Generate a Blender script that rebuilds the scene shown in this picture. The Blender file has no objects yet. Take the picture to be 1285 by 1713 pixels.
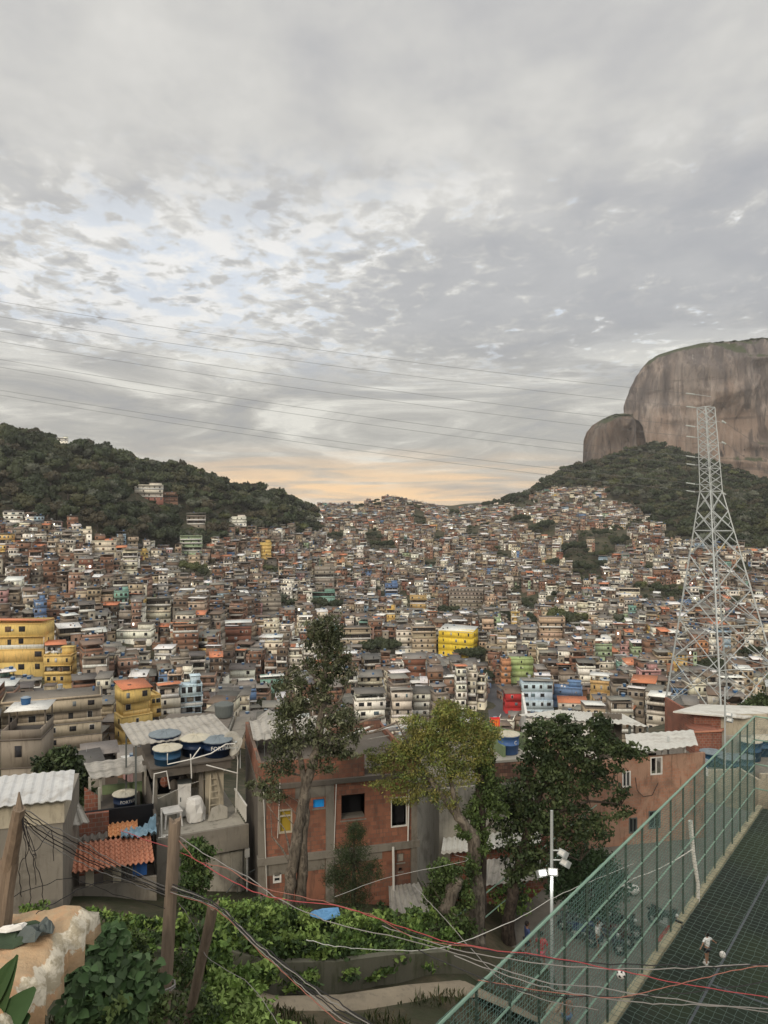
import bpy, math, random
import numpy as np
from mathutils import Vector, Matrix

SC = bpy.context.scene
COL = SC.collection
R = math.radians
rnd = random.Random(7)
nrng = np.random.default_rng(11)

# ------------------------------------------------------------------ camera
cam_d = bpy.data.cameras.new("camera")
cam = bpy.data.objects.new("camera", cam_d)
COL.objects.link(cam)
cam.location = (0, 0, 0)
cam.rotation_euler = (R(90), 0, 0)
cam_d.sensor_fit = 'HORIZONTAL'
cam_d.sensor_width = 36
FPX = 1270.0
cam_d.lens = 36 * FPX / 1285.0
cam_d.clip_start = 0.3
cam_d.clip_end = 20000
SC.camera = cam

# ------------------------------------------------------------------ view, engine
SC.view_settings.view_transform = 'Standard'
SC.view_settings.look = 'None'
SC.view_settings.exposure = 0.25
SC.view_settings.gamma = 1.0
SC.view_settings.use_curve_mapping = False
SC.render.engine = 'CYCLES'
SC.cycles.max_bounces = 5
SC.cycles.diffuse_bounces = 3
SC.cycles.glossy_bounces = 2
SC.cycles.transmission_bounces = 2
SC.cycles.transparent_max_bounces = 8
SC.cycles.use_denoising = True
SC.cycles.sample_clamp_indirect = 4.0

SUN_EL, SUN_AZ = 27.0, 200.0      # degrees; azimuth clockwise from +Y (behind the camera, to the left)


# ------------------------------------------------------------------ node helpers
class NT:
    def __init__(s, tree):
        s.t = tree
        s.n = tree.nodes
        s.l = tree.links

    def node(s, typ, **kw):
        n = s.n.new(typ)
        for k, v in kw.items():
            setattr(n, k, v)
        return n

    def put(s, sock, val):
        if hasattr(val, 'is_output'):
            s.l.new(val, sock)
        elif val is not None:
            if isinstance(val, (tuple, list)) and len(val) == 3 and len(sock.default_value) == 4:
                val = (*val, 1)
            sock.default_value = val

    def math(s, op, a, b=None, c=None, clamp=False):
        n = s.node('ShaderNodeMath', operation=op, use_clamp=clamp)
        s.put(n.inputs[0], a)
        if b is not None: s.put(n.inputs[1], b)
        if c is not None: s.put(n.inputs[2], c)
        return n.outputs[0]

    def mix(s, f, a, b, typ='MIX'):
        n = s.node('ShaderNodeMix', data_type='RGBA', blend_type=typ)
        s.put(n.inputs[0], f); s.put(n.inputs[6], a); s.put(n.inputs[7], b)
        return n.outputs[2]

    def ramp(s, f, stops, interp='LINEAR'):
        n = s.node('ShaderNodeValToRGB')
        cr = n.color_ramp
        cr.interpolation = interp
        while len(cr.elements) < len(stops): cr.elements.new(0.5)
        for e, (p, c) in zip(cr.elements, stops):
            e.position = p
            e.color = (*c, 1) if isinstance(c, (tuple, list)) else (c, c, c, 1)
        s.put(n.inputs[0], f)
        return n.outputs[0]

    def smooth(s, x, a, b, lo=0.0, hi=1.0):
        n = s.node('ShaderNodeMapRange', interpolation_type='SMOOTHSTEP')
        s.put(n.inputs[0], x)
        n.inputs[1].default_value = a; n.inputs[2].default_value = b
        n.inputs[3].default_value = lo; n.inputs[4].default_value = hi
        return n.outputs[0]

    def noise(s, vec, scale, detail=4, rough=0.55, dist=0.0, dim='3D'):
        n = s.node('ShaderNodeTexNoise', noise_dimensions=dim)
        if vec is not None: s.put(n.inputs['Vector'], vec)
        n.inputs['Scale'].default_value = scale
        n.inputs['Detail'].default_value = detail
        n.inputs['Roughness'].default_value = rough
        n.inputs['Distortion'].default_value = dist
        return n.outputs[0]

    def vmul(s, vec, v):
        n = s.node('ShaderNodeVectorMath', operation='MULTIPLY')
        s.put(n.inputs[0], vec); s.put(n.inputs[1], v)
        return n.outputs[0]


# ------------------------------------------------------------------ world: overcast evening sky
W = bpy.data.worlds.new("World")
SC.world = W
W.use_nodes = True
w = NT(W.node_tree)
w.n.clear()
sky = w.node('ShaderNodeTexSky', sky_type='NISHITA')
sky.sun_disc = False
sky.sun_elevation = R(SUN_EL)
sky.sun_rotation = R(SUN_AZ)
sky.air_density = 1.2
sky.dust_density = 2.0
tc = w.node('ShaderNodeTexCoord')
sep = w.node('ShaderNodeSeparateXYZ')
w.l.new(tc.outputs['Generated'], sep.inputs[0])
dx, dy, dz = sep.outputs
zz = w.math('ADD', w.math('MAXIMUM', dz, 0.0), 0.055)
px = w.math('DIVIDE', dx, zz)
py = w.math('DIVIDE', dy, zz)
cmb = w.node('ShaderNodeCombineXYZ')
w.l.new(px, cmb.inputs[0]); w.l.new(py, cmb.inputs[1])
P2 = cmb.outputs[0]
mp = w.node('ShaderNodeMapping')
w.l.new(P2, mp.inputs[0])
mp.inputs['Rotation'].default_value = (0, 0, R(24))
mp.inputs['Scale'].default_value = (0.75, 0.6, 1)
mp.inputs['Location'].default_value = (3.0, 2.2, 0)
PM = mp.outputs[0]
el = w.math('ARCSINE', dz)
big = w.noise(PM, 0.8, 3, 0.5, 0.3)
mid = w.noise(PM, 2.4, 5, 0.58, 0.3)
fine = w.noise(PM, 7.5, 5, 0.6, 0.2)
tiny = w.noise(PM, 17.0, 4, 0.6, 0.3)
# light and dark of the cloud layer
lum = w.math('ADD', w.math('MULTIPLY', big, 0.34), w.math('ADD', w.math('MULTIPLY', mid, 0.42), w.math('MULTIPLY', fine, 0.24)))
soft = w.smooth(el, R(20), R(30), 1.0, 0.62)          # the layer overhead is thicker and smoother
lum = w.math('ADD', w.math('MULTIPLY', w.math('SUBTRACT', lum, 0.5), w.math('MULTIPLY', soft, 1.45)), 0.5)
cloud = w.ramp(lum, [(0.30, (0.37, 0.375, 0.39)), (0.42, (0.46, 0.455, 0.45)), (0.50, (0.545, 0.535, 0.51)), (0.60, (0.64, 0.625, 0.59)), (0.72, (0.77, 0.755, 0.71))])
# broken altocumulus between about 10 and 25 degrees of elevation
band = w.math('MULTIPLY', w.smooth(el, R(6.5), R(12)), w.smooth(el, R(27), R(17)))
brk = w.math('ADD', w.math('MULTIPLY', w.noise(PM, 0.9, 2, 0.5, 0.4), 0.42), w.math('ADD', w.math('MULTIPLY', w.noise(PM, 10.0, 4, 0.6, 0.4), 0.36), w.math('MULTIPLY', tiny, 0.22)))
brk = w.math('SUBTRACT', brk, w.math('MULTIPLY', w.smooth(w.math('ABSOLUTE', w.math('SUBTRACT', dx, 0.10)), 0.16, 0.42), 0.05))
brk = w.math('ADD', brk, 0.006)
gap = w.math('MULTIPLY', w.smooth(brk, 0.478, 0.535), band)
shade = w.math('MULTIPLY', w.smooth(brk, 0.50, 0.43), band)
cloud = w.mix(w.math('MULTIPLY', shade, 0.65), cloud, (0.385, 0.39, 0.41))
cloud = w.mix(w.math('MULTIPLY', gap, 0.85), cloud, w.mix(w.smooth(fine, 0.42, 0.58), (0.68, 0.735, 0.81), (0.88, 0.87, 0.85)))
# low layer: long grey and cream banks, peach glow close to the saddle
low = w.smooth(el, R(15.0), R(8.0))
cmb2 = w.node('ShaderNodeCombineXYZ')
w.l.new(w.math('MULTIPLY', dx, 2.2), cmb2.inputs[0]); w.l.new(w.math('MULTIPLY', dz, 9.5), cmb2.inputs[1])
bank = w.noise(cmb2.outputs[0], 1.7, 7, 0.62, 1.0)
cloud = w.mix(w.math('MULTIPLY', low, 0.85), cloud, w.ramp(bank, [(0.38, (0.34, 0.335, 0.335)), (0.46, (0.42, 0.405, 0.375)), (0.52, (0.55, 0.53, 0.485)), (0.59, (0.80, 0.775, 0.70))]))
cmb3 = w.node('ShaderNodeCombineXYZ')
w.l.new(w.math('MULTIPLY', dx, 3.0), cmb3.inputs[0]); w.l.new(w.math('MULTIPLY', dz, 38.0), cmb3.inputs[1])
stripe = w.noise(cmb3.outputs[0], 1.6, 4, 0.55, 0.4)
az = w.math('ABSOLUTE', w.math('SUBTRACT', dx, -0.04))
glow = w.math('MULTIPLY', w.smooth(el, R(5.6), R(1.4)), w.smooth(az, 0.42, 0.10))
glow = w.math('MULTIPLY', glow, w.smooth(stripe, 0.38, 0.58, 0.2, 1.0))
cloud = w.mix(w.math('MULTIPLY', glow, 1.0), cloud, (1.0, 0.69, 0.40))
# the sky is brighter overhead and behind the viewer than in front
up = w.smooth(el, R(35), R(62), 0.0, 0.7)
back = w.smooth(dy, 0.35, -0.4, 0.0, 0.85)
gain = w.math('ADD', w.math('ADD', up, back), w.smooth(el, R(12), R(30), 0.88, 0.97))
below = w.smooth(dz, -0.02, -0.12, 1.0, 0.35)
bg = w.node('ShaderNodeBackground')
w.l.new(cloud, bg.inputs[0])
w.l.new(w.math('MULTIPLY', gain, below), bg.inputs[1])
bg2 = w.node('ShaderNodeBackground')
w.l.new(sky.outputs[0], bg2.inputs[0])
bg2.inputs[1].default_value = 0.006
ad = w.node('ShaderNodeAddShader')
w.l.new(bg.outputs[0], ad.inputs[0]); w.l.new(bg2.outputs[0], ad.inputs[1])
wo = w.node('ShaderNodeOutputWorld')
w.l.new(ad.outputs[0], wo.inputs[0])
W.cycles.sampling_method = 'MANUAL'
W.cycles.sample_map_resolution = 512

sun_d = bpy.data.lights.new("sun", 'SUN')
sun_d.energy = 1.5
sun_d.angle = R(14)
sun_d.color = (1.0, 0.88, 0.71)
sun = bpy.data.objects.new("sun", sun_d)
COL.objects.link(sun)
_d = Vector((math.sin(R(SUN_AZ)) * math.cos(R(SUN_EL)), math.cos(R(SUN_AZ)) * math.cos(R(SUN_EL)), math.sin(R(SUN_EL))))
sun.rotation_euler = _d.to_track_quat('Z', 'Y').to_euler()


# ------------------------------------------------------------------ materials
def mat(name, build, **kw):
    m = bpy.data.materials.new(name)
    m.use_nodes = True
    t = NT(m.node_tree)
    t.n.clear()
    b = t.node('ShaderNodeBsdfPrincipled')
    o = t.node('ShaderNodeOutputMaterial')
    t.l.new(b.outputs[0], o.inputs[0])
    b.inputs['Roughness'].default_value = kw.get('rough', 0.85)
    b.inputs['Specular IOR Level'].default_value = kw.get('spec', 0.25)
    b.inputs['Metallic'].default_value = kw.get('metal', 0.0)
    t.b = b
    t.out = o
    c = build(t)
    if c is not None:
        t.put(b.inputs['Base Color'], c)
    return m


def objc(t):
    return t.node('ShaderNodeTexCoord').outputs['Object']


def wcoord(t):
    return t.node('ShaderNodeNewGeometry').outputs['Position']


def attr(t, name='Col'):
    n = t.node('ShaderNodeAttribute', attribute_name=name)
    return n.outputs['Color']


def bump(t, h, strength=0.3, dist=0.02):
    n = t.node('ShaderNodeBump')
    n.inputs['Strength'].default_value = strength
    n.inputs['Distance'].default_value = dist
    t.l.new(h, n.inputs['Height'])
    t.l.new(n.outputs[0], t.b.inputs['Normal'])


def bark_fn(a, b):
    def f(t):
        n = t.noise(t.vmul(objc(t), (3, 3, 0.8)), 3.0, 6, 0.7)
        n2 = t.noise(objc(t), 2.2, 5, 0.7)
        bump(t, t.noise(t.vmul(objc(t), (9, 9, 2.2)), 2.0, 6, 0.75), 1.0, 0.06)
        c = t.mix(t.smooth(n, 0.3, 0.7), a, b)
        return t.mix(t.smooth(n2, 0.52, 0.62, 0, 0.6), c, tuple(q * 1.5 for q in b))
    return f


def tint(t, base, amt=0.35, scale=1.0, vec=None, stain=(0.12, 0.10, 0.08), stain_amt=0.35):
    v = vec if vec is not None else wcoord(t)
    n1 = t.noise(v, 0.55 * scale, 5, 0.6)
    n2 = t.noise(t.vmul(v, (2.2 * scale, 2.2 * scale, 0.35 * scale)), 1.0, 4, 0.65)
    k = t.math('ADD', t.math('MULTIPLY', n1, amt), 1.0 - amt * 0.5)
    c = t.mix(1.0, base, k, 'MULTIPLY')
    st = t.smooth(n2, 0.50, 0.72)
    return t.mix(t.math('MULTIPLY', st, stain_amt), c, stain)


def m_house(t):                     # rendered and bare walls of the houses; colour per face
    v = wcoord(t)
    return tint(t, attr(t), 0.45, 1.0, v, (0.10, 0.08, 0.06), 0.5)


def brick_vec(t):
    v = objc(t)
    s = t.node('ShaderNodeSeparateXYZ'); t.l.new(v, s.inputs[0])
    c = t.node('ShaderNodeCombineXYZ')
    t.l.new(t.math('ADD', s.outputs[0], s.outputs[1]), c.inputs[0]); t.l.new(s.outputs[2], c.inputs[1])
    return c.outputs[0], v


def m_brick_fn(c1, c2, cm, scale=1.0, plaster=None, pl=(0.52, 0.62)):
    def f(t):
        bv, v = brick_vec(t)
        b = t.node('ShaderNodeTexBrick')
        t.l.new(bv, b.inputs['Vector'])
        b.inputs['Color1'].default_value = (*c1, 1)
        b.inputs['Color2'].default_value = (*c2, 1)
        b.inputs['Mortar'].default_value = (*cm, 1)
        b.inputs['Scale'].default_value = scale
        b.inputs['Mortar Size'].default_value = 0.012
        b.inputs['Brick Width'].default_value = 0.30
        b.inputs['Row Height'].default_value = 0.20
        c = b.outputs[0]
        if plaster:
            n = t.noise(v, 0.7, 5, 0.6, 0.5)
            c = t.mix(t.smooth(n, *pl), c, plaster)
        c = tint(t, t.mix(1.0, c, (0.80, 0.80, 0.80), 'MULTIPLY'), 0.7, 1.6, v, (0.07, 0.055, 0.045), 0.65)
        c = t.mix(t.smooth(t.noise(v, 0.45, 6, 0.7, 0.8), 0.50, 0.68, 0, 0.55), c, (0.12, 0.085, 0.065))
        bump(t, b.outputs[1], -0.25, 0.01)
        return c
    return f


M = {}
M['house'] = mat('painted_wall', m_house)
M['orange_brick'] = mat('orange_brick', m_brick_fn((0.37, 0.155, 0.095), (0.21, 0.09, 0.06), (0.17, 0.12, 0.09), 1.0, (0.30, 0.135, 0.085), (0.50, 0.62)))
M['red_brick'] = mat('red_brick', m_brick_fn((0.33, 0.12, 0.075), (0.24, 0.085, 0.055), (0.30, 0.25, 0.21)))
M['patch_brick'] = mat('patchy_brick', m_brick_fn((0.36, 0.20, 0.13), (0.14, 0.065, 0.05), (0.10, 0.07, 0.06)))
M['peach_wall'] = mat('peach_plaster', m_brick_fn((0.45, 0.24, 0.16), (0.40, 0.20, 0.13), (0.36, 0.26, 0.2), 1.0, (0.44, 0.27, 0.19), (0.46, 0.56)))


def concrete(c, amt=0.5, stain_amt=0.5, stain=(0.085, 0.075, 0.06)):
    def f(t):
        v = objc(t)
        k = tint(t, c, amt, 1.8, v, stain, stain_amt)
        n = t.noise(v, 14, 4, 0.6)
        bump(t, n, 0.25, 0.02)
        k = t.mix(t.smooth(t.noise(v, 0.55, 6, 0.7, 0.8), 0.50, 0.66, 0, 0.45), k, stain)
        return t.mix(t.smooth(t.noise(v, 0.9, 6, 0.65), 0.55, 0.68, 0, 0.35), k, (c[0] * 1.4, c[1] * 1.38, c[2] * 1.32))
    return f


M['concrete'] = mat('stained_concrete', concrete((0.20, 0.18, 0.15)))
M['concrete_dark'] = mat('dark_concrete', concrete((0.11, 0.095, 0.08)))
M['concrete_pale'] = mat('pale_render', concrete((0.32, 0.30, 0.255), 0.4, 0.45))
M['render_cream'] = mat('cream_render', concrete((0.42, 0.37, 0.28), 0.35, 0.4))
M['white_paint'] = mat('white_paint', concrete((0.66, 0.64, 0.60), 0.25, 0.18), rough=0.6)
M['green_wall'] = mat('green_wall', concrete((0.16, 0.21, 0.11), 0.4, 0.4))


def flat(c, amt=0.25, scale=3.0):
    def f(t):
        v = objc(t)
        n = t.noise(v, scale, 5, 0.6)
        k = t.math('ADD', t.math('MULTIPLY', n, amt), 1.0 - amt * 0.5)
        return t.mix(1.0, c, k, 'MULTIPLY')
    return f


M['white_sheet'] = mat('white_roof_sheet', concrete((0.56, 0.55, 0.50), 0.25, 0.3, (0.25, 0.2, 0.15)), rough=0.5)
M['grey_sheet'] = mat('fibre_cement_sheet', concrete((0.33, 0.31, 0.275), 0.4, 0.45))
M['dark_sheet'] = mat('dark_roof_sheet', concrete((0.125, 0.11, 0.095), 0.4, 0.3))
M['tile_orange'] = mat('clay_tile', concrete((0.44, 0.195, 0.12), 0.5, 0.4, (0.14, 0.08, 0.06)))
M['tile_pale'] = mat('pale_clay_tile', flat((0.58, 0.28, 0.13), 0.5, 5.0))
M['wood'] = mat('weathered_wood', None or (lambda t: t.mix(t.noise(t.vmul(objc(t), (9, 9, 0.8)), 2.0, 6, 0.7), (0.05, 0.038, 0.028), (0.31, 0.235, 0.17))))
M['dark'] = mat('shade_black', flat((0.012, 0.012, 0.014)))  # near-black colour put in for shaded interiors; also eyes and mouths
M['glass'] = mat('window_glass', flat((0.03, 0.035, 0.04)), rough=0.15, spec=0.5)
M['blue_tank'] = mat('blue_tank', flat((0.018, 0.060, 0.115), 0.35), rough=0.45)
M['navy_tank'] = mat('navy_tank', flat((0.008, 0.020, 0.052), 0.3), rough=0.45)
M['tank_lid'] = mat('tank_lid', flat((0.16, 0.19, 0.21), 0.5), rough=0.6)
M['tank_lid_pale'] = mat('pale_tank_lid', flat((0.42, 0.39, 0.31), 0.5), rough=0.6)
M['pvc'] = mat('white_pipe', flat((0.62, 0.60, 0.55), 0.2), rough=0.4)
M['galv'] = mat('galvanised_steel', flat((0.42, 0.44, 0.43), 0.25, 0.8), rough=0.55, metal=0.25)
M['steel_dark'] = mat('dark_steel', flat((0.10, 0.11, 0.105), 0.3), rough=0.6)
M['green_pipe'] = mat('green_painted_pipe', flat((0.20, 0.31, 0.24), 0.5, 2.0), rough=0.5)
M['post_green'] = mat('dark_green_post', flat((0.055, 0.085, 0.065), 0.5, 2.0), rough=0.6)
M['net'] = mat('net_cord', flat((0.15, 0.27, 0.235), 0.3), rough=0.7)
M['net_roof'] = mat('overhead_net_cord', flat((0.085, 0.12, 0.105), 0.3), rough=0.7)
M['black_cable'] = mat('black_cable', flat((0.022, 0.021, 0.022), 0.2), rough=0.6)
M['grey_cable'] = mat('grey_cable', flat((0.24, 0.225, 0.21), 0.3), rough=0.6)
M['red_cable'] = mat('red_cable', flat((0.36, 0.06, 0.065), 0.2), rough=0.5)
M['rust_cable'] = mat('faded_red_cable', flat((0.30, 0.12, 0.09), 0.2), rough=0.6)
M['blue_tarp'] = mat('blue_tarp', flat((0.10, 0.24, 0.42), 0.5, 4), rough=0.5)
M['black_plastic'] = mat('black_plastic', flat((0.02, 0.02, 0.022), 0.2), rough=0.4)
M['blue_paint'] = mat('blue_paint', flat((0.03, 0.10, 0.30)), rough=0.5)
M['bright_blue'] = mat('bright_blue_cloth', flat((0.02, 0.32, 0.85)), rough=0.6)
M['yellow_cloth'] = mat('mustard_curtain', flat((0.34, 0.24, 0.03)), rough=0.8)
M['foliage'] = mat('foliage', lambda t: t.mix(1.0, attr(t), t.math('ADD', t.math('MULTIPLY', t.noise(wcoord(t), 3.0, 2), 0.6), 0.7), 'MULTIPLY'), rough=0.6, spec=0.2)
M['bark'] = mat('bark', bark_fn((0.045, 0.036, 0.028), (0.19, 0.16, 0.125)))
M['bark_dark'] = mat('dark_bark', bark_fn((0.018, 0.014, 0.011), (0.075, 0.058, 0.045)))


# ------------------------------------------------------------------ scene graph helpers
def tagit(o, label=None, cat=None, group=None, kind=None):
    if label: o['label'] = label
    if cat: o['category'] = cat
    if group: o['group'] = group
    if kind: o['kind'] = kind
    return o


def empty(name, loc=(0, 0, 0), rz=0.0, **kw):
    o = bpy.data.objects.new(name, None)
    COL.objects.link(o)
    o.location = loc
    o.rotation_euler = (0, 0, rz)
    o.empty_display_size = 0.2
    return tagit(o, **kw)


def link_mesh(name, me, parent=None, **kw):
    o = bpy.data.objects.new(name, me)
    COL.objects.link(o)
    if parent is not None: o.parent = parent
    return tagit(o, **kw)


def np_mesh(name, V, F, C=None, mats=(), mi=None, smooth=False):
    """V (n,3); F (m,4) quads; C (m,3) colour per face."""
    me = bpy.data.meshes.new(name)
    V = np.asarray(V, np.float32).reshape(-1, 3)
    F = np.asarray(F, np.int32)
    k = F.shape[1]
    me.vertices.add(len(V)); me.vertices.foreach_set('co', V.ravel())
    me.loops.add(F.size); me.loops.foreach_set('vertex_index', F.ravel())
    me.polygons.add(len(F))
    me.polygons.foreach_set('loop_start', np.arange(0, F.size, k, dtype=np.int32))
    for m in mats: me.materials.append(m)
    if mi is not None: me.polygons.foreach_set('material_index', np.asarray(mi, np.int32))
    if smooth: me.polygons.foreach_set('use_smooth', np.ones(len(F), bool))
    if C is not None:
        a = me.color_attributes.new('Col', 'FLOAT_COLOR', 'CORNER')
        C = np.asarray(C, np.float32)
        CC = np.ones((len(F), k, 4), np.float32)
        CC[:, :, :3] = C[:, None, :]
        a.data.foreach_set('color', CC.ravel())
    me.update(calc_edges=True)
    me.validate()
    return me


class MB:
    """collects shapes, links them as ONE mesh object"""
    def __init__(s):
        s.v = []; s.f = []; s.m = []; s.c = []; s.mi = 0; s.col = (0.5, 0.5, 0.5)

    def _add(s, vs, fs):
        b = len(s.v)
        s.v.extend([tuple(p) for p in vs])
        for f in fs:
            s.f.append(tuple(b + i for i in f)); s.m.append(s.mi); s.c.append(s.col)
        return s

    def box(s, x0, x1, y0, y1, z0, z1, top=None):
        t = top or (0, 0, 0, 0)      # raise of the four top corners (x0y0, x1y0, x1y1, x0y1)
        vs = [(x0, y0, z0), (x1, y0, z0), (x1, y1, z0), (x0, y1, z0), (x0, y0, z1 + t[0]), (x1, y0, z1 + t[1]), (x1, y1, z1 + t[2]), (x0, y1, z1 + t[3])]
        return s._add(vs, [(3, 2, 1, 0), (4, 5, 6, 7), (0, 1, 5, 4), (1, 2, 6, 5), (2, 3, 7, 6), (3, 0, 4, 7)])

    def quad(s, a, b, c, d):
        return s._add([a, b, c, d], [(0, 1, 2, 3)])

    def slab(s, pts, th):
        """thin plate from 4 corner points (ccw from above), thickness downwards"""
        lo = [(p[0], p[1], p[2] - th) for p in pts]
        n = len(pts)
        fs = [tuple(range(n)), tuple(range(2 * n - 1, n - 1, -1))] + [(i, n + i, n + (i + 1) % n, (i + 1) % n) for i in range(n)]
        return s._add(list(pts) + lo, fs)

    def bar(s, a, b, wd, hg=None, up=(0, 0, 1)):
        a = Vector(a); b = Vector(b); hg = hg or wd
        d = (b - a).normalized()
        u = Vector(up)
        if abs(d.dot(u)) > 0.98: u = Vector((1, 0, 0))
        x = d.cross(u).normalized() * wd / 2
        y = x.cross(d).normalized() * hg / 2
        vs = [a - x - y, a + x - y, a + x + y, a - x + y, b - x - y, b + x - y, b + x + y, b - x + y]
        return s._add(vs, [(3, 2, 1, 0), (4, 5, 6, 7), (0, 1, 5, 4), (1, 2, 6, 5), (2, 3, 7, 6), (3, 0, 4, 7)])

    def tube(s, pts, rad, n=8, cap=True):
        pts = [Vector(p) for p in pts]
        rr = rad if isinstance(rad, (list, tuple)) else [rad] * len(pts)
        d0 = (pts[1] - pts[0]).normalized()
        u = Vector((0, 0, 1)) if abs(d0.z) < 0.9 else Vector((1, 0, 0))
        x = d0.cross(u).normalized()
        rings = []
        for i, p in enumerate(pts):
            if i == 0: d = pts[1] - pts[0]
            elif i == len(pts) - 1: d = pts[-1] - pts[-2]
            else: d = (pts[i + 1] - pts[i - 1])
            d.normalize()
            x = (x - d * x.dot(d)).normalized()
            y = d.cross(x)
            rings.append([p + (x * math.cos(2 * math.pi * k / n) + y * math.sin(2 * math.pi * k / n)) * rr[i] for k in range(n)])
        vs = [q for r_ in rings for q in r_]
        fs = []
        for i in range(len(pts) - 1):
            for k in range(n):
                fs.append((i * n + k, i * n + (k + 1) % n, (i + 1) * n + (k + 1) % n, (i + 1) * n + k))
        if cap:
            fs.append(tuple(range(n - 1, -1, -1)))
            fs.append(tuple((len(pts) - 1) * n + k for k in range(n)))
        return s._add(vs, fs)

    def lathe(s, prof, c=(0, 0, 0), n=24, cap=True):
        vs = []
        for r_, z in prof:
            for k in range(n):
                a = 2 * math.pi * k / n
                vs.append((c[0] + r_ * math.cos(a), c[1] + r_ * math.sin(a), c[2] + z))
        fs = []
        for i in range(len(prof) - 1):
            for k in range(n):
                fs.append((i * n + k, i * n + (k + 1) % n, (i + 1) * n + (k + 1) % n, (i + 1) * n + k))
        if cap:
            fs.append(tuple(range(n - 1, -1, -1)))
            fs.append(tuple((len(prof) - 1) * n + k for k in range(n)))
        return s._add(vs, fs)

    def ball(s, c, r_, nu=12, nv=8, sc=(1, 1, 1)):
        pr = [(max(1e-3, math.sin(math.pi * i / nv)) * r_, -math.cos(math.pi * i / nv) * r_) for i in range(nv + 1)]
        vs = []
        for a_, z in pr:
            for k in range(nu):
                a = 2 * math.pi * k / nu
                vs.append((c[0] + a_ * math.cos(a) * sc[0], c[1] + a_ * math.sin(a) * sc[1], c[2] + z * sc[2]))
        fs = [(i * nu + k, i * nu + (k + 1) % nu, (i + 1) * nu + (k + 1) % nu, (i + 1) * nu + k) for i in range(nv) for k in range(nu)]
        return s._add(vs, fs)

    def build(s, name, mats, parent=None, smooth=False, **kw):
        if not isinstance(mats, (list, tuple)): mats = [mats]
        me = bpy.data.meshes.new(name)
        me.from_pydata(s.v, [], s.f)
        for m in mats: me.materials.append(m)
        me.polygons.foreach_set('material_index', s.m)
        if smooth: me.polygons.foreach_set('use_smooth', [True] * len(s.f))
        a = me.color_attributes.new('Col', 'FLOAT_COLOR', 'CORNER')
        cc = []
        for f, c in zip(s.f, s.c): cc.extend([c[0], c[1], c[2], 1.0] * len(f))
        a.data.foreach_set('color', cc)
        me.update()
        return link_mesh(name, me, parent, **kw)


def px2(u, v, Y):
    """the point at depth Y seen at photo pixel (u, v)"""
    return Vector(((u - 642.5) / FPX * Y, Y, -(v - 856.5) / FPX * Y))


# ------------------------------------------------------------------ terrain
TY = [-60, -10, 0, 5, 12, 20, 24, 28, 35, 45, 60, 100, 140, 175, 215, 260, 300, 350, 400, 450, 500, 560, 620, 700, 800, 950, 1100, 1300, 2500]
TU = [-500, 0, 150, 300, 450, 560, 640, 760, 860, 960, 1100, 1285, 1800]
#        -500    0   150   300   450   560   640   760   860   960  1100  1285  1800
TZ = {
 -60: [5,    5,    5,    5,    5,    5,    5,    5,    5,    5,    5,    5,    5],
 -10: [-1,  -1,   -1,   -1,   -1,   -1,   -1,   -1,   -1,   -1,   -1,   -1,   -1],
   0: [-2.5]*13,
   5: [-5.5, -5.3, -4.6, -4.8, -6,  -7,   -7,   -7,   -7,   -7,   -8,   -8,   -8],
  12: [-9,  -8.6, -7.9, -8.4, -10.4, -11.2, -11.5, -11.5, -12, -14, -15, -15, -15],
  20: [-12.5, -12.2, -11, -12.4, -13.5, -14, -14.2, -14.5, -16.5, -20.5, -20.6, -20.6, -20.6],
  24: [-14, -13.6, -13, -14, -14.9, -15, -15.1, -15.2, -17, -20.6, -20.6, -20.6, -20.6],
  28: [-15, -15, -14.9, -15.3, -16.4, -16.6, -16.6, -16.3, -17.6, -20.6, -20.6, -20.6, -20.6],
  35: [-17, -17, -17, -17.4, -17.8, -18, -18.3, -19, -20.4, -20.8, -20.7, -20.7, -20.7],
  45: [-21, -20.5, -20.5, -21, -21, -22, -22, -22, -21.4, -21, -21, -21, -21],
  60: [-27, -26.5, -27, -27, -27, -28, -28, -28, -26, -25, -23, -22, -22],
 100: [-36, -37, -38, -41, -43, -43, -43, -42, -39, -36, -32, -31, -30],
 140: [-46, -48, -49, -51, -53, -55, -56, -56, -55, -50, -39, -37, -37],
 175: [-55, -57, -58, -61, -62, -64, -65, -66, -66, -62, -54, -48, -45],
 215: [-54, -56, -58, -62, -68, -70, -70, -71, -71, -70, -66, -62, -55],
 260: [-50, -51, -54, -60, -68, -72, -73, -73, -73, -73, -71, -68, -60],
 300: [-44, -48, -52, -58, -67, -71, -73, -73, -74, -73, -71, -70, -60],
 350: [-34, -43, -48, -54, -65, -71, -73, -73, -73, -73, -71, -70, -58],
 400: [-16, -29, -38, -51, -62, -70, -73, -73, -73, -72, -70, -68, -52],
 450: [6,  -11, -21, -47, -59, -69, -72, -72, -72, -71, -67, -64, -44],
 500: [26,  10,   0, -36, -56, -67, -71, -71, -70, -68, -62, -57, -34],
 560: [48,  40,  25, -20, -46, -64, -69, -70, -68, -64, -54, -46, -20],
 620: [66,  58,  43,   6, -32, -56, -62, -63, -61, -56, -44, -34,  -4],
 700: [74,  68,  50,  33,  -8, -40, -50, -52, -48, -40, -27, -16,  18],
 800: [72,  66,  46,  34,  12, -18, -22, -29, -22, -14,  -6,  -2,   5],
 950: [60,  55,  40,  24,   8,   4,  15,   4,   6,  22,  34,  24,  20],
1100: [50,  45,  34,  16,   2,   0,  10,   4,  16,  58,  86,  40,  30],
1300: [30,  28,  20,   8,  -4,  -8,  -4,  -4,   6,  52,  96,  40,  30],
2500: [-60]*13,
}
_TZ = np.array([TZ[y] for y in TY], float)
_TYa = np.array(TY, float)
_TUa = (np.array(TU, float) - 642.5) / FPX


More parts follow.
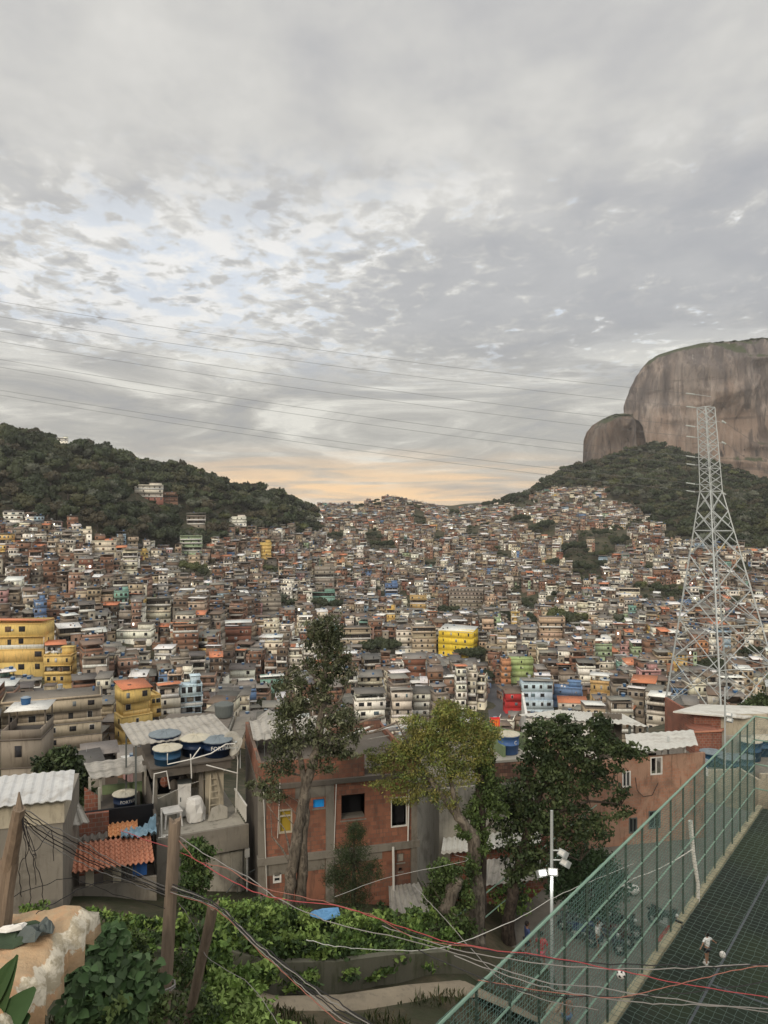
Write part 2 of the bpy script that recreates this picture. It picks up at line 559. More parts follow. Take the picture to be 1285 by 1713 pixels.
def smoothstep(x): return x * x * (3 - 2 * x)


def vnoise(x, y, seed=0):
    """cheap smooth value noise"""
    xi = np.floor(x).astype(int); yi = np.floor(y).astype(int)
    fx = smoothstep(x - xi); fy = smoothstep(y - yi)

    def h(a, b):
        n = (a * 374761393 + b * 668265263 + seed * 974711) & 0x7fffffff
        n = ((n ^ (n >> 13)) * 1274126177) & 0x7fffffff
        return ((n ^ (n >> 16)) & 0xffff) / 65535.0
    return (h(xi, yi) * (1 - fx) + h(xi + 1, yi) * fx) * (1 - fy) + (h(xi, yi + 1) * (1 - fx) + h(xi + 1, yi + 1) * fx) * fy


def ground(x, Y, rough=True):
    x = np.asarray(x, float); Y = np.asarray(Y, float)
    Ye = np.maximum(Y, 18.0)
    a = x / Ye
    iu = np.clip(np.searchsorted(_TUa, a) - 1, 0, len(_TUa) - 2)
    iy = np.clip(np.searchsorted(_TYa, Y) - 1, 0, len(_TYa) - 2)
    fu = np.clip((a - _TUa[iu]) / (_TUa[iu + 1] - _TUa[iu]), 0, 1)
    fy = np.clip((Y - _TYa[iy]) / (_TYa[iy + 1] - _TYa[iy]), 0, 1)
    fu = 0.5 * fu + 0.5 * smoothstep(fu)
    z = (_TZ[iy, iu] * (1 - fu) + _TZ[iy, iu + 1] * fu) * (1 - fy) + (_TZ[iy + 1, iu] * (1 - fu) + _TZ[iy + 1, iu + 1] * fu) * fy
    if rough:
        far = np.clip((Y - 90) / 300, 0, 1)
        z = z + far * ((vnoise(x / 45, Y / 45, 3) - 0.5) * 7 + (vnoise(x / 18, Y / 18, 5) - 0.5) * 2.5)
        hi = np.clip((Y - 650) / 200, 0, 1)
        z = z + hi * ((vnoise(x / 60, Y / 60, 8) - 0.5) * 12)
    return z


def gz(x, y): return float(ground(x, y))


def hit(u, v, Y0=90.0, Y1=1400.0):
    """first ground point on the ray of photo pixel (u, v) beyond Y0"""
    Ys = np.arange(Y0, Y1, 2.0)
    xs = (u - 642.5) / FPX * Ys
    zr = -(v - 856.5) / FPX * Ys
    below = ground(xs, Ys) >= zr
    i = int(np.argmax(below)) if below.any() else len(Ys) - 1
    return Vector((xs[i], Ys[i], float(ground(xs[i], Ys[i]))))


def terrain_mesh():
    ys = np.concatenate([np.linspace(-60, 0, 7), np.linspace(3, 70, 46), np.linspace(74, 330, 60), np.linspace(340, 1300, 110), np.linspace(1340, 2500, 12)])
    ts = np.linspace(-1.35, 1.35, 170)
    T, YY = np.meshgrid(ts, ys)
    X = T * (np.maximum(YY, 0) + 45)
    Z = ground(X, np.minimum(YY, 2500))
    Z = Z + (YY < 60) * (vnoise(X * 1.3, YY * 1.3, 4) - 0.5) * 0.25
    n, m = X.shape
    V = np.stack([X, YY, Z], -1).reshape(-1, 3)
    idx = np.arange(n * m).reshape(n, m)
    F = np.stack([idx[:-1, :-1], idx[:-1, 1:], idx[1:, 1:], idx[1:, :-1]], -1).reshape(-1, 4)
    return V, F


def m_ground(t):
    v = wcoord(t)
    n = t.noise(v, 0.35, 6, 0.65)
    n2 = t.noise(v, 2.5, 5, 0.7)
    c = t.ramp(n, [(0.35, (0.030, 0.036, 0.016)), (0.5, (0.055, 0.050, 0.030)), (0.64, (0.11, 0.085, 0.055))])
    c = t.mix(t.smooth(n2, 0.4, 0.7, 0, 0.5), c, (0.035, 0.045, 0.018))
    bump(t, n2, 0.5, 0.2)
    return c


M['ground'] = mat('earth_ground', m_ground)
V, F = terrain_mesh()
tagit(link_mesh('ground', np_mesh('ground', V, F, mats=[M['ground']], smooth=True)), kind='structure')


# ------------------------------------------------------------------ rock mountains
def rock_mat(t, dk=1.0):
    v = wcoord(t)
    s = t.node('ShaderNodeSeparateXYZ'); t.l.new(v, s.inputs[0])
    streak = t.noise(t.vmul(v, (0.055, 0.055, 0.0045)), 1.0, 6, 0.62, 0.3)
    streak2 = t.noise(t.vmul(v, (0.16, 0.16, 0.009)), 1.0, 5, 0.6, 0.2)
    blot = t.noise(v, 0.012, 5, 0.6)
    warp = t.noise(v, 0.03, 4, 0.6)
    c = t.ramp(streak, [(0.34, (0.075, 0.06, 0.053)), (0.44, (0.175, 0.138, 0.115)), (0.53, (0.27, 0.21, 0.17)), (0.64, (0.42, 0.34, 0.28))])
    c = t.mix(t.smooth(streak2, 0.48, 0.64, 0, 0.7), c, (0.13, 0.105, 0.092))
    sz_ = t.node('ShaderNodeSeparateXYZ'); t.l.new(v, sz_.inputs[0])
    hi_ = t.math('ADD', t.math('MULTIPLY', sz_.outputs[2], 0.0012), t.math('MULTIPLY', t.math('SUBTRACT', blot, 0.5), 0.8))
    c = t.mix(t.smooth(hi_, 0.30, 0.10, 0, 0.65), c, (0.33, 0.225, 0.16))
    c = t.mix(t.smooth(hi_, 0.20, 0.42, 0, 0.6), c, (0.145, 0.125, 0.118))
    led = t.noise(t.vmul(v, (0.008, 0.008, 0.05)), 1.0, 5, 0.6, 0.6)
    c = t.mix(t.smooth(led, 0.60, 0.66, 0, 0.55), c, (0.10, 0.078, 0.065))
    pale = t.math('MULTIPLY', t.smooth(t.noise(t.vmul(v, (0.10, 0.10, 0.012)), 1.0, 6, 0.7, 0.6), 0.60, 0.70), t.smooth(warp, 0.5, 0.6))
    c = t.mix(t.math('MULTIPLY', pale, 0.7), c, (0.46, 0.42, 0.37))
    crack = t.math('MULTIPLY', t.smooth(t.noise(t.vmul(v, (0.05, 0.05, 0.006)), 1.3, 5, 0.7, 1.2), 0.60, 0.66), t.smooth(warp, 0.42, 0.5))
    c = t.mix(crack, c, (0.045, 0.035, 0.03))
    g = t.node('ShaderNodeNewGeometry')
    s2 = t.node('ShaderNodeSeparateXYZ'); t.l.new(g.outputs['Normal'], s2.inputs[0])
    grow = t.math('ADD', s2.outputs[2], t.math('MULTIPLY', t.math('SUBTRACT', t.noise(v, 0.05, 5, 0.7), 0.5), 0.7))
    big_ = t.noise(t.vmul(v, (0.018, 0.018, 0.0035)), 1.0, 7, 0.72, 1.5)
    c = t.mix(t.smooth(big_, 0.54, 0.60, 0, 0.6), c, (0.075, 0.062, 0.056))
    c = t.mix(t.smooth(big_, 0.44, 0.40, 0, 0.45), c, (0.36, 0.29, 0.235))
    c = t.mix(1.0, c, (0.74 * dk, 0.77 * dk, 0.81 * dk), 'MULTIPLY')
    c = t.mix(t.smooth(grow, 0.56, 0.72), c, t.mix(t.noise(v, 0.12, 4, 0.7), (0.028, 0.038, 0.018), (0.075, 0.082, 0.04)))
    bump(t, t.math('ADD', streak, t.math('MULTIPLY', streak2, 0.4)), 0.9, 9.0)
    return c


M['rock'] = mat('granite', rock_mat)
M['rock_dark'] = mat('dark_granite', lambda t: rock_mat(t, 0.66))


def rock(name, prof, cx, cy, ry, top, seed, zb, nx=520, nz=130, expo=2.6, mt='rock'):
    """prof: list of (z, x_left) left edge by height at depth cy; a superellipse footprint narrows with height"""
    zs_t = np.array([p[0] for p in prof], float); xl = np.array([p[1] for p in prof], float)
    V = []
    zs = np.concatenate([np.linspace(zb, top * 0.97, nz - 14), top * 0.97 + (top * 0.03) * np.sin(np.linspace(0, np.pi / 2, 15))[1:]])
    th = np.linspace(0, 2 * np.pi, nx, endpoint=False)
    for z in zs:
        rx = cx - np.interp(z, zs_t, xl)
        f = rx / (cx - xl[0])
        c_, s_ = np.cos(th), np.sin(th)
        ex = np.sign(c_) * np.abs(c_) ** (2 / expo) * rx
        ey = np.sign(s_) * np.abs(s_) ** (2 / expo) * ry * (0.78 + 0.22 * f)
        X = cx + ex; Y = cy + ey
        rd_ = lambda a, b, s_: 1 - np.abs(2 * vnoise(a, b + np.zeros_like(a), s_) - 1)
        g = (vnoise((X + Y * .7) / 34, z / 300 + np.zeros_like(X), seed) - 0.5) * 26 + (rd_((X + Y) / 22, z / 150, seed + 3) - 0.5) * 20 + (rd_((X - Y) / 9, z / 40, seed + 5) - 0.5) * 9 + (rd_((X + Y) / 60, z / 26, seed + 6) - 0.5) * 13 + np.maximum(0, vnoise((X + Y) / 16, z / 110 + np.zeros_like(X), seed + 9) - 0.62) * -70 + (vnoise((X + Y) / 9, z / 90 + np.zeros_like(X), seed + 1) - 0.5) * 9 + (vnoise((X + Y) / 80, z / 55 + np.zeros_like(X), seed + 2) - 0.5) * 38 + (vnoise((X + Y) / 14, z / 22 + np.zeros_like(X), seed + 7) - 0.5) * 7
        X = X - g * 0.25 * np.sign(c_) * np.abs(c_); Y = Y + g * s_
        V.append(np.stack([X, Y, np.full_like(X, z) + (vnoise(X / 40, Y / 40, seed) - 0.5) * 7 * (z > top * 0.85)], -1))
    # closing rings over the top
    last = V[-1]
    cen = last.mean(0)
    for k in (0.8, 0.55, 0.3, 0.05):
        q = cen + (last - cen) * k
        q[:, 2] = last[:, 2] + (1 - k) * 6 + (vnoise(q[:, 0] / 30, q[:, 1] / 30, seed + 4) - 0.5) * 8
        V.append(q)
    n = len(V)
    V = np.concatenate(V)
    idx = np.arange(n * nx).reshape(n, nx)
    nxt = np.roll(idx, -1, axis=1)
    F = np.stack([idx[:-1], nxt[:-1], nxt[1:], idx[1:]], -1).reshape(-1, 4)
    o = link_mesh(name, np_mesh(name, V, F, mats=[M[mt]], smooth=True))
    tagit(o, kind='structure')
    return V.reshape(n, nx, 3)


def xz(u, v, Y): return (-(v - 856.5) / FPX * Y, (u - 642.5) / FPX * Y)


YR = 1400.0
def xz2(u, v, Y, Yz): return (-(v - 856.5) / FPX * Yz, (u - 642.5) / FPX * Y)


prof = [xz(1035, 860, YR), xz(1045, 800, YR), xz(1053, 735, YR), xz(1059, 700, YR), xz(1065, 665, YR), xz(1071, 640, YR), xz(1080, 617, YR), xz(1090, 600, YR), xz(1103, 585, YR), xz(1122, 575, YR), xz(1150, 569, YR), xz(1185, 566, YR)]
prof = [(z_ * 1372 / 1400, x_) for z_, x_ in prof]
RV1 = rock('rock_mountain', prof, (1560 - 642.5) / FPX * YR, YR + 60, 110, prof[-1][0], 21, -20)
YR2 = 1330.0
prof2 = [xz(965, 860, YR2), xz(974, 790, YR2), xz(979, 762, YR2), xz(983, 738, YR2), xz(988, 722, YR2), xz(995, 712, YR2), xz(1004, 706, YR2), xz(1015, 702, YR2)]
RV2 = rock('rock_mountain', prof2, (1030 - 642.5) / FPX * YR2, YR2, 60, prof2[-1][0], 33, -20, nx=260, nz=90, expo=2.2, mt='rock_dark')
# ------------------------------------------------------------------ houses: palette
CC = {
    'brick':      (0.245, 0.135, 0.092), 'red brick': (0.25, 0.105, 0.07), 'dull brown': (0.165, 0.125, 0.10),
    'pinkish':    (0.34, 0.22, 0.175),  'bare concrete': (0.235, 0.215, 0.19), 'grey': (0.29, 0.275, 0.25),
    'beige':      (0.44, 0.385, 0.30),  'cream': (0.56, 0.52, 0.40), 'white': (0.70, 0.665, 0.59),
    'off-white':  (0.53, 0.495, 0.42),  'sand': (0.38, 0.315, 0.225), 'dark grey': (0.14, 0.135, 0.13),
    'yellow':     (0.60, 0.40, 0.10),   'pale green': (0.32, 0.40, 0.25), 'light blue': (0.30, 0.40, 0.48),
    'orange':     (0.50, 0.22, 0.09),   'pink': (0.50, 0.27, 0.26), 'turquoise': (0.15, 0.38, 0.33),
    'blue':       (0.10, 0.20, 0.40),   'red': (0.42, 0.035, 0.035), 'bright yellow': (0.80, 0.60, 0.04),
    'mustard':    (0.66, 0.42, 0.05),   'lime green': (0.36, 0.46, 0.20), 'pale blue': (0.50, 0.60, 0.66),
    'peach':      (0.52, 0.37, 0.26),   'ochre': (0.52, 0.34, 0.12),
}
for _k in list(CC):
    if _k not in ('blue', 'turquoise', 'light blue', 'pale blue', 'red', 'bright yellow', 'lime green', 'pale green', 'mustard'):
        CC[_k] = tuple(min(.8, (q_ * 0.82 + 0.18 * sum(CC[_k]) / 3) * f_) for q_, f_ in zip(CC[_k], (1.10, 1.07, 1.02)))
CC['mustard'] = (0.62, 0.43, 0.15)
for _k in ('white', 'off-white', 'cream'): CC[_k] = tuple(min(.84, q_ * 1.14) for q_ in CC[_k])
for _k in ('brick', 'red brick', 'dull brown', 'bare concrete', 'grey', 'dark grey', 'pinkish', 'beige', 'sand'): CC[_k] = tuple(q_ * f_ for q_, f_ in zip(CC[_k], (0.94, 0.88, 0.81)))
CC['bright yellow'] = (0.72, 0.52, 0.05)
CC['blue'] = (0.13, 0.21, 0.36)
CC['turquoise'] = (0.20, 0.36, 0.30)
PAL = ['brick'] * 17 + ['red brick'] * 3 + ['dull brown'] * 14 + ['pinkish'] * 14 + ['bare concrete'] * 14 + ['cream'] * 3 + ['white'] * 3 + ['beige'] * 6 + ['sand'] * 4 + ['brick'] * 6 + ['grey'] * 8 + ['beige'] * 10 + ['cream'] * 7 + ['white'] * 8 + ['off-white'] * 9 + ['sand'] * 6 + ['dark grey'] * 3 + ['yellow', 'pale green', 'light blue', 'orange', 'pink', 'turquoise', 'peach', 'blue']
ROOFC = {
    'flat concrete roof': (0.18, 0.16, 0.14), 'grey sheet roof': (0.21, 0.195, 0.17), 'white metal roof': (0.70, 0.69, 0.66),
    'orange tiled roof': (0.55, 0.21, 0.11), 'dark sheet roof': (0.13, 0.12, 0.11), 'brown sheet roof': (0.17, 0.125, 0.095),
    'open rooftop terrace': (0.26, 0.24, 0.21),
}
RPAL = ['flat concrete roof'] * 5 + ['grey sheet roof'] * 7 + ['white metal roof'] * 3 + ['orange tiled roof'] * 1 + ['dark sheet roof'] * 4 + ['brown sheet roof'] * 4 + ['open rooftop terrace'] * 6
ROOFC_N = {'terrace shaded by a %s canopy': None}
SH = 2.75


def jit(c, k=0.1, r=rnd):
    f = 1 + r.uniform(-k, k)
    return tuple(max(0.01, x * f * (1 + r.uniform(-0.03, 0.03))) for x in c)


def house_boxes(r, w_, d, n, col, roof, detail=True, win=(2, 3), low=None, balcony=None, tank=True, sink=6.0, winw=1.0, winh=1.1, side=True, trim=False):
    """[(part, cx,cy,cz,hx,hy,hz,shx,shy,(rgb))] in the house's own frame: front at y=0 facing -y, width along x"""
    B = []
    conc = jit((0.15, 0.13, 0.11), 0.3, r)

    if trim: conc = jit(col, 0.05, r)

    def add(p, x0, x1, y0, y1, z0, z1, c, shx=0.0, shy=0.0):
        B.append((p, (x0 + x1) / 2, (y0 + y1) / 2, (z0 + z1) / 2, (x1 - x0) / 2, (y1 - y0) / 2, (z1 - z0) / 2, shx, shy, c))
    x0, x1 = -w_ / 2, w_ / 2
    y_prev = 0.0
    for k in range(n):
        z0 = k * SH; z1 = z0 + SH
        c = jit(col if not (low and k < low[0]) else low[1], 0.06, r)
        f0 = r.uniform(-0.25, 0.45) if k else 0.0
        bal = (balcony if balcony is not None else r.random() < 0.36) and k > 0
        if detail and k: f0 = round(f0, 2)
        yb = f0 + (1.2 if bal else 0.0)
        xa = x0 + (r.uniform(-0.3, 0.3) if k else 0); xb = x1 + (r.uniform(-0.3, 0.3) if k else 0)
        add('wall', xa, xb, yb, d, z0 - (sink if k == 0 else 0), z1 - 0.14, c)
        add('wall', xa - 0.10, xb + 0.10, f0 - 0.10, d + 0.05, z1 - 0.14, z1, conc)
        if bal:
            rc = jit(col if r.random() < 0.5 else (0.6, 0.58, 0.54), 0.1, r)
            add('balcony', xa, xb, f0, f0 + 0.1, z0, z0 + 0.9, rc)
            add('wall', xa, xb, yb - 0.02, yb - 0.001, z0 + 0.9, z1 - 0.14, jit((0.06, 0.05, 0.045), 0.3, r)) if r.random() < 0.4 else None  # dark sheet at the balcony back, shade put into its colour
            for px_ in (xa + 0.08, xb - 0.08):
                add('balcony', px_ - 0.08, px_ + 0.08, f0 + 0.02, f0 + 0.16, z0 + 0.9, z1 - 0.14, rc)
        nw = r.randint(*win)
        cw = (xb - xa) / nw
        fr = (0.62, 0.60, 0.56) if r.random() < 0.6 else (0.16, 0.12, 0.09)
        for i in range(nw):
            if r.random() < 0.16: continue
            cx = xa + cw * (i + 0.5) + r.uniform(-0.15, 0.15) * cw
            ww = winw * r.choice((0.6, 0.8, 1.0, 1.15)) / 2
            wz = z0 + 1.0
            hh = winh
            if bal and r.random() < 0.5: wz = z0 + 0.05; hh = 1.95
            if r.random() < 0.55:
                add('window', cx - ww - 0.07, cx + ww + 0.07, yb - 0.035, yb, wz - 0.07, wz + hh + 0.07, fr)
            pc = jit((0.022, 0.022, 0.024), 0.3, r) if r.random() < 0.78 else jit(r.choice([(0.20, 0.22, 0.23), (0.30, 0.26, 0.20), (0.10, 0.14, 0.16), (0.12, 0.07, 0.04), (0.45, 0.45, 0.43)]), 0.2, r)
            add('window', cx - ww, cx + ww, yb - 0.05, yb - 0.001, wz, wz + hh, pc)
            if r.random() < 0.12: add('wall', cx + ww + 0.1, cx + ww + 0.7, yb - 0.35, yb - 0.001, wz + 0.2, wz + 0.65, (0.5, 0.49, 0.46))
        for sx in (-1, 1):
            if r.random() < 0.5:
                cy = r.uniform(0.35, 0.65) * d
                X = xa if sx < 0 else xb
                add('window', min(X, X + sx * 0.05), max(X, X + sx * 0.05), cy - 0.45, cy + 0.45, z0 + 1.0, z0 + 2.0, (0.022, 0.022, 0.024))
    T = n * SH
    if roof == 'flat concrete roof':
        add('roof', x0, x1, 0.05, 0.2, T, T + 0.5, jit(col, 0.1, r))
        add('roof', x0, x0 + 0.15, 0.2, d, T, T + 0.5, jit(col, 0.1, r))
        add('roof', x1 - 0.15, x1, 0.2, d, T, T + 0.5, jit(col, 0.1, r))
        if r.random() < 0.5:
            add('roof', x0 + w_ * 0.55, x1 - 0.3, d * 0.5, d - 0.2, T, T + 2.1, jit(col, 0.1, r))
            add('roof', x0 + w_ * 0.5, x1 - 0.1, d * 0.45, d, T + 2.1, T + 2.25, conc)
    elif roof == 'open rooftop terrace':
        rc = jit(ROOFC[r.choice(['grey sheet roof', 'white metal roof', 'dark sheet roof', 'brown sheet roof', 'grey sheet roof'])], 0.15, r)
        add('roof', x0, x1, 0.0, 0.12, T, T + 0.85, jit(col, 0.1, r))
        add('roof', x0, x0 + 0.12, 0.12, d, T, T + 0.85, jit(col, 0.1, r))
        add('roof', x1 - 0.12, x1, 0.12, d, T, T + 0.85, jit(col, 0.1, r))
        y_a = r.choice((0.0, 0.25, 0.4)) * d
        for px_ in (x0 + 0.15, x1 - 0.15):
            for py_ in (y_a + 0.2, d - 0.15):
                add('roof', px_ - 0.07, px_ + 0.07, py_ - 0.07, py_ + 0.07, T + 0.3, T + 2.3, conc)
        if r.random() < 0.5:
            add('roof', x0 + 0.2, x1 - 0.2, d - 0.25, d - 0.1, T, T + 2.2, jit(col, 0.1, r))
        add('roof', x0 - 0.3, x1 + 0.3, y_a - 0.4, d + 0.2, T + 2.38, T + 2.44, rc, r.uniform(-0.03, 0.03), r.uniform(0.02, 0.10))
    else:
        rc = jit(ROOFC[roof], 0.15, r)
        sl = r.uniform(0.08, 0.20) * r.choice((1, 1, -0.6))
        add('wall', x0, x1, d * 0.35, d, T, T + 0.35, jit(col, 0.1, r))
        add('roof', x0 - 0.35, x1 + 0.35, -0.35, d + 0.3, T + 0.50, T + 0.57, rc, r.uniform(-0.04, 0.04), sl)
    if tank and r.random() < 0.55 and roof != 'orange tiled roof':
        tx = r.uniform(x0 + 0.8, x1 - 0.8) if w_ > 2.5 else 0
        tz = T + (2.5 if roof == 'open rooftop terrace' else 0.75)
        add('water_tank', tx - 0.5, tx + 0.5, d - 1.6, d - 0.6, tz - 0.3, tz + 0.65, r.choice([(0.03, 0.09, 0.2), (0.02, 0.05, 0.12), (0.03, 0.09, 0.2), (0.35, 0.35, 0.33)]))
        add('water_tank', tx - 0.55, tx + 0.55, d - 1.65, d - 0.55, tz + 0.65, tz + 0.75, (0.22, 0.27, 0.32))
    if r.random() < 0.35:
        add('roof', x0 + 0.1 * w_, x0 + 0.1 * w_ + 0.05, 0.5, 0.55, T, T + r.uniform(2, 3.6), (0.3, 0.3, 0.3))
    if side and r.random() < 0.5 and n > 1:        # a lower or higher side volume in another finish
        sd = r.choice((-1, 1)); ww = w_ * r.uniform(0.3, 0.5); c2 = jit(CC[r.choice(PAL)], 0.1, r)
        hh = (n - 1) * SH + r.uniform(-0.6, 0.9); f_ = r.uniform(-1.6, -0.5)
        xc = sd * (w_ / 2 - ww / 2)
        add('wall', xc - ww / 2, xc + ww / 2, f_, -0.12, -sink, hh, c2)
        add('roof', xc - ww / 2 - 0.2, xc + ww / 2 + 0.2, f_ - 0.25, -0.12, hh + 0.02, hh + 0.09, jit(ROOFC[r.choice(list(ROOFC))], 0.2, r), 0, 0.05)
        for k in range(n - 1):
            add('window', xc - 0.42, xc + 0.42, f_ - 0.05, f_, k * SH + 1.0, k * SH + 2.0, (0.022, 0.022, 0.024))
    for _i in range(r.randint(0, 3)):      # bits and pieces on the roof
        bx = r.uniform(x0 + 0.3, x1 - 0.8); by = r.uniform(0.4, max(0.5, d - 1.2)); s1 = r.uniform(0.25, 0.8)
        add('roof', bx, bx + s1, by, by + s1 * 0.8, T, T + r.uniform(0.5, 1.1), jit(r.choice([(0.05, 0.05, 0.05), (0.3, 0.28, 0.25), (0.62, 0.6, 0.56), (0.2, 0.1, 0.07), (0.05, 0.12, 0.25)]), 0.2, r))
    return B


SIG = np.array([[-1, -1, -1], [1, -1, -1], [1, 1, -1], [-1, 1, -1], [-1, -1, 1], [1, -1, 1], [1, 1, 1], [-1, 1, 1]], float)
BF = np.array([[4, 5, 6, 7], [0, 1, 5, 4], [1, 2, 6, 5], [2, 3, 7, 6], [3, 0, 4, 7], [3, 2, 1, 0]])


def boxes_np(rows, pose=None):
    """rows (n, 11): cx cy cz hx hy hz shx shy r g b; pose (n, 4): x y z rot"""
    A = np.asarray(rows, float)
    P = A[:, None, 0:3] + SIG[None] * A[:, None, 3:6]
    rel = SIG[None] * A[:, None, 3:6]
    P[:, :, 2] += rel[:, :, 0] * A[:, None, 6] + rel[:, :, 1] * A[:, None, 7]
    if pose is not None:
        c = np.cos(pose[:, 3])[:, None]; s_ = np.sin(pose[:, 3])[:, None]
        X = P[:, :, 0] * c - P[:, :, 1] * s_ + pose[:, 0][:, None]
        Y = P[:, :, 0] * s_ + P[:, :, 1] * c + pose[:, 1][:, None]
        P = np.stack([X, Y, P[:, :, 2] + pose[:, 2][:, None]], -1)
    n = len(A)
    F = (BF[None] + 8 * np.arange(n)[:, None, None]).reshape(-1, 4)
    C = np.repeat(A[:, 8:11], 6, axis=0)
    return P.reshape(-1, 3), F, C


def row(b): return [*b[1:9], *b[9]]


_tank_me = {}


def tank_mesh(col, lid):
    k = (col, lid)
    if k not in _tank_me:
        m = MB()
        m.col = col
        m.lathe([(0.50, 0), (0.60, 0.85), (0.64, 0.86), (0.64, 0.92)], n=16)
        m.col = lid
        m.lathe([(0.64, 0.921), (0.40, 1.02), (0.08, 1.09)], n=16)
        o = m.build('water_tank', M['house'])
        _tank_me[k] = o.data
        bpy.data.objects.remove(o)
    return _tank_me[k]


def build_house(B, loc, rz, label, cat='house', group=None, name='house', labels=None):
    root = empty(name, loc, rz, label=label, cat=cat, group=group)
    parts = {}
    for b in B:
        parts.setdefault(b[0], []).append(b)
    for p, bs in parts.items():
        if p == 'window':
            # a window is its dark pane together with the frame box that directly precedes it
            i = 0
            while i < len(bs):
                g = [bs[i]]
                if bs[i][6] > 0 and i + 1 < len(bs) and abs(bs[i][1] - bs[i + 1][1]) < 1e-6 and abs(bs[i][5] * 0 + bs[i][3] - bs[i + 1][3]) < 1e-6 and bs[i][4] > bs[i + 1][4]:
                    g.append(bs[i + 1]); i += 1
                i += 1
                V_, F_, C_ = boxes_np([row(x) for x in g])
                o_ = np.array([g[-1][1], g[-1][2], g[-1][3]])
                ob = link_mesh('window', np_mesh('window', V_ - o_, F_, C_, [M['house']]), root)
                ob.location = o_
        elif p == 'water_tank':
            b = bs[0]
            ob = link_mesh('water_tank', tank_mesh(tuple(b[9]), (0.22, 0.27, 0.32)), root)
            ob.location = (b[1], b[2], b[3] - b[6])
        elif p == 'balcony':
            groups = {}
            for b in bs: groups.setdefault(round(b[3] // SH), []).append(b)
            for g in groups.values():
                V_, F_, C_ = boxes_np([row(x) for x in g])
                link_mesh('balcony', np_mesh('balcony', V_, F_, C_, [M['house']]), root)
        else:
            V_, F_, C_ = boxes_np([row(x) for x in bs])
            link_mesh(p, np_mesh(p, V_, F_, C_, [M['house']]), root)
    return root


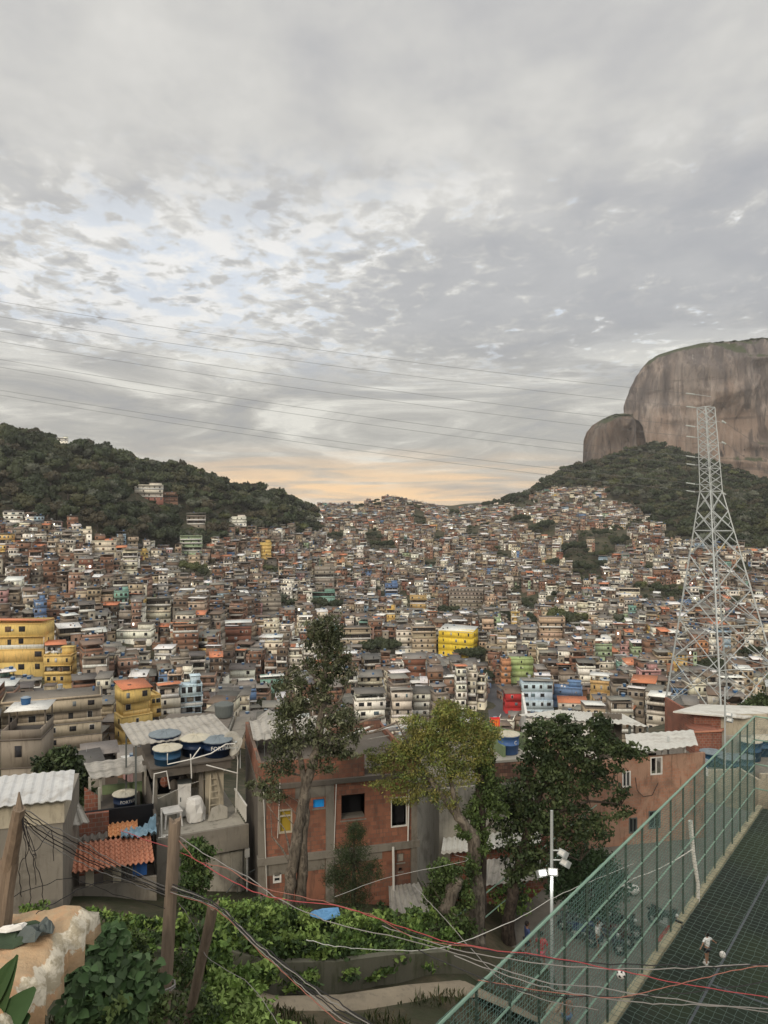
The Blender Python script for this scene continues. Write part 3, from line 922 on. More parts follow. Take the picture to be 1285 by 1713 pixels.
# ------------------------------------------------------------------ landmark houses
# u0, u1, v_top, v_base, depth, colour, roof, rotation, label, short name, options
LM = [
 (-25, 70, 1044, 1128, 198, 'mustard', 'orange tiled roof', -0.15, 'large yellow four-storey block with small orange tiled roofs, at the left edge', 'the large yellow block', dict(win=(4, 5), n=4, winw=1.9, winh=1.2)),
 (74, 118, 1098, 1160, 190, 'yellow', 'flat concrete roof', -0.15, 'low pale yellow terraced annex beside the large yellow block', 'the pale yellow annex', dict(win=(3, 4))),
 (10, 163, 1172, 1275, 166, 'beige', 'flat concrete roof', 0.12, 'long beige five-storey building with grey flat roof and many square windows', 'the long beige building', dict(win=(5, 6), winw=1.2)),
 (208, 251, 1152, 1262, 212, 'mustard', 'orange tiled roof', 0.45, 'tall narrow golden yellow house with a bright orange roof', 'the narrow golden house', dict(win=(2, 3), n=5)),
 (252, 268, 1165, 1250, 206, 'yellow', 'flat concrete roof', 0.45, 'slim yellow annex stepping down beside the narrow golden house', 'the slim yellow annex', dict(win=(1, 2))),
 (267, 300, 1150, 1235, 214, 'off-white', 'orange tiled roof', 0.2, 'off-white four-storey house under a long salmon tiled roof', 'the salmon-roofed white house', dict(win=(2, 2))),
 (301, 338, 1148, 1232, 216, 'pale blue', 'flat concrete roof', 0.2, 'pale blue-white house with large dark windows on every floor', 'the large-windowed pale blue house', dict(win=(3, 3), winw=1.6, winh=1.6)),
 (4, 66, 1236, 1330, 92, 'bare concrete', 'open rooftop terrace', -0.1, 'bare concrete house with one green window, by the round dark tree', 'the green-windowed house', dict(win=(1, 1))),
 (734, 788, 1056, 1100, 336, 'bright yellow', 'white metal roof', -0.35, 'vivid yellow building under a white metal roof', 'the vivid yellow building', dict(win=(3, 4), winw=0.8, n=4, balcony=False)),
 (752, 808, 984, 1022, 520, 'grey', 'flat concrete roof', 0.0, 'long pale grey block with four rows of small windows', 'the long grey block', dict(win=(9, 10), winw=1.3)),
 (686, 714, 997, 1024, 500, 'ochre', 'flat concrete roof', 0.0, 'orange-yellow house with cream bottom floor and white trim', 'the orange-yellow house', dict(win=(3, 4), low=(1, (0.6, 0.5, 0.3)))),
 (526, 559, 948, 980, 560, 'grey', 'flat concrete roof', 0.05, 'grey cube-shaped building with white framed windows', 'the grey cube building', dict(win=(3, 4))),
 (522, 560, 992, 1008, 510, 'turquoise', 'flat concrete roof', 0.0, 'turquoise low house above the dark round trees', 'the turquoise house', dict(win=(3, 4))),
 (645, 666, 977, 1000, 580, 'blue', 'flat concrete roof', 0.1, 'steel blue tall house among brown houses', 'the steel blue house', dict(win=(2, 3))),
 (876, 926, 1143, 1200, 262, 'pale blue', 'grey sheet roof', 0.1, 'pale grey-blue four-storey building with rows of dark windows', 'the grey-blue building', dict(win=(4, 4), winw=1.4, balcony=False, tank=True)),
 (926, 972, 1152, 1185, 266, 'blue', 'flat concrete roof', -0.12, 'bright blue house joined to the grey-blue building', 'the bright blue house', dict(win=(2, 3), winw=0.7, winh=0.5, balcony=False)),
 (846, 875, 1160, 1198, 256, 'red', 'brown sheet roof', 0.1, 'bright red windowless wall house beside the street', 'the red wall house', dict(win=(1, 1), balcony=False)),
 (855, 892, 1103, 1142, 300, 'lime green', 'flat concrete roof', 0.1, 'lime green building with few windows', 'the lime green building', dict(win=(1, 2), balcony=False)),
 (840, 855, 1104, 1155, 298, 'orange', 'flat concrete roof', 0.1, 'narrow orange-red tower house left of the lime green building', 'the orange tower house', dict(win=(1, 1), balcony=False)),
 (988, 1022, 1144, 1174, 272, 'ochre', 'open rooftop terrace', -0.2, 'ochre yellow house with terrace, right of the bright blue house', 'the ochre terrace house', dict(win=(2, 3))),
 (936, 982, 1176, 1196, 236, 'off-white', 'orange tiled roof', 0.0, 'low house with a wide vivid orange tiled roof', 'the wide orange roof', dict(win=(2, 3))),
 (995, 1024, 1080, 1108, 390, 'pale green', 'open rooftop terrace', 0.1, 'pale green house with white roof terrace', 'the pale green terrace house', dict(win=(2, 3))),
 (903, 945, 1034, 1074, 430, 'peach', 'flat concrete roof', 0.05, 'peach coloured five-storey building on a green mound', 'the peach building', dict(win=(4, 4))),
 (856, 870, 1025, 1050, 440, 'yellow', 'flat concrete roof', 0.0, 'plain yellow house left of the peach building', 'the plain yellow house', dict(win=(1, 2))),
 (302, 337, 897, 928, 500, 'pale green', 'flat concrete roof', 0.05, 'green and white balconied building at the foot of the wooded hill', 'the green balconied building', dict(win=(3, 4), balcony=True)),
 (228, 272, 812, 838, 560, 'off-white', 'flat concrete roof', 0.25, 'large off-white building over bare brick standing high in the wooded hill', 'the hillside villa', dict(win=(5, 6), low=(1, (0.3, 0.14, 0.1)))),
 (272, 297, 824, 844, 562, 'brick', 'flat concrete roof', 0.25, 'brick wing beside the large off-white building in the woods', 'the brick wing', dict(win=(3, 3))),
 (313, 344, 864, 884, 540, 'bare concrete', 'open rooftop terrace', 0.1, 'unfinished concrete frame house at the edge of the woods', 'the unfinished frame house', dict(win=(3, 4), balcony=True)),
 (384, 412, 865, 880, 590, 'white', 'flat concrete roof', 0.2, 'small white two-storey house alone among the hill trees', 'the lone white house', dict(win=(4, 5))),
 (96, 112, 733, 741, 585, 'white', 'flat concrete roof', 0.0, 'tiny white house on the ridge of the wooded hill', 'the ridge house', dict(win=(2, 3))),
 (436, 454, 908, 936, 560, 'mustard', 'flat concrete roof', 0.2, 'mustard yellow windowless house below the wooded hill', 'the mustard house', dict(win=(1, 1))),
 (205, 229, 925, 962, 395, 'cream', 'open rooftop terrace', 0.05, 'cream four-storey narrow house in the upper left rows', 'the narrow cream house', dict(win=(2, 2))),
 (154, 193, 906, 932, 425, 'cream', 'flat concrete roof', 0.05, 'wide cream house in the topmost rows under the woods', 'the wide cream house', dict(win=(4, 5))),
 (7, 37, 856, 876, 415, 'white', 'dark sheet roof', 0.1, 'white house with dark windows at the top left row', 'the top white house', dict(win=(2, 3), winw=1.8)),
 (647, 661, 1020, 1044, 400, 'yellow', 'flat concrete roof', 0.0, 'slender pale yellow tower house with four small windows', 'the slender yellow tower', dict(win=(2, 2))),
 (596, 645, 1172, 1232, 238, 'white', 'open rooftop terrace', 0.15, 'white four-storey corner building with a red band at street level', 'the white corner building', dict(win=(2, 3), winw=1.4)),
 (656, 690, 1158, 1228, 236, 'off-white', 'grey sheet roof', 0.1, 'off-white house with sky-blue top floor', 'the sky-blue-topped house', dict(win=(2, 2))),
 (600, 640, 1132, 1172, 256, 'cream', 'grey sheet roof', 0.1, 'cream two-storey house under a large grey roof', 'the grey-roofed cream house', dict(win=(2, 3))),
 (692, 728, 1160, 1212, 244, 'white', 'dark sheet roof', 0.15, 'white house with dark sheet roof near the yellowish tree', 'the dark-roofed white house', dict(win=(3, 3))),
 (764, 781, 1118, 1196, 262, 'white', 'orange tiled roof', 0.1, 'tall thin white house with reddish roof', 'the tall thin white house', dict(win=(2, 2))),
 (783, 797, 1124, 1192, 268, 'off-white', 'flat concrete roof', -0.1, 'second tall thin house, off-white, stepping down to the street', 'the second thin house', dict(win=(2, 2))),
 (798, 811, 1132, 1188, 272, 'cream', 'flat concrete roof', -0.2, 'last thin cream house of the curved row above the street', 'the last thin house', dict(win=(1, 2))),
 (675, 714, 1102, 1135, 292, 'red brick', 'grey sheet roof', 0.05, 'red brick house with exposed columns and grey roof', 'the exposed-column brick house', dict(win=(2, 3))),
 (569, 621, 1052, 1088, 330, 'beige', 'flat concrete roof', 0.1, 'plain beige-grey building left of the dark round tree', 'the plain beige building', dict(win=(4, 4))),
 (664, 690, 1056, 1094, 336, 'off-white', 'flat concrete roof', 0.1, 'off-white stepped building right of the dark round tree', 'the stepped off-white building', dict(win=(2, 3))),
 (690, 730, 1050, 1094, 344, 'beige', 'flat concrete roof', 0.1, 'beige four-storey building left of the vivid yellow one', 'the beige neighbour', dict(win=(3, 4))),
 (195, 250, 1056, 1080, 255, 'white', 'flat concrete roof', -0.15, 'bright white low house with stepped terraces', 'the bright white low house', dict(win=(2, 3))),
 (258, 287, 1086, 1108, 245, 'white', 'white metal roof', -0.2, 'white three-storey house with a row of small windows', 'the row-windowed white house', dict(win=(4, 4))),
 (384, 425, 1120, 1146, 262, 'white', 'dark sheet roof', 0.0, 'white house with half dark, half orange roof', 'the two-tone-roofed house', dict(win=(2, 2), winw=1.8)),
 (437, 474, 1135, 1160, 248, 'turquoise', 'white metal roof', 0.1, 'turquoise and white house with a magenta awning', 'the magenta-awning house', dict(win=(2, 3))),
 (438, 470, 1000, 1030, 400, 'grey', 'flat concrete roof', 0.1, 'blue-grey two-storey house left of a dark tree', 'the blue-grey house', dict(win=(2, 2))),
 (242, 284, 1004, 1045, 320, 'cream', 'dark sheet roof', 0.0, 'cream house with dark roof storey and wide balconies', 'the dark-topped cream house', dict(win=(3, 3))),
 (1040, 1056, 1080, 1098, 400, 'pink', 'flat concrete roof', 0.0, 'small pink house right of the pale green one', 'the small pink house', dict(win=(2, 2))),
 (1058, 1082, 1076, 1104, 395, 'pale green', 'white metal roof', 0.1, 'mint green house with white upper floor', 'the mint house', dict(win=(2, 3))),
 (1035, 1070, 985, 1000, 560, 'cream', 'flat concrete roof', 0.0, 'cream row house on the right-hand slope', 'the cream row house', dict(win=(4, 5))),
 (1003, 1028, 1110, 1142, 330, 'off-white', 'flat concrete roof', 0.1, 'off-white three-storey house with dark upper openings', 'the upper-openings house', dict(win=(3, 3))),
 (370, 420, 1052, 1085, 262, 'red brick', 'open rooftop terrace', 0.05, 'red brick three-storey house with covered roof terrace', 'the covered-terrace brick house', dict(win=(3, 4))),
 (290, 330, 1048, 1100, 258, 'brick', 'open rooftop terrace', 0.05, 'brown brick four-storey house under a flat canopy', 'the canopied brown house', dict(win=(3, 3))),
]
LMI = []
for L in LM:
    u0, u1, vt, vb, Y, col, roof, rot, label, short, opt = L
    uc = (u0 + u1) / 2
    if Y >= 185: Y = min(hit(uc, vb, 185).y, 760)
    p = px2(uc, vb, Y)
    W_ = (u1 - u0) / FPX * Y
    Hm = (vb - vt) / FPX * Y
    LMI.append(dict(u0=u0, u1=u1, vt=vt, vb=vb, Y=Y, uc=uc, vc=(vt + vb) / 2, p=p, w=W_, h=Hm, col=col, roof=roof, rot=rot, label=label, short=short, opt=opt))

for q in LMI:
    r = random.Random(int(q['uc'] * 7 + q['Y']))
    n = max(1, round(q['h'] / SH))
    if q['label'].startswith('pale grey-blue'): n = 4
    k = q['h'] / (n * SH)
    o = dict(q['opt'])
    n = o.pop('n', n); k = q['h'] / (n * SH)
    o['side'] = False
    if q['col'] in ('mustard', 'bright yellow', 'yellow', 'blue', 'lime green', 'red', 'ochre', 'pale blue'): o['trim'] = True
    B = house_boxes(r, q['w'] / max(0.8, math.cos(q['rot'])), max(6.0, min(11, q['w'] * 0.7)), n, CC[q['col']], q['roof'], sink=9.0 if q['Y'] < 300 else 5.0, **o)
    root = build_house(B, q['p'], q['rot'] + math.atan2(-q['p'].x, q['p'].y) * 0.6, q['label'], 'house', name='house')
    root.scale = (1, 1, k)
    if 'sky-blue' in q['label']:
        pass

# ------------------------------------------------------------------ where woods stand on the hills
FB_U = [-200, 0, 60, 130, 180, 250, 300, 345, 380, 430, 480, 512, 534, 536, 838, 842, 880, 930, 980, 1040, 1090, 1150, 1200, 1285, 1500]
FB_V = [850, 872, 880, 893, 912, 925, 930, 925, 905, 898, 896, 902, 905, -50, -50, 840, 842, 824, 818, 836, 884, 905, 928, 932, 930]


def gv(x, Y):
    return 856.5 - ground(x, Y) / Y * FPX


def in_woods(x, Y):
    u = 642.5 + x / Y * FPX
    v = gv(x, Y)
    wob = (vnoise(np.asarray(x) / 30.0, np.asarray(Y) / 30.0, 9) - 0.5) * 26
    return (v + wob * (np.asarray(u) > 830) < np.interp(u, FB_U, FB_V)) & (np.asarray(Y) > 330)


CLUMPS = [  # u, v_base, half width px, count, kind (tree groups standing between the houses)
    (325, 966, 24, 5, 0), (545, 1024, 22, 5, 1), (635, 1100, 30, 7, 1), (480, 1020, 16, 4, 1), (452, 960, 14, 3, 0), (790, 1110, 22, 5, 1), (812, 1140, 14, 4, 1),
    (640, 922, 18, 5, 1), (625, 905, 12, 3, 1), (950, 1052, 30, 6, 0), (905, 1050, 14, 3, 0), (720, 950, 10, 2, 1), (690, 1015, 10, 2, 1), (750, 1032, 16, 4, 1), (705, 882, 9, 2, 1),
    (870, 878, 16, 4, 1), (905, 892, 20, 5, 1), (985, 960, 26, 6, 1), (960, 925, 20, 5, 1), (1010, 935, 16, 4, 0), (925, 950, 12, 3, 1), (1040, 915, 14, 4, 1), (1088, 955, 8, 2, 1), (1120, 1000, 10, 3, 1),
    (1190, 1130, 26, 6, 1), (1260, 1105, 20, 4, 1), (1270, 1190, 16, 3, 0), (1245, 960, 12, 3, 1), (1130, 905, 14, 3, 0), (840, 935, 9, 2, 1), (790, 898, 8, 2, 1), (735, 905, 8, 2, 1), (1005, 900, 12, 3, 1),
    (560, 905, 12, 3, 1), (585, 960, 8, 2, 1), (95, 1265, 8, 0, 1), (530, 968, 8, 2, 0), (885, 1020, 8, 2, 1), (820, 850, 14, 4, 1), (845, 845, 10, 3, 1), (760, 862, 8, 2, 1), (630, 848, 8, 2, 1), (600, 853, 8, 2, 1), (700, 870, 7, 2, 1), (1230, 1012, 8, 2, 1), (470, 1170, 16, 3, 0), (440, 1195, 14, 3, 0), (800, 1215, 16, 4, 0),
]


def in_grove(x, Y):
    x = np.asarray(x, float); Y = np.asarray(Y, float)
    u = 642.5 + x / Y * FPX
    k = vnoise(x / 34.0, Y / 42.0, 41) * 0.7 + vnoise(x / 12.0, Y / 14.0, 42) * 0.3
    th = np.interp(u, [500, 620, 820, 900, 1285], [0.86, 0.80, 0.70, 0.60, 0.64])
    return (k > th) & (Y > 430)


def skyline(u):  # below this photo row everything is behind the near houses
    return np.interp(u, [-50, 0, 110, 140, 220, 300, 390, 440, 600, 700, 830, 860, 1000, 1120, 1285, 1400], [1330, 1325, 1300, 1290, 1235, 1200, 1180, 1235, 1250, 1240, 1225, 1200, 1205, 1195, 1185, 1185])


GB = (830, 1145, 1300)


def on_road(u, v):
    c = 830 + (v - 1150) * 0.05
    return (abs(u - c) < 13 + (v - 1150) * 0.14) & (v > 1148) & (v < 1235)


H = []
Yc = 118.0
while Yc < 1010:
    step = 8.0 if Yc < 300 else 7.2
    x = -0.62 * Yc - rnd.uniform(0, 8)
    while x < 0.62 * Yc + 6:
        w_ = rnd.uniform(3.4, 7.4)
        xx = x + w_ / 2
        YY = Yc + rnd.uniform(-2.2, 2.2)
        x += w_ + (rnd.uniform(0.1, 0.5) if rnd.random() < 0.8 else rnd.uniform(1.2, 3.0))
        if in_woods(xx, YY):
            continue
        u = 642.5 + xx / YY * FPX; v = float(gv(xx, YY))
        if YY < float(np.interp(u, [0, 200, 430, 600, 860, 1000, 1285], [112, 120, 175, 190, 200, 195, 190])): continue
        if in_grove(xx, YY): continue
        if on_road(u, v): continue
        if 870 < u < 1250 and YY < 165 and YY > 122 and u > 1120: continue   # the pylon's own plot
        n = rnd.choice((1, 2, 3, 3, 4, 5)) if YY < 420 else rnd.choice((1, 2, 2, 3, 3, 4))
        vt = v - (n * SH + 1) / YY * FPX
        if vt > skyline(u): continue
        if YY > 780 and n > 2: n = 2
        # keep clear of landmark houses and of what they show
        wp = w_ / YY * FPX
        bad = False
        for q in LMI:
            if abs(u - q['uc']) < (q['u1'] - q['u0']) / 2 + wp / 2 - 1:
                if abs(YY - q['Y']) < 9 and abs(xx - q['p'].x) < q['w'] / 2 + w_ / 2 and True:
                    bad = True; break
                if YY <= q['Y'] + 4 and vt < q['vb'] - 2 and v > q['vt']:
                    n2 = int(max(0, math.floor(((v - (q['vb'] - 3)) / FPX * YY - 1.2) / SH)))
                    if n2 < 1: bad = True; break
                    n = min(n, n2)
        if bad: continue
        for (cu, cv, cw, cn, ck) in CLUMPS:
            if cn and abs(u - cu) < cw + wp * 0.4:
                if cv - 14 < v < cv + 5: bad = True; break
                if v >= cv + 5 and vt < cv - 5:
                    n2 = int(math.floor(((v - (cv - 6)) / FPX * YY - 1.5) / SH))
                    if n2 < 1: bad = True; break
                    n = min(n, n2); vt = v - (n * SH + 1) / YY * FPX
        if bad: continue
        H.append([xx, YY, float(ground(xx, YY)), w_, rnd.uniform(4.8, 7.4), n, u, v])
    Yc += step
H.sort(key=lambda h: -(h[3] * (h[5] * SH + 2)) / h[1] ** 2)
NIND = 290 - len(LMI)


def rel(u, v, q):
    du, dv = u - q['uc'], q['vc'] - v
    ang = math.degrees(math.atan2(dv, du)) % 360
    return ['right of', 'up and right of', 'above', 'up and left of', 'left of', 'down and left of', 'below', 'down and right of'][int((ang + 22.5) // 45) % 8]


WORDN = ['', 'one', 'two', 'three', 'four', 'five']
seen_labels = set(q['label'] for q in LMI)
rows, poses = [], []
n_ind = 0
for h in H:
    xx, YY, z, w_, d, n, u, v = h
    vt = v - (n * SH + 1) / YY * FPX
    r = random.Random(rnd.randint(0, 1 << 30))
    region = PAL
    k_or = float(vnoise(np.array(xx / 60), np.array(YY / 60), 12)) - 0.5
    rz = math.atan2(-xx, YY) * 0.7 + k_or * 0.9 + r.uniform(-0.18, 0.18)
    warm = 1.0
    if n_ind < NIND and u > -8 and u < 1293 and vt < skyline(u) - 12:
        vis = True
        lms = sorted(LMI, key=lambda q: abs(q['uc'] - u) + abs(q['vc'] - v) * 1.5)
        for tries in range(60):
            col = r.choice(region); roof = r.choice(RPAL)
            q = lms[0] if tries < 40 else lms[1]
            dist = math.hypot(q['uc'] - u, q['vc'] - v)
            near = 'just ' if dist < 45 else ''
            lab = f"{col} {WORDN[n]}-storey house with {roof.replace('flat concrete roof', 'flat roof')}, {near}{rel(u, v, q)} {q['short']}"
            if lab not in seen_labels and len(lab.split()) <= 16: break
        seen_labels.add(lab)
        B = house_boxes(r, w_, d, n, CC[col], roof, sink=7)
        build_house(B, (xx, YY, z), rz, lab, 'house', group='houses covering the valley slopes')
        n_ind += 1
    else:
        col = r.choice(region); roof = r.choice(RPAL)
        B = house_boxes(r, w_, d, n, CC[col], roof, sink=6, win=(2, 3))
        for b in B: rows.append(row(b)); poses.append((xx, YY, z, rz))
V, F, C = boxes_np(rows, np.array(poses))
M['far_lamp'] = mat('far_lamp', lambda t: (t.put(t.b.inputs['Emission Color'], (1.0, 0.93, 0.78)), t.put(t.b.inputs['Emission Strength'], 2.2), (0.8, 0.8, 0.75))[2])
lr = random.Random(77)
mi_ = np.zeros(len(F), np.int32)
sel = [i for i, q in enumerate(rows) if q[9] < 0.03 and abs(q[5] - 0.55) < 0.2 and lr.random() < 0.012]
for i in sel: mi_[6 * i:6 * i + 6] = 1
o = link_mesh('distant_houses', np_mesh('distant_houses', V, F, C, [M['house'], M['far_lamp']], mi=mi_))
tagit(o, 'dense mass of small brick, concrete and painted houses covering the far hillsides', 'houses', None, 'stuff')
print('houses', len(H), 'individual', n_ind + len(LMI), 'boxes', len(rows))

# ------------------------------------------------------------------ street between the red wall house and the curved row
def strip(name, pts, wd, m, lift=0.05, kind='structure'):
    V, F = [], []
    for i, (x, y, z) in enumerate(pts):
        a = Vector(pts[max(0, i - 1)]); b = Vector(pts[min(len(pts) - 1, i + 1)])
        d = (b - a); d.z = 0; d.normalize()
        nrm = Vector((-d.y, d.x, 0)) * wd / 2
        V += [(x + nrm.x, y + nrm.y, z + lift), (x - nrm.x, y - nrm.y, z + lift)]
    for i in range(len(pts) - 1): F.append([2 * i, 2 * i + 1, 2 * i + 3, 2 * i + 2])
    return tagit(link_mesh(name, np_mesh(name, V, F, mats=[m], smooth=True)), kind=kind)


M['asphalt'] = mat('asphalt', flat((0.085, 0.085, 0.09), 0.4, 0.6))
rp = []
for u_, v_ in [(826, 1146), (830, 1160), (833, 1176), (836, 1195), (842, 1218), (850, 1240)]:
    h_ = hit(u_, v_, 150)
    rp.append((h_.x, h_.y, h_.z))
strip('street', rp, 8.0, M['asphalt'], 0.35)
# ------------------------------------------------------------------ trees
def rand_quads(P, size, rng, aspect=0.5, up=0.0, outn=None):
    """one diamond leaf per point; size (n,) ; returns V, F"""
    n = len(P)
    d = rng.normal(size=(n, 3)); d[:, 2] -= up
    if outn is not None: d = d + outn * 0.0
    d /= np.linalg.norm(d, axis=1)[:, None]
    q = rng.normal(size=(n, 3))
    if outn is not None: q = q * 0.55 + np.cross(outn, d)
    s_ = np.cross(d, q); s_ /= (np.linalg.norm(s_, axis=1)[:, None] + 1e-9)
    L = size[:, None] * 0.5
    V = np.stack([P - d * L, P + s_ * L * aspect, P + d * L, P - s_ * L * aspect], 1)
    F = np.arange(4 * n).reshape(n, 4)
    return V.reshape(-1, 3), F


def crown_template(seed, nleaf, radius=1.0, flat_=0.75, nl=9, size=0.2):
    rng = np.random.default_rng(seed)
    cs = rng.normal(size=(nl, 3)); cs /= np.linalg.norm(cs, axis=1)[:, None]
    cs *= rng.uniform(0.25, 0.72, (nl, 1)); cs[:, 2] = np.abs(cs[:, 2]) * 0.8
    cr = rng.uniform(0.32, 0.52, nl)
    k = rng.integers(0, nl, nleaf)
    d = rng.normal(size=(nleaf, 3)); d /= np.linalg.norm(d, axis=1)[:, None]
    d[:, 2] = np.where(d[:, 2] < -0.3, -d[:, 2], d[:, 2])
    P = cs[k] + d * cr[k][:, None] * rng.uniform(0.7, 1.08, (nleaf, 1))
    P[:, 2] *= flat_
    V, F = rand_quads(P * radius, rng.uniform(0.7, 1.3, nleaf) * size * radius, rng, 0.75, 0, d)
    tone = rng.uniform(0.85, 1.15, nl)[k] * rng.uniform(0.88, 1.12, nleaf)
    # solid hearts of the lobes
    ico_v, ico_f = [], []
    for c_, r_ in zip(cs, cr):
        m = MB(); m.ball((c_[0], c_[1], c_[2] * flat_), r_ * 0.80, 8, 5, (1, 1, flat_))
        b = len(ico_v)
        ico_v += m.v; ico_f += [tuple(b + i for i in f) for f in m.f]
    IV = np.array(ico_v) * radius
    IV += rng.normal(size=IV.shape) * 0.03 * radius
    IF = np.array(ico_f) + len(V)
    V = np.concatenate([V, IV]); F = np.concatenate([F, IF])
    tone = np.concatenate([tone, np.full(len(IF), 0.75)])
    return V, F, tone


GREENS = {
    'dark green': (0.030, 0.040, 0.019), 'mid green': (0.044, 0.054, 0.025), 'olive': (0.062, 0.064, 0.031),
    'yellow-green': (0.080, 0.090, 0.032), 'greyish green': (0.085, 0.092, 0.066), 'brownish green': (0.062, 0.054, 0.033),
}
GN = ['dark green', 'mid green', 'olive', 'yellow-green', 'greyish green', 'brownish green']
GW = [0.34, 0.27, 0.17, 0.04, 0.10, 0.08]
TPL = [crown_template(100 + i, 300, nl=8 + i, flat_=[0.8, 0.7, 0.9, 0.75, 1.0][i]) for i in range(5)]
TPL_LO = [crown_template(200 + i, 110, nl=6, size=0.30, flat_=0.75) for i in range(4)]
TRUNK = MB()
TRUNK.tube([(0, 0, -0.9), (0.03, 0.0, -0.4), (0, 0.03, 0.1)], [0.07, 0.05, 0.035], 6)
_tr = (np.array(TRUNK.v), TRUNK.f)
_tree_me = {}


def tree_mesh(kind, i):
    k = (kind, i)
    if k not in _tree_me:
        V, F, tone = TPL[i]
        C = np.array(GREENS[kind])[None] * tone[:, None]
        me_c = np_mesh('crown', V, F, C, [M['foliage']])
        m = MB(); m.tube([(0, 0, -1.15), (0.03, 0.0, -0.5), (0, 0.03, 0.1)], [0.075, 0.055, 0.035], 6)
        o = m.build('trunk', M['bark_dark'])
        _tree_me[k] = (me_c, o.data)
        bpy.data.objects.remove(o)
    return _tree_me[k]


def place_tree(x, y, z, r_, kind, i, label, group, parts=True, rz=None, hz=None):
    me_c, me_t = tree_mesh(kind, i)
    root = empty('tree', (x, y, z), rnd.uniform(0, 6.28) if rz is None else rz, label=label, cat='tree', group=group)
    lift = r_ * 1.0
    c = link_mesh('crown', me_c, root); c.scale = (r_, r_, r_ * (hz or 1.0)); c.location = (0, 0, lift)
    t = link_mesh('trunk', me_t, root); t.scale = (r_, r_, r_); t.location = (0, 0, lift)
    return root


n_tree = 0
REG_C = {0: 'olive', 1: 'dark green'}
PLACES = []
for ci, (cu, cv, cw, cn, ck) in enumerate(CLUMPS):
    if not cn: continue
    base = hit(cu, cv, 120)
    lm = min(LMI, key=lambda q: abs(q['uc'] - cu) + abs(q['vc'] - cv))
    for j in range(cn):
        x = base.x + (j - (cn - 1) / 2) / max(1, cn) * 2 * cw / FPX * base.y * 0.9 + rnd.uniform(-1, 1)
        y = base.y + rnd.uniform(-2, 4)
        r_ = min(cw / FPX * base.y * rnd.uniform(0.5, 0.7), rnd.uniform(4.6, 6.8))
        kind = rnd.choice(['dark green', 'dark green', 'mid green']) if ck else rnd.choice(['olive', 'mid green', 'yellow-green'])
        pos = ('leftmost', 'second from left', 'third from left', 'fourth from left', 'fifth from left', 'sixth from left', 'seventh from left')[j] if j < cn - 1 or cn == 1 else 'rightmost'
        lab = f"{pos} {kind} tree of the clump {rel(cu, cv, lm)} {lm['short']}"
        lab = lab.replace(' of the clump', ' of the trees') if len(lab.split()) <= 16 else f"{pos} {kind} tree {rel(cu, cv, lm)} {lm['short']}"
        if len(lab.split()) > 14: lab = lab.replace(' green tree', ' tree')
        while lab in seen_labels: lab = lab.replace(' tree ', ' bushy tree ', 1) if ' bushy' not in lab else lab.replace(' bushy', ' low bushy', 1)
        seen_labels.add(lab)
        place_tree(x, y, gz(x, y), max(r_, 2.4), kind, rnd.randrange(5), lab, 'trees in clumps between the houses')
        n_tree += 1

cand = []
for (xa, xb, ya, yb, st) in [(-420, -5, 380, 860, 8.6), (130, 640, 480, 1360, 8.8)]:
    y = ya
    while y < yb:
        x = xa
        while x < xb:
            X = x + rnd.uniform(-3, 3); Y = y + rnd.uniform(-3, 3)
            if abs(X) < 0.60 * Y and in_woods(X, Y):
                cand.append((X, Y))
            x += st
        y += st * (1.0 if ya < 450 else 1.0)
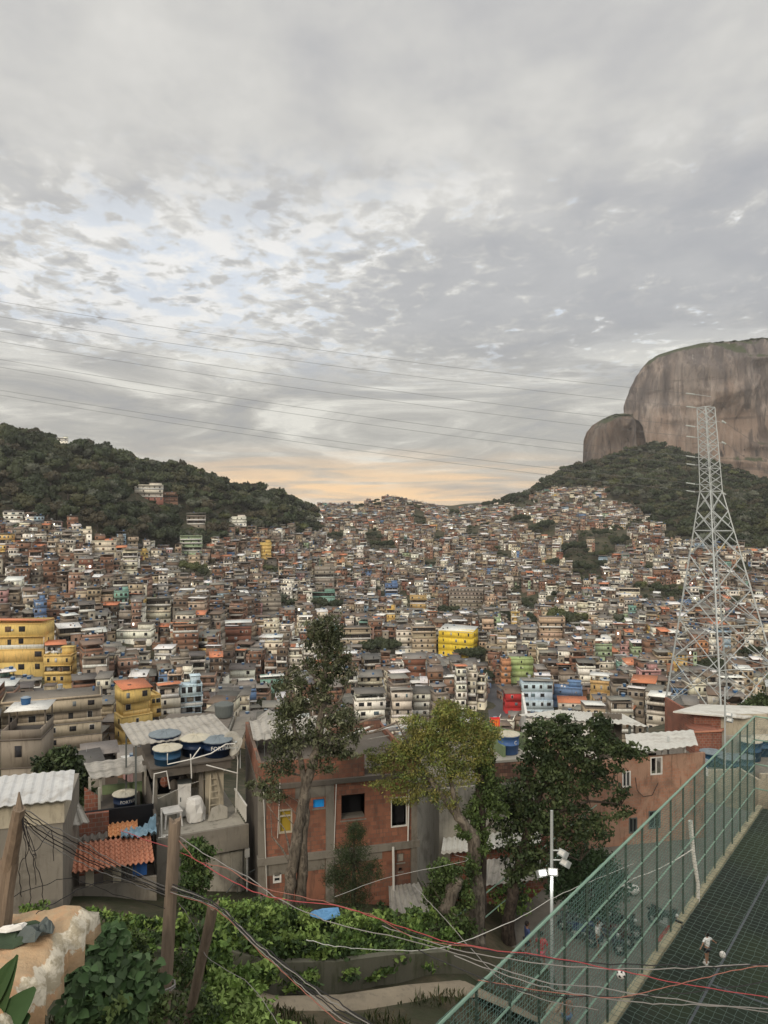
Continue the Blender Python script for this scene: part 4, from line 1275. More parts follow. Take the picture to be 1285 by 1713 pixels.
# thin tree line and bushes between far houses
for k in range(240):
    Y = rnd.uniform(420, 960); X = rnd.uniform(-0.25, 0.5) * Y
    if not in_woods(X, Y): cand.append((X, Y))
for k in range(9000):
    Y = rnd.uniform(430, 1000); X = rnd.uniform(-0.1, 0.56) * Y
    if in_grove(X, Y) and not in_woods(X, Y) and rnd.random() < 0.35: cand.append((X, Y))
for k in range(60):
    u_ = rnd.uniform(570, 880); Y = rnd.uniform(920, 985); cand.append(((u_ - 642.5) / FPX * Y, Y))
cand.sort(key=lambda c: c[1])
vill = [(q['p'].x, q['Y'], q['w'], q['uc'], q['vt'], q['vb']) for q in LMI]
SV, SF, SCc = [], [], []
off = 0
nst = 0
for (X, Y) in cand:
    z = gz(X, Y)
    u = 642.5 + X / Y * FPX; v = 856.5 - z / Y * FPX
    r_ = rnd.choice((rnd.uniform(3.2, 5.2), rnd.uniform(4.5, 7.4), rnd.uniform(6.5, 9.0))) * (1.1 if X < 0 else 1.0)
    if not in_woods(X, Y): r_ = rnd.uniform(2.0, 4.0)
    hide = False
    for (lx, ly, lw, lu, lvt, lvb) in vill:
        if abs(u - lu) < lw / ly * FPX / 2 + r_ / Y * FPX * 0.6 and Y < ly + 8 and v - 2 * r_ / Y * FPX < lvb - 4 and v > lvt - 4:
            r_ = (v - (lvb - 3)) / 2 * Y / FPX
            if r_ < 1.6: hide = True
    if hide: continue
    kind = rnd.choices(GN, GW)[0]
    if n_tree < 288 and in_woods(X, Y):
        if X < 0:
            side = ''
            g = 'trees covering the left wooded hill'
        else:
            side = 'slope below the granite cliff'
            g = 'trees covering the slope below the cliff'
        lm = min([q for q in LMI if q['Y'] > 380 and (q['uc'] < 500) == (X < 0)], key=lambda q: abs(q['uc'] - u) + abs(q['vc'] - v))
        szw = 'small' if r_ < 4.4 else ('large' if r_ > 6.2 else 'medium-sized')
        dd_ = math.hypot(lm['uc'] - u, lm['vc'] - v)
        far_ = 'close ' if dd_ < 35 else ('' if dd_ < 90 else 'far ')
        rw = rel(u, v, lm).replace('up and ', 'upper ').replace('down and ', 'lower ').replace('upper left of', 'upper-left of').replace('upper right of', 'upper-right of').replace('lower left of', 'lower-left of').replace('lower right of', 'lower-right of')
        far_ = far_ if len(lm['short'].split()) < 5 else ''
        place_tree(X, Y, z, r_, kind, rnd.randrange(5), f"{szw} {kind} tree on the {'wooded hill' if X < 0 else 'cliff slope'}, {far_}{rw} {lm['short']}", g)
        n_tree += 1
    else:
        V, F, tone = (TPL if Y < 640 else TPL_LO)[rnd.randrange(4)]
        a = rnd.uniform(0, 6.28); ca, sa = math.cos(a), math.sin(a)
        VV = np.stack([(V[:, 0] * ca - V[:, 1] * sa) * r_ + X, (V[:, 0] * sa + V[:, 1] * ca) * r_ + Y, V[:, 2] * r_ * rnd.uniform(0.85, 1.3) + z + r_ * 0.9], -1)
        SV.append(VV); SF.append(F + off); off += len(VV)
        SCc.append(np.array(jit(GREENS[kind], 0.35))[None] * tone[:, None])
        nst += 1
# scrub on the tops of the rocks
for (ring, cnt, rr) in ((RV1, 900, (2.0, 6.5)), (RV2, 110, (1.8, 4))):
    top = ring[-12:-1].reshape(-1, 3)
    front = top[(top[:, 1] < top[:, 1].mean() + 30)]
    for k in range(cnt):
        p = front[nrng.integers(len(front))]
        r_ = rnd.uniform(*rr)
        V, F, tone = TPL_LO[rnd.randrange(4)]
        SV.append(V * [r_, r_, r_ * 0.6] + p + np.array([rnd.uniform(-6, 6), rnd.uniform(-6, 6), -1.5])); SF.append(F + off); off += len(V)
        SCc.append(np.array(jit(GREENS['mid green'], 0.3))[None] * tone[:, None]); nst += 1
o = link_mesh('woods', np_mesh('woods', np.concatenate(SV), np.concatenate(SF), np.concatenate(SCc), [M['foliage']]))
tagit(o, 'dense dark green woods over the two hillsides and rock tops', 'woods', None, 'stuff')
print('trees individual', n_tree, 'in woods', nst, 'verts', off)
# ------------------------------------------------------------------ near houses
class FR:
    """frame of a facade: origin O, local x along the facade, y into the house"""
    def __init__(s, O, deg):
        s.O = Vector(O); s.th = R(deg)
        s.c, s.s = math.cos(s.th), math.sin(s.th)

    def loc(s, u, v, ly=0.0):
        d = Vector(((u - 642.5) / FPX, 1.0, -(v - 856.5) / FPX))
        # local y of t*d - O equals ly
        t = (ly + (-s.s * s.O.x + s.c * s.O.y)) / (-s.s * d.x + s.c * d.y)
        p = d * t - s.O
        return Vector((s.c * p.x + s.s * p.y, ly, p.z))

    def flo(s, u, v, lz):
        """local point at local height lz seen at (u, v)"""
        d = Vector(((u - 642.5) / FPX, 1.0, -(v - 856.5) / FPX))
        t = (lz + s.O.z) / d.z
        p = d * t - s.O
        return Vector((s.c * p.x + s.s * p.y, -s.s * p.x + s.c * p.y, lz))

    def w(s, x, y, z):
        return Vector((s.O.x + s.c * x - s.s * y, s.O.y + s.s * x + s.c * y, s.O.z + z))

    def root(s, name, label, cat, **kw):
        return empty(name, s.O, s.th, label=label, cat=cat, **kw)


def holed_wall(m, x0, x1, z0, z1, y, th, holes):
    """wall in the xz plane at y..y+th with rectangular holes (hx0, hx1, hz0, hz1)"""
    xs = sorted(set([x0, x1] + [h[0] for h in holes] + [h[1] for h in holes]))
    zs = sorted(set([z0, z1] + [h[2] for h in holes] + [h[3] for h in holes]))
    xs = [q for q in xs if x0 <= q <= x1]; zs = [q for q in zs if z0 <= q <= z1]
    for i in range(len(xs) - 1):
        for j in range(len(zs) - 1):
            cx, cz = (xs[i] + xs[i + 1]) / 2, (zs[j] + zs[j + 1]) / 2
            if any(h[0] < cx < h[1] and h[2] < cz < h[3] for h in holes): continue
            a, b, c, d = xs[i], xs[i + 1], zs[j], zs[j + 1]
            m.quad((a, y, c), (b, y, c), (b, y, d), (a, y, d))
            m.quad((b, y + th, c), (a, y + th, c), (a, y + th, d), (b, y + th, d))
    for h in holes:
        a, b, c, d = h
        m.quad((a, y, c), (a, y + th, c), (b, y + th, c), (b, y, c))
        m.quad((a, y, d), (b, y, d), (b, y + th, d), (a, y + th, d))
        m.quad((a, y, c), (a, y, d), (a, y + th, d), (a, y + th, c))
        m.quad((b, y, c), (b, y + th, c), (b, y + th, d), (b, y, d))
    m.quad((x0, y, z0), (x0, y, z1), (x0, y + th, z1), (x0, y + th, z0))
    m.quad((x1, y, z0), (x1, y + th, z0), (x1, y + th, z1), (x1, y, z1))
    m.quad((x0, y, z1), (x1, y, z1), (x1, y + th, z1), (x0, y + th, z1))


def sheet(m, a, b, c, d, pitch=0.25, amp=0.035, rows=1, step=0.0, th=0.015, sq=False):
    """corrugated sheet; a->b is the eave, d->c the ridge; ribs run from the eave to the ridge"""
    a, b, c, d = map(Vector, (a, b, c, d))
    n = max(2, int((b - a).length / pitch)) * (6 if not sq else 4)
    nrm = (b - a).cross(d - a).normalized()
    if nrm.z < 0: nrm = -nrm
    ts = [i / n for i in range(n + 1)]
    for r_ in range(rows):
        s0, s1 = r_ / rows, (r_ + 1) / rows
        vs = []
        for t in ts:
            ph = t * (b - a).length / pitch * 2 * math.pi
            h = (math.cos(ph) if not sq else max(-0.5, min(0.5, 2 * math.cos(ph)))) * amp
            e = a.lerp(b, t); g = d.lerp(c, t)
            p0 = e.lerp(g, s0) + nrm * (h + step); p1 = e.lerp(g, s1) + nrm * h
            vs += [p0, p1, p0 - nrm * th * 2, p1 - nrm * th * 2]
        k = len(ts)
        fs = []
        for i in range(k - 1):
            j = 4 * i
            fs.append((j, j + 4, j + 5, j + 1)); fs.append((j + 2, j + 3, j + 7, j + 6)); fs.append((j, j + 2, j + 6, j + 4)); fs.append((j + 1, j + 5, j + 7, j + 3))
        m._add(vs, fs)


def tank(loc, r_, h, body, lid, label, name='water_tank', text=None, rz=0.0, group=None):
    root = empty(name, loc, rz, label=label, cat='water tank', group=group)
    m = MB()
    m.lathe([(r_ * 0.84, 0), (r_ * 0.88, 0.02), (r_ * 0.93, h * 0.5), (r_ * 0.955, h * 0.5), (r_ * 0.955, h * 0.53), (r_ * 0.935, h * 0.53), (r_ * 0.97, h * 0.93), (r_ * 1.03, h * 0.94), (r_ * 1.03, h)], n=32)
    m.build('tank_body', body, root, smooth=True)
    m = MB()
    vs = []; n = 48
    rg = [(1.06, 0.0), (1.06, 0.05), (0.62, 0.14), (0.14, 0.20), (0.10, 0.26), (0.01, 0.27)]
    for q, z in rg:
        for k in range(n):
            a = 2 * math.pi * k / n
            rib = (0.028 if k % 4 == 0 else 0.0) if 0.1 < q < 1.0 else 0
            rr = q * (1 - (0.04 if (k % 4 == 2 and q > 1) else 0))
            vs.append((rr * r_ * math.cos(a), rr * r_ * math.sin(a), h + z * r_ * 1.1 + rib))
    fs = [(i * n + k, i * n + (k + 1) % n, (i + 1) * n + (k + 1) % n, (i + 1) * n + k) for i in range(len(rg) - 1) for k in range(n)]
    m._add(vs, fs)
    m.build('lid', lid, root)
    if text:
        cu = bpy.data.curves.new('marking', 'FONT')
        cu.body = text[0]; cu.size = text[1]; cu.extrude = 0.004; cu.align_x = 'CENTER'; cu.align_y = 'CENTER'
        cu.resolution_u = 2
        o = bpy.data.objects.new('marking', cu); COL.objects.link(o)
        dg = bpy.context.evaluated_depsgraph_get()
        me = bpy.data.meshes.new_from_object(o.evaluated_get(dg))
        bpy.data.objects.remove(o)
        R0 = r_ * 0.962
        for vtx in me.vertices:      # wrap the lettering round the tank
            a = vtx.co.x / R0 + text[2]
            rr = R0 + vtx.co.z
            z = h * 0.66 + vtx.co.y
            vtx.co = (rr * math.sin(a), -rr * math.cos(a), z)
        me.materials.clear(); me.materials.append(M['pvc'])
        link_mesh('marking', me, root)
    return root


def window(root, m_open, x0, x1, z0, z1, y, frame=None, glass=None, transom=None, mull=False, fw=0.07, proud=0.03, label=None, depth=0.16):
    """window set in a hole: pane, frame bars, sill; frame is the part, pane a sub-part"""
    fm = MB()
    if frame is not None:
        fm.box(x0, x0 + fw, y - proud, y + 0.08, z0, z1)
        fm.box(x1 - fw, x1, y - proud, y + 0.08, z0, z1)
        fm.box(x0 + fw, x1 - fw, y - proud, y + 0.08, z1 - fw, z1)
        fm.box(x0 + fw, x1 - fw, y - proud, y + 0.08, z0, z0 + fw)
        if transom: fm.box(x0 + fw, x1 - fw, y - proud, y + 0.08, z0 + (z1 - z0) * transom, z0 + (z1 - z0) * transom + fw * 0.7)
        if mull: fm.box((x0 + x1) / 2 - fw * 0.35, (x0 + x1) / 2 + fw * 0.35, y - proud, y + 0.08, z0 + fw, z1 - fw)
        fo = fm.build('window', frame, root)
        if label: fo['label'] = label
    else:
        fm.box(x0 - 0.05, x1 + 0.05, y - 0.04, y + depth, z0 - 0.06, z0 - 0.001)
        fo = fm.build('window', M['concrete'], root)
        if label: fo['label'] = label
    pm = MB(); pm.box(x0 + 0.001, x1 - 0.001, y + depth - 0.03, y + depth, z0, z1)
    pm.build('pane', glass or M['glass'], fo)
    return fo


# ---- grey house with the open roof terrace -------------------------------------------------
G = FR((px2(262, 1400, 34.0).x, 34.0, -18.2), 24)
rg = G.root('terrace_house', 'grey concrete house with an open upper terrace and blue tanks on its roof slab', 'house')
gx1 = G.loc(416, 1380).x
zT = G.loc(275, 1402).z
m = MB()
m.box(0, gx1, -0.02, 0.14, zT - 1.12, zT - 0.02)                     # stained beam band below the terrace edge
m.box(0, 0.14, 0.14, 5.6, zT - 1.12, zT - 0.02)
m.build('parapet_beam', M['concrete'], rg)
m = MB(); m.box(0.14, gx1 - 0.14, 0.14, 5.6, zT - 0.2, zT - 0.03); m.build('terrace_floor', M['concrete_pale'], rg)
hx0 = G.loc(392, 1450).x; hx1 = G.loc(408, 1450).x
m = MB()
m.box(0.02, G.loc(302, 1450).x, 0.0, 0.25, 0, zT - 1.12)
m.build('wall', M['concrete'], rg)
m = MB()
holed_wall(m, G.loc(302, 1450).x, gx1 - 0.25, 0, zT - 1.12, 0.35, 0.18, [])
m.box(gx1 - 0.25, gx1 - 0.07, 0.53, 5.6, 0, zT - 1.12)
m.box(0.02, 0.2, 0.25, 5.6, 0, zT - 1.12)
m.build('wall', M['concrete_pale'], rg)
m = MB(); m.box(G.loc(388, 1450).x, G.loc(408, 1450).x, 0.27, 0.34, 0.6, zT - 1.3); m.build('door', M['concrete_pale'], rg)
m = MB(); m.tube([(gx1 - 0.02, 0.2, 0.3), (gx1 - 0.02, 0.2, zT - 1.25)], 0.05); m.box(gx1 - 0.14, gx1 + 0.06, 0.05, 0.25, zT - 1.6, zT - 1.2); m.build('drain_pipe', M['pvc'], rg)
# terrace: side walls, back wall coloured dark for a shaded room, right-hand cell, roof slab
bz = 2.25
m = MB()
m.box(0, 0.12, 0.14, 5.6, zT, zT + 0.95, (-0.35, -0.35, 0.9, 0.9))
m.build('side_wall', M['concrete_dark'], rg)
cx = G.loc(344, 1350, 1.9).x
m = MB()
m.box(cx - 0.5, cx - 0.01, 4.6, 4.75, zT, zT + bz)
m.box(cx, gx1 - 0.75, 2.0, 2.15, zT, zT + bz)
m.box(cx, cx + 0.12, 2.15, 4.75, zT, zT + bz)
m.box(gx1 - 0.87, gx1 - 0.75, 2.15, 4.75, zT, zT + bz)
m.build('back_wall', M['render_cream'], rg)
m = MB(); m.box(0.13, cx - 0.51, 4.6, 4.75, zT, zT + bz); m.build('back_wall', M['dark'], rg)  # the room's darkness is put into the wall colour
for i_, (a_, h_) in enumerate(((0.4, 1.25), (0.9, 1.45), (1.35, 1.2), (1.8, 1.4))):
    m = MB(); m.ball((a_, 3.9, zT + h_ - 0.25), 0.3, 8, 6, (0.8, 0.5, 1.0)); m.build('stored_bag', [M['steel_dark'], M['red_brick'], M['dark_sheet'], M['concrete_dark']][i_], rg)
m = MB()
m.box(0.13, 1.0, 2.75, 2.9, zT, zT + 0.95); m.box(1.0, cx - 0.01, 2.75, 2.9, zT, zT + 1.05); m.build('half_wall', M['concrete_pale'], rg)
for a_ in (0.1, cx - 0.3):
    m = MB(); m.box(a_, a_ + 0.18, 1.9, 2.08, zT, zT + bz); m.build('column', M['concrete'], rg)
m = MB(); m.box(-0.05, gx1 - 0.5, 1.45, 5.7, zT + bz, zT + bz + 0.42); m.box(-0.1, gx1 - 0.45, 1.35, 5.8, zT + bz + 0.42, zT + bz + 0.5); m.build('roof_slab', M['concrete_dark'], rg)
m = MB()
for i in range(9):
    xx = gx1 - 0.06
    m.box(xx - 0.03, xx + 0.03, 0.3 + i * 0.26, 0.34 + i * 0.26, zT, zT + 0.75)
m.box(gx1 - 0.1, gx1 - 0.02, 0.2, 2.6, zT + 0.75, zT + 0.82)
m.build('side_railing', M['pvc'], rg)
m = MB()
m.tube([(0.25, 0.3, zT - 0.05), (0.25, 0.3, zT + 1.25)], 0.04); m.tube([(0.25, 0.3, zT), (0.55, 0.2, zT + 0.02)], 0.035)
m.tube([(0.1, 0.3, zT - 1.3), (0.1, 0.1, zT + 0.02), (0.4, 0.05, zT + 0.02)], 0.035)
for pts in ([(0.0, 1.6, zT + 0.2), (0.05, 1.2, zT + bz + 0.3), (0.6, 1.2, zT + bz + 0.35), (0.75, 1.2, zT + bz - 0.5)], [(1.7, 1.2, zT + bz + 1.0), (1.75, 1.2, zT + bz - 0.15)], [(0.6, 0.9, zT + bz + 1.25), (0.6, 0.9, zT + bz + 0.75), (1.7, 0.9, zT + bz + 0.85), (2.6, 0.9, zT + bz + 1.0), (3.3, 0.9, zT + bz + 1.35), (3.75, 1.0, zT + bz + 1.3), (3.95, 1.2, zT + bz + 0.4), (3.95, 1.6, zT)], [(2.4, 1.0, zT + bz + 0.45), (3.9, 1.0, zT + bz - 0.15)], [(1.7, 0.9, zT + bz + 0.85), (2.1, 0.9, zT + bz + 1.35)]):
    m.tube(pts, 0.028, 6)
m.build('plumbing', M['pvc'], rg)
m = MB(); m.tube([(0.3, 2.9, zT + 0.95), (0.3, 1.7, zT + 1.2), (1.6, 1.9, zT + 1.55), (cx, 2.0, zT + 1.7)], 0.012, 4); m.build('clothes_line', M['pvc'], rg)
# sheet roof over the tanks
q = [G.loc(243, 1264, 2.6), G.loc(379, 1249, 2.6), G.loc(353, 1234, 5.4), G.loc(232, 1247, 5.4)]
q = [(-0.75, 2.7, zT + bz + 1.30), (gx1 - 0.15, 2.7, zT + bz + 1.30), (gx1 - 0.5, 5.6, zT + bz + 1.62), (-1.1, 5.6, zT + bz + 1.62)]
m = MB(); sheet(m, *q, pitch=0.35, amp=0.04, sq=True); m.build('sheet_roof', M['grey_sheet'], rg)
m = MB()
for p in ((-0.6, 2.8), (gx1 - 0.3, 2.8), (-0.8, 5.4), (gx1 - 0.6, 5.4)): m.box(p[0] - 0.04, p[0] + 0.04, p[1] - 0.04, p[1] + 0.04, zT + (0 if p[0] < 0 else bz + .5), zT + bz + 1.27)
m.build('roof_post', M['steel_dark'], rg)
m = MB(); m.tube([(gx1 - 0.5, 0.15, 0.0), (gx1 - 0.5, 0.15, 1.0), (gx1 - 1.4, 0.0, 0.1)], 0.03, 5); m.tube([(gx1 - 0.5, 0.15, 1.0), (gx1 + 0.6, 0.3, 1.25)], 0.03, 5); m.build('handrail', M['steel_dark'], rg)

def onG(x, y, z): return G.w(x, y, z)
tz = zT + bz + 0.5
tank(onG(0.75, 1.95, tz - 0.1), 0.66, 0.80, M['blue_tank'], M['tank_lid_pale'], 'teal blue tank with a flat cream lid at the left front of the terrace roof', rz=G.th)
tank(onG(0.85, 3.55, tz), 0.74, 0.92, M['navy_tank'], M['tank_lid'], 'blue tank with ribbed grey lid behind the cream-lidded tank', rz=G.th)
tank(onG(2.20, 2.75, tz), 0.72, 0.78, M['navy_tank'], M['tank_lid_pale'], 'navy tank with pale grey ribbed lid in the middle of the terrace roof', rz=G.th)
tank(onG(3.15, 2.15, tz), 0.70, 0.74, M['navy_tank'], M['tank_lid'], 'navy tank with white lettering on its side at the right of the terrace roof', rz=G.th, text=('FORTLEV', 0.27, 0.15))

# things on the terrace
def plastic_table(loc, rz, label):
    t = empty('plastic_table', loc, rz, label=label, cat='table')
    m = MB(); m.box(-0.42, 0.42, -0.42, 0.42, 0.70, 0.73); m.box(-0.40, 0.40, -0.40, 0.40, 0.64, 0.70); m.build('tabletop', M['white_paint'], t)
    for sx in (-1, 1):
        for sy in (-1, 1):
            m = MB(); m.tube([(sx * 0.40, sy * 0.40, 0), (sx * 0.33, sy * 0.33, 0.64)], [0.035, 0.05], 6); m.build('leg', M['white_paint'], t)
    return t
plastic_table(onG(0.85, 1.35, zT), G.th + 0.1, 'white plastic table on the open terrace beside the left side wall')
t = empty('metal_cabinet', onG(*(lambda p: (p.x, p.y, zT))(G.flo(309, 1368, zT))), G.th - 0.1, label='narrow white metal cabinet standing on the terrace under the tanks', cat='cabinet')
m = MB(); m.box(-0.30, 0.30, 0, 0.5, 0.06, 1.65); m.build('body', M['white_paint'], t)
m = MB(); m.box(-0.285, 0.285, -0.03, -0.002, 0.09, 1.62); o = m.build('door', M['white_paint'], t)
m = MB(); m.box(-0.22, -0.17, -0.055, -0.031, 0.8, 1.0); m.build('handle', M['steel_dark'], o)
m = MB(); m.box(-0.33, 0.33, -0.05, 0.55, 1.651, 1.68); m.build('top', M['steel_dark'], t)
p = G.flo(327, 1372, zT)
t = empty('covered_machine', onG(p.x, p.y, zT), G.th + 0.2, label='washing machine wrapped in a creased white cover beside the metal cabinet', cat='washing machine')
m = MB()
m.box(-0.34, 0.34, -0.30, 0.34, 0.10, 1.0)
vs = []
for (z, k, ox) in ((0.02, 1.05, 0.0), (0.45, 1.12, 0.02), (0.85, 1.0, -0.02), (1.05, 0.78, -0.04), (1.12, 0.45, 0.02)):
    for i in range(10):
        a = 2 * math.pi * i / 10
        rr = 0.42 * k * (1 + 0.10 * math.sin(i * 2.3 + z * 5))
        vs.append((ox + rr * math.cos(a), rr * math.sin(a) * 0.9, z))
m2 = MB(); m2._add(vs, [(i * 10 + k, i * 10 + (k + 1) % 10, (i + 1) * 10 + (k + 1) % 10, (i + 1) * 10 + k) for i in range(4) for k in range(10)] + [tuple(40 + k for k in range(10))])
m2.build('cover', M['white_paint'], t)
m3 = MB(); m3.box(-0.3, 0.3, -0.3, 0.3, 0, 0.08); m3.build('base', M['steel_dark'], t)
lx = G.loc(358, 1340, 1.85).x
t = empty('ladder', onG(lx, 1.75, zT), G.th, label='cream wooden ladder leaning on the pale wall of the terrace', cat='ladder')
m = MB(); m.bar((-0.30, -0.25, 0), (-0.14, 0.2, 1.95), 0.06, 0.05); m.bar((0.30, -0.25, 0), (0.14, 0.2, 1.95), 0.06, 0.05); m.build('rail', M['render_cream'], t)
for i in range(6):
    k = 0.12 + i * 0.15
    m = MB(); m.box(-0.30 + 0.16 * k, 0.30 - 0.16 * k, -0.25 + 0.45 * k - 0.02, -0.25 + 0.45 * k + 0.02, 1.95 * k - 0.02, 1.95 * k + 0.02); m.build('rung', M['render_cream'], t)
p = G.flo(365, 1372, zT)
o = empty('board', onG(p.x, p.y, zT), G.th, label='rounded white board leaning at the foot of the ladder', cat='board')
m = MB(); m._add([(-0.5, 0, 0), (0.45, 0.05, 0), (0.5, 0.25, 0.45), (0.2, 0.3, 0.62), (-0.25, 0.28, 0.5), (-0.5, 0.03, 0), (-0.5, 0.04, 0), (0.45, 0.09, 0), (0.5, 0.29, 0.45), (0.2, 0.34, 0.62), (-0.25, 0.32, 0.5)], [(0, 1, 2, 3, 4), (10, 9, 8, 7, 6), (0, 4, 10, 6), (4, 3, 9, 10), (3, 2, 8, 9), (2, 1, 7, 8)]); m.build('panel', M['concrete_pale'], o)


def dish(loc, rz, label, s=0.42, tilt=35):
    t = empty('satellite_dish', loc, rz, label=label, cat='satellite dish')
    m = MB(); m.tube([(0, 0, -0.5), (0, 0, 0.35), (0, -0.1, 0.5)], 0.025, 6); m.build('mast', M['galv'], t)
    m = MB()
    m.lathe([(0.02, 0.0), (s * 0.4, 0.02), (s * 0.75, 0.07), (s, 0.13), (s, 0.145), (s * 0.7, 0.09), (0.02, 0.02)], n=24, cap=False)
    o = m.build('reflector', M['concrete_pale'], t, smooth=True); o.location = (0, -0.1, 0.5); o.rotation_euler = (R(90 - tilt), 0, 0)
    m = MB(); m.bar((0, 0, 0.02), (0, -s * 0.5, s * 1.0), 0.03); m.box(-0.04, 0.04, -s * 0.5 - 0.04, -s * 0.5 + 0.04, s * 1.0 - 0.04, s * 1.0 + 0.06)
    o2 = m.build('feed_arm', M['galv'], t); o2.location = (0, -0.1, 0.5); o2.rotation_euler = (R(90 - tilt), 0, 0)
    return t
dish(px2(386, 1256, 37.5), R(35), 'tan satellite dish on the tank roof beside a second paler one', 0.46)
dish(px2(402, 1268, 36.8), R(-60), 'pale satellite dish seen edge-on between the two roofs', 0.48)

# ---- house with the orange tiled veranda ----------------------------------------------------
V1 = FR(px2(103, 1545, 31.0), 19)
rv = V1.root('veranda_house', 'low house with an orange tiled veranda roof between the two grey houses', 'house')
ve = V1.loc(262, 1480).x
zw = V1.loc(110, 1489).z
m = MB(); m.box(0.05, ve, 0, 0.16, -1.5, zw); m.box(-0.25, 0.05, -0.05, 0.2, -1.5, zw - 0.05); m.build('front_wall', M['concrete'], rv)
m = MB(); m.box(0.0, ve, 0.16, 3.4, -1.5, zw - 0.85); m.build('floor', M['concrete_dark'], rv)
m = MB(); m.box(0, ve, 3.2, 3.35, zw - 0.85, zw + 1.9); m.build('back_wall', M['dark'], rv)  # shade under the veranda put into a near-black wall colour
px_ = V1.loc(150, 1475).x
zr = V1.loc(103, 1468, -0.5).z
for k, xx in enumerate((px_, V1.loc(196, 1470).x)):
    m = MB(); m.box(xx - 0.16, xx + 0.16, -0.03, 0.2, zw, zr + 0.05); m.build('pillar', M['render_cream'], rv)
m = MB(); m.box(px_ + 0.5, V1.loc(192, 1470).x, 1.4, 1.5, zw - 0.85, zr); m.build('inner_wall', M['render_cream'], rv)
m = MB()
for i in range(5): m.box(V1.loc(198, 1470).x + 0.12 + i * 0.14, V1.loc(198, 1470).x + 0.15 + i * 0.14, 0.05, 0.08, zw, zr)
m.build('window_bars', M['steel_dark'], rv)
m = MB(); m.box(V1.loc(222, 1450).x, V1.loc(246, 1450).x, 0.3, 0.42, zw, zr + 0.1); m.build('door', M['blue_paint'], rv)
a = V1.loc(103, 1468, -0.55); b = V1.loc(258, 1437, -0.55); c = V1.loc(251, 1397, 1.6); d = V1.loc(108, 1412, 1.6)
d.z = c.z = (d.z + c.z) / 2; b.z = a.z = (a.z + b.z) / 2
m = MB(); sheet(m, a, b, c, d, pitch=0.21, amp=0.055, rows=7, step=0.035); m.build('tiled_roof', M['tile_orange'], rv)
m = MB(); sheet(m, V1.loc(103, 1413, 1.62), V1.loc(180, 1402, 1.62), V1.loc(180, 1392, 2.6), V1.loc(105, 1403, 2.6), pitch=0.3, amp=0.06); m.build('sheet_roof', M['dark_sheet'], rv)
a = V1.loc(181, 1401, 2.2); b = V1.loc(231, 1395, 2.2); c = V1.loc(229, 1364, 3.6); d = V1.loc(180, 1370, 3.6)
m = MB(); sheet(m, a, b, c, d, pitch=0.21, amp=0.05, rows=5, step=0.03); m.build('small_tiled_roof', M['tile_pale'], rv)
m = MB(); m.box(V1.loc(109, 1380, 3.0).x, V1.loc(182, 1380, 3.0).x, 3.0, 3.2, 0, V1.loc(150, 1362, 3.0).z); m.build('rear_wall', M['red_brick'], rv)
# rear yard structure with the long pale awning
m = MB(); sheet(m, V1.loc(152, 1303, 6.0), V1.loc(245, 1290, 6.0), V1.loc(243, 1263, 9.0), V1.loc(140, 1277, 9.0), pitch=0.5, amp=0.025); m.build('awning', M['grey_sheet'], rv)
m = MB()
for (u_, v0, v1, yy) in ((150, 1300, 1372, 6.0), (168, 1300, 1340, 6.2), (166, 1318, 1400, 5.0), (243, 1290, 1330, 6.0)):
    a = V1.loc(u_, v0, yy); b = V1.loc(u_ + 1, v1, yy)
    m.bar(a, b, 0.12)
m.build('awning_post', M['concrete_pale'], rv)
m = MB(); m.box(V1.loc(166, 1320, 7.5).x, V1.loc(243, 1320, 7.5).x, 7.5, 7.65, V1.loc(200, 1400, 7.5).z, V1.loc(200, 1312, 7.5).z); m.build('yard_wall', M['green_wall'], rv)
m = MB(); m.box(V1.loc(141, 1340, 5.5).x, V1.loc(165, 1340, 5.5).x, 5.5, 5.7, V1.loc(150, 1410, 5.5).z, V1.loc(150, 1318, 5.5).z, (0, -0.5, -0.5, 0)); m.build('yard_wall', M['red_brick'], rv)
m = MB(); m.box(V1.loc(165, 1380, 4.4).x, V1.loc(236, 1380, 4.4).x, 3.8, 7.4, 0.5, V1.loc(200, 1364, 4.4).z); m.build('yard_slab', M['concrete_dark'], rv)
pt = V1.loc(209, 1363, 5.2)
tank(V1.w(pt.x, 5.2, V1.loc(200, 1364, 4.4).z), 0.56, 0.72, M['navy_tank'], M['tank_lid_pale'], 'navy tank with pale lid and white lettering behind the small orange roof', rz=V1.th, text=('FORTLEV', 0.2, 0.35))
o = empty('tarp', V1.w(*V1.loc(232, 1392, 2.0)), V1.th, label='crumpled pale blue tarp draped at the end of the small orange roof', cat='tarp')
m = MB()
nn = 14
for i in range(nn):
    for j in range(nn):
        pass
vs = [((i / 13 - 0.5) * 1.5, (j / 13 - 0.5) * 1.5, 0.18 * math.sin(i * 1.7 + j) * math.cos(j * 1.3 - i) + 0.05 * rnd.random() - 0.25 * (j / 13 - 0.5) + (0.5 if i > 8 and j > 7 else 0) * (i - 8) / 5) for j in range(nn) for i in range(nn)]
m._add(vs, [(j * nn + i, j * nn + i + 1, (j + 1) * nn + i + 1, (j + 1) * nn + i) for j in range(nn - 1) for i in range(nn - 1)])
mt_ = mat('pale_blue_tarp', flat((0.22, 0.33, 0.40), 0.5, 4), rough=0.5)
m.build('sheet', mt_, o)

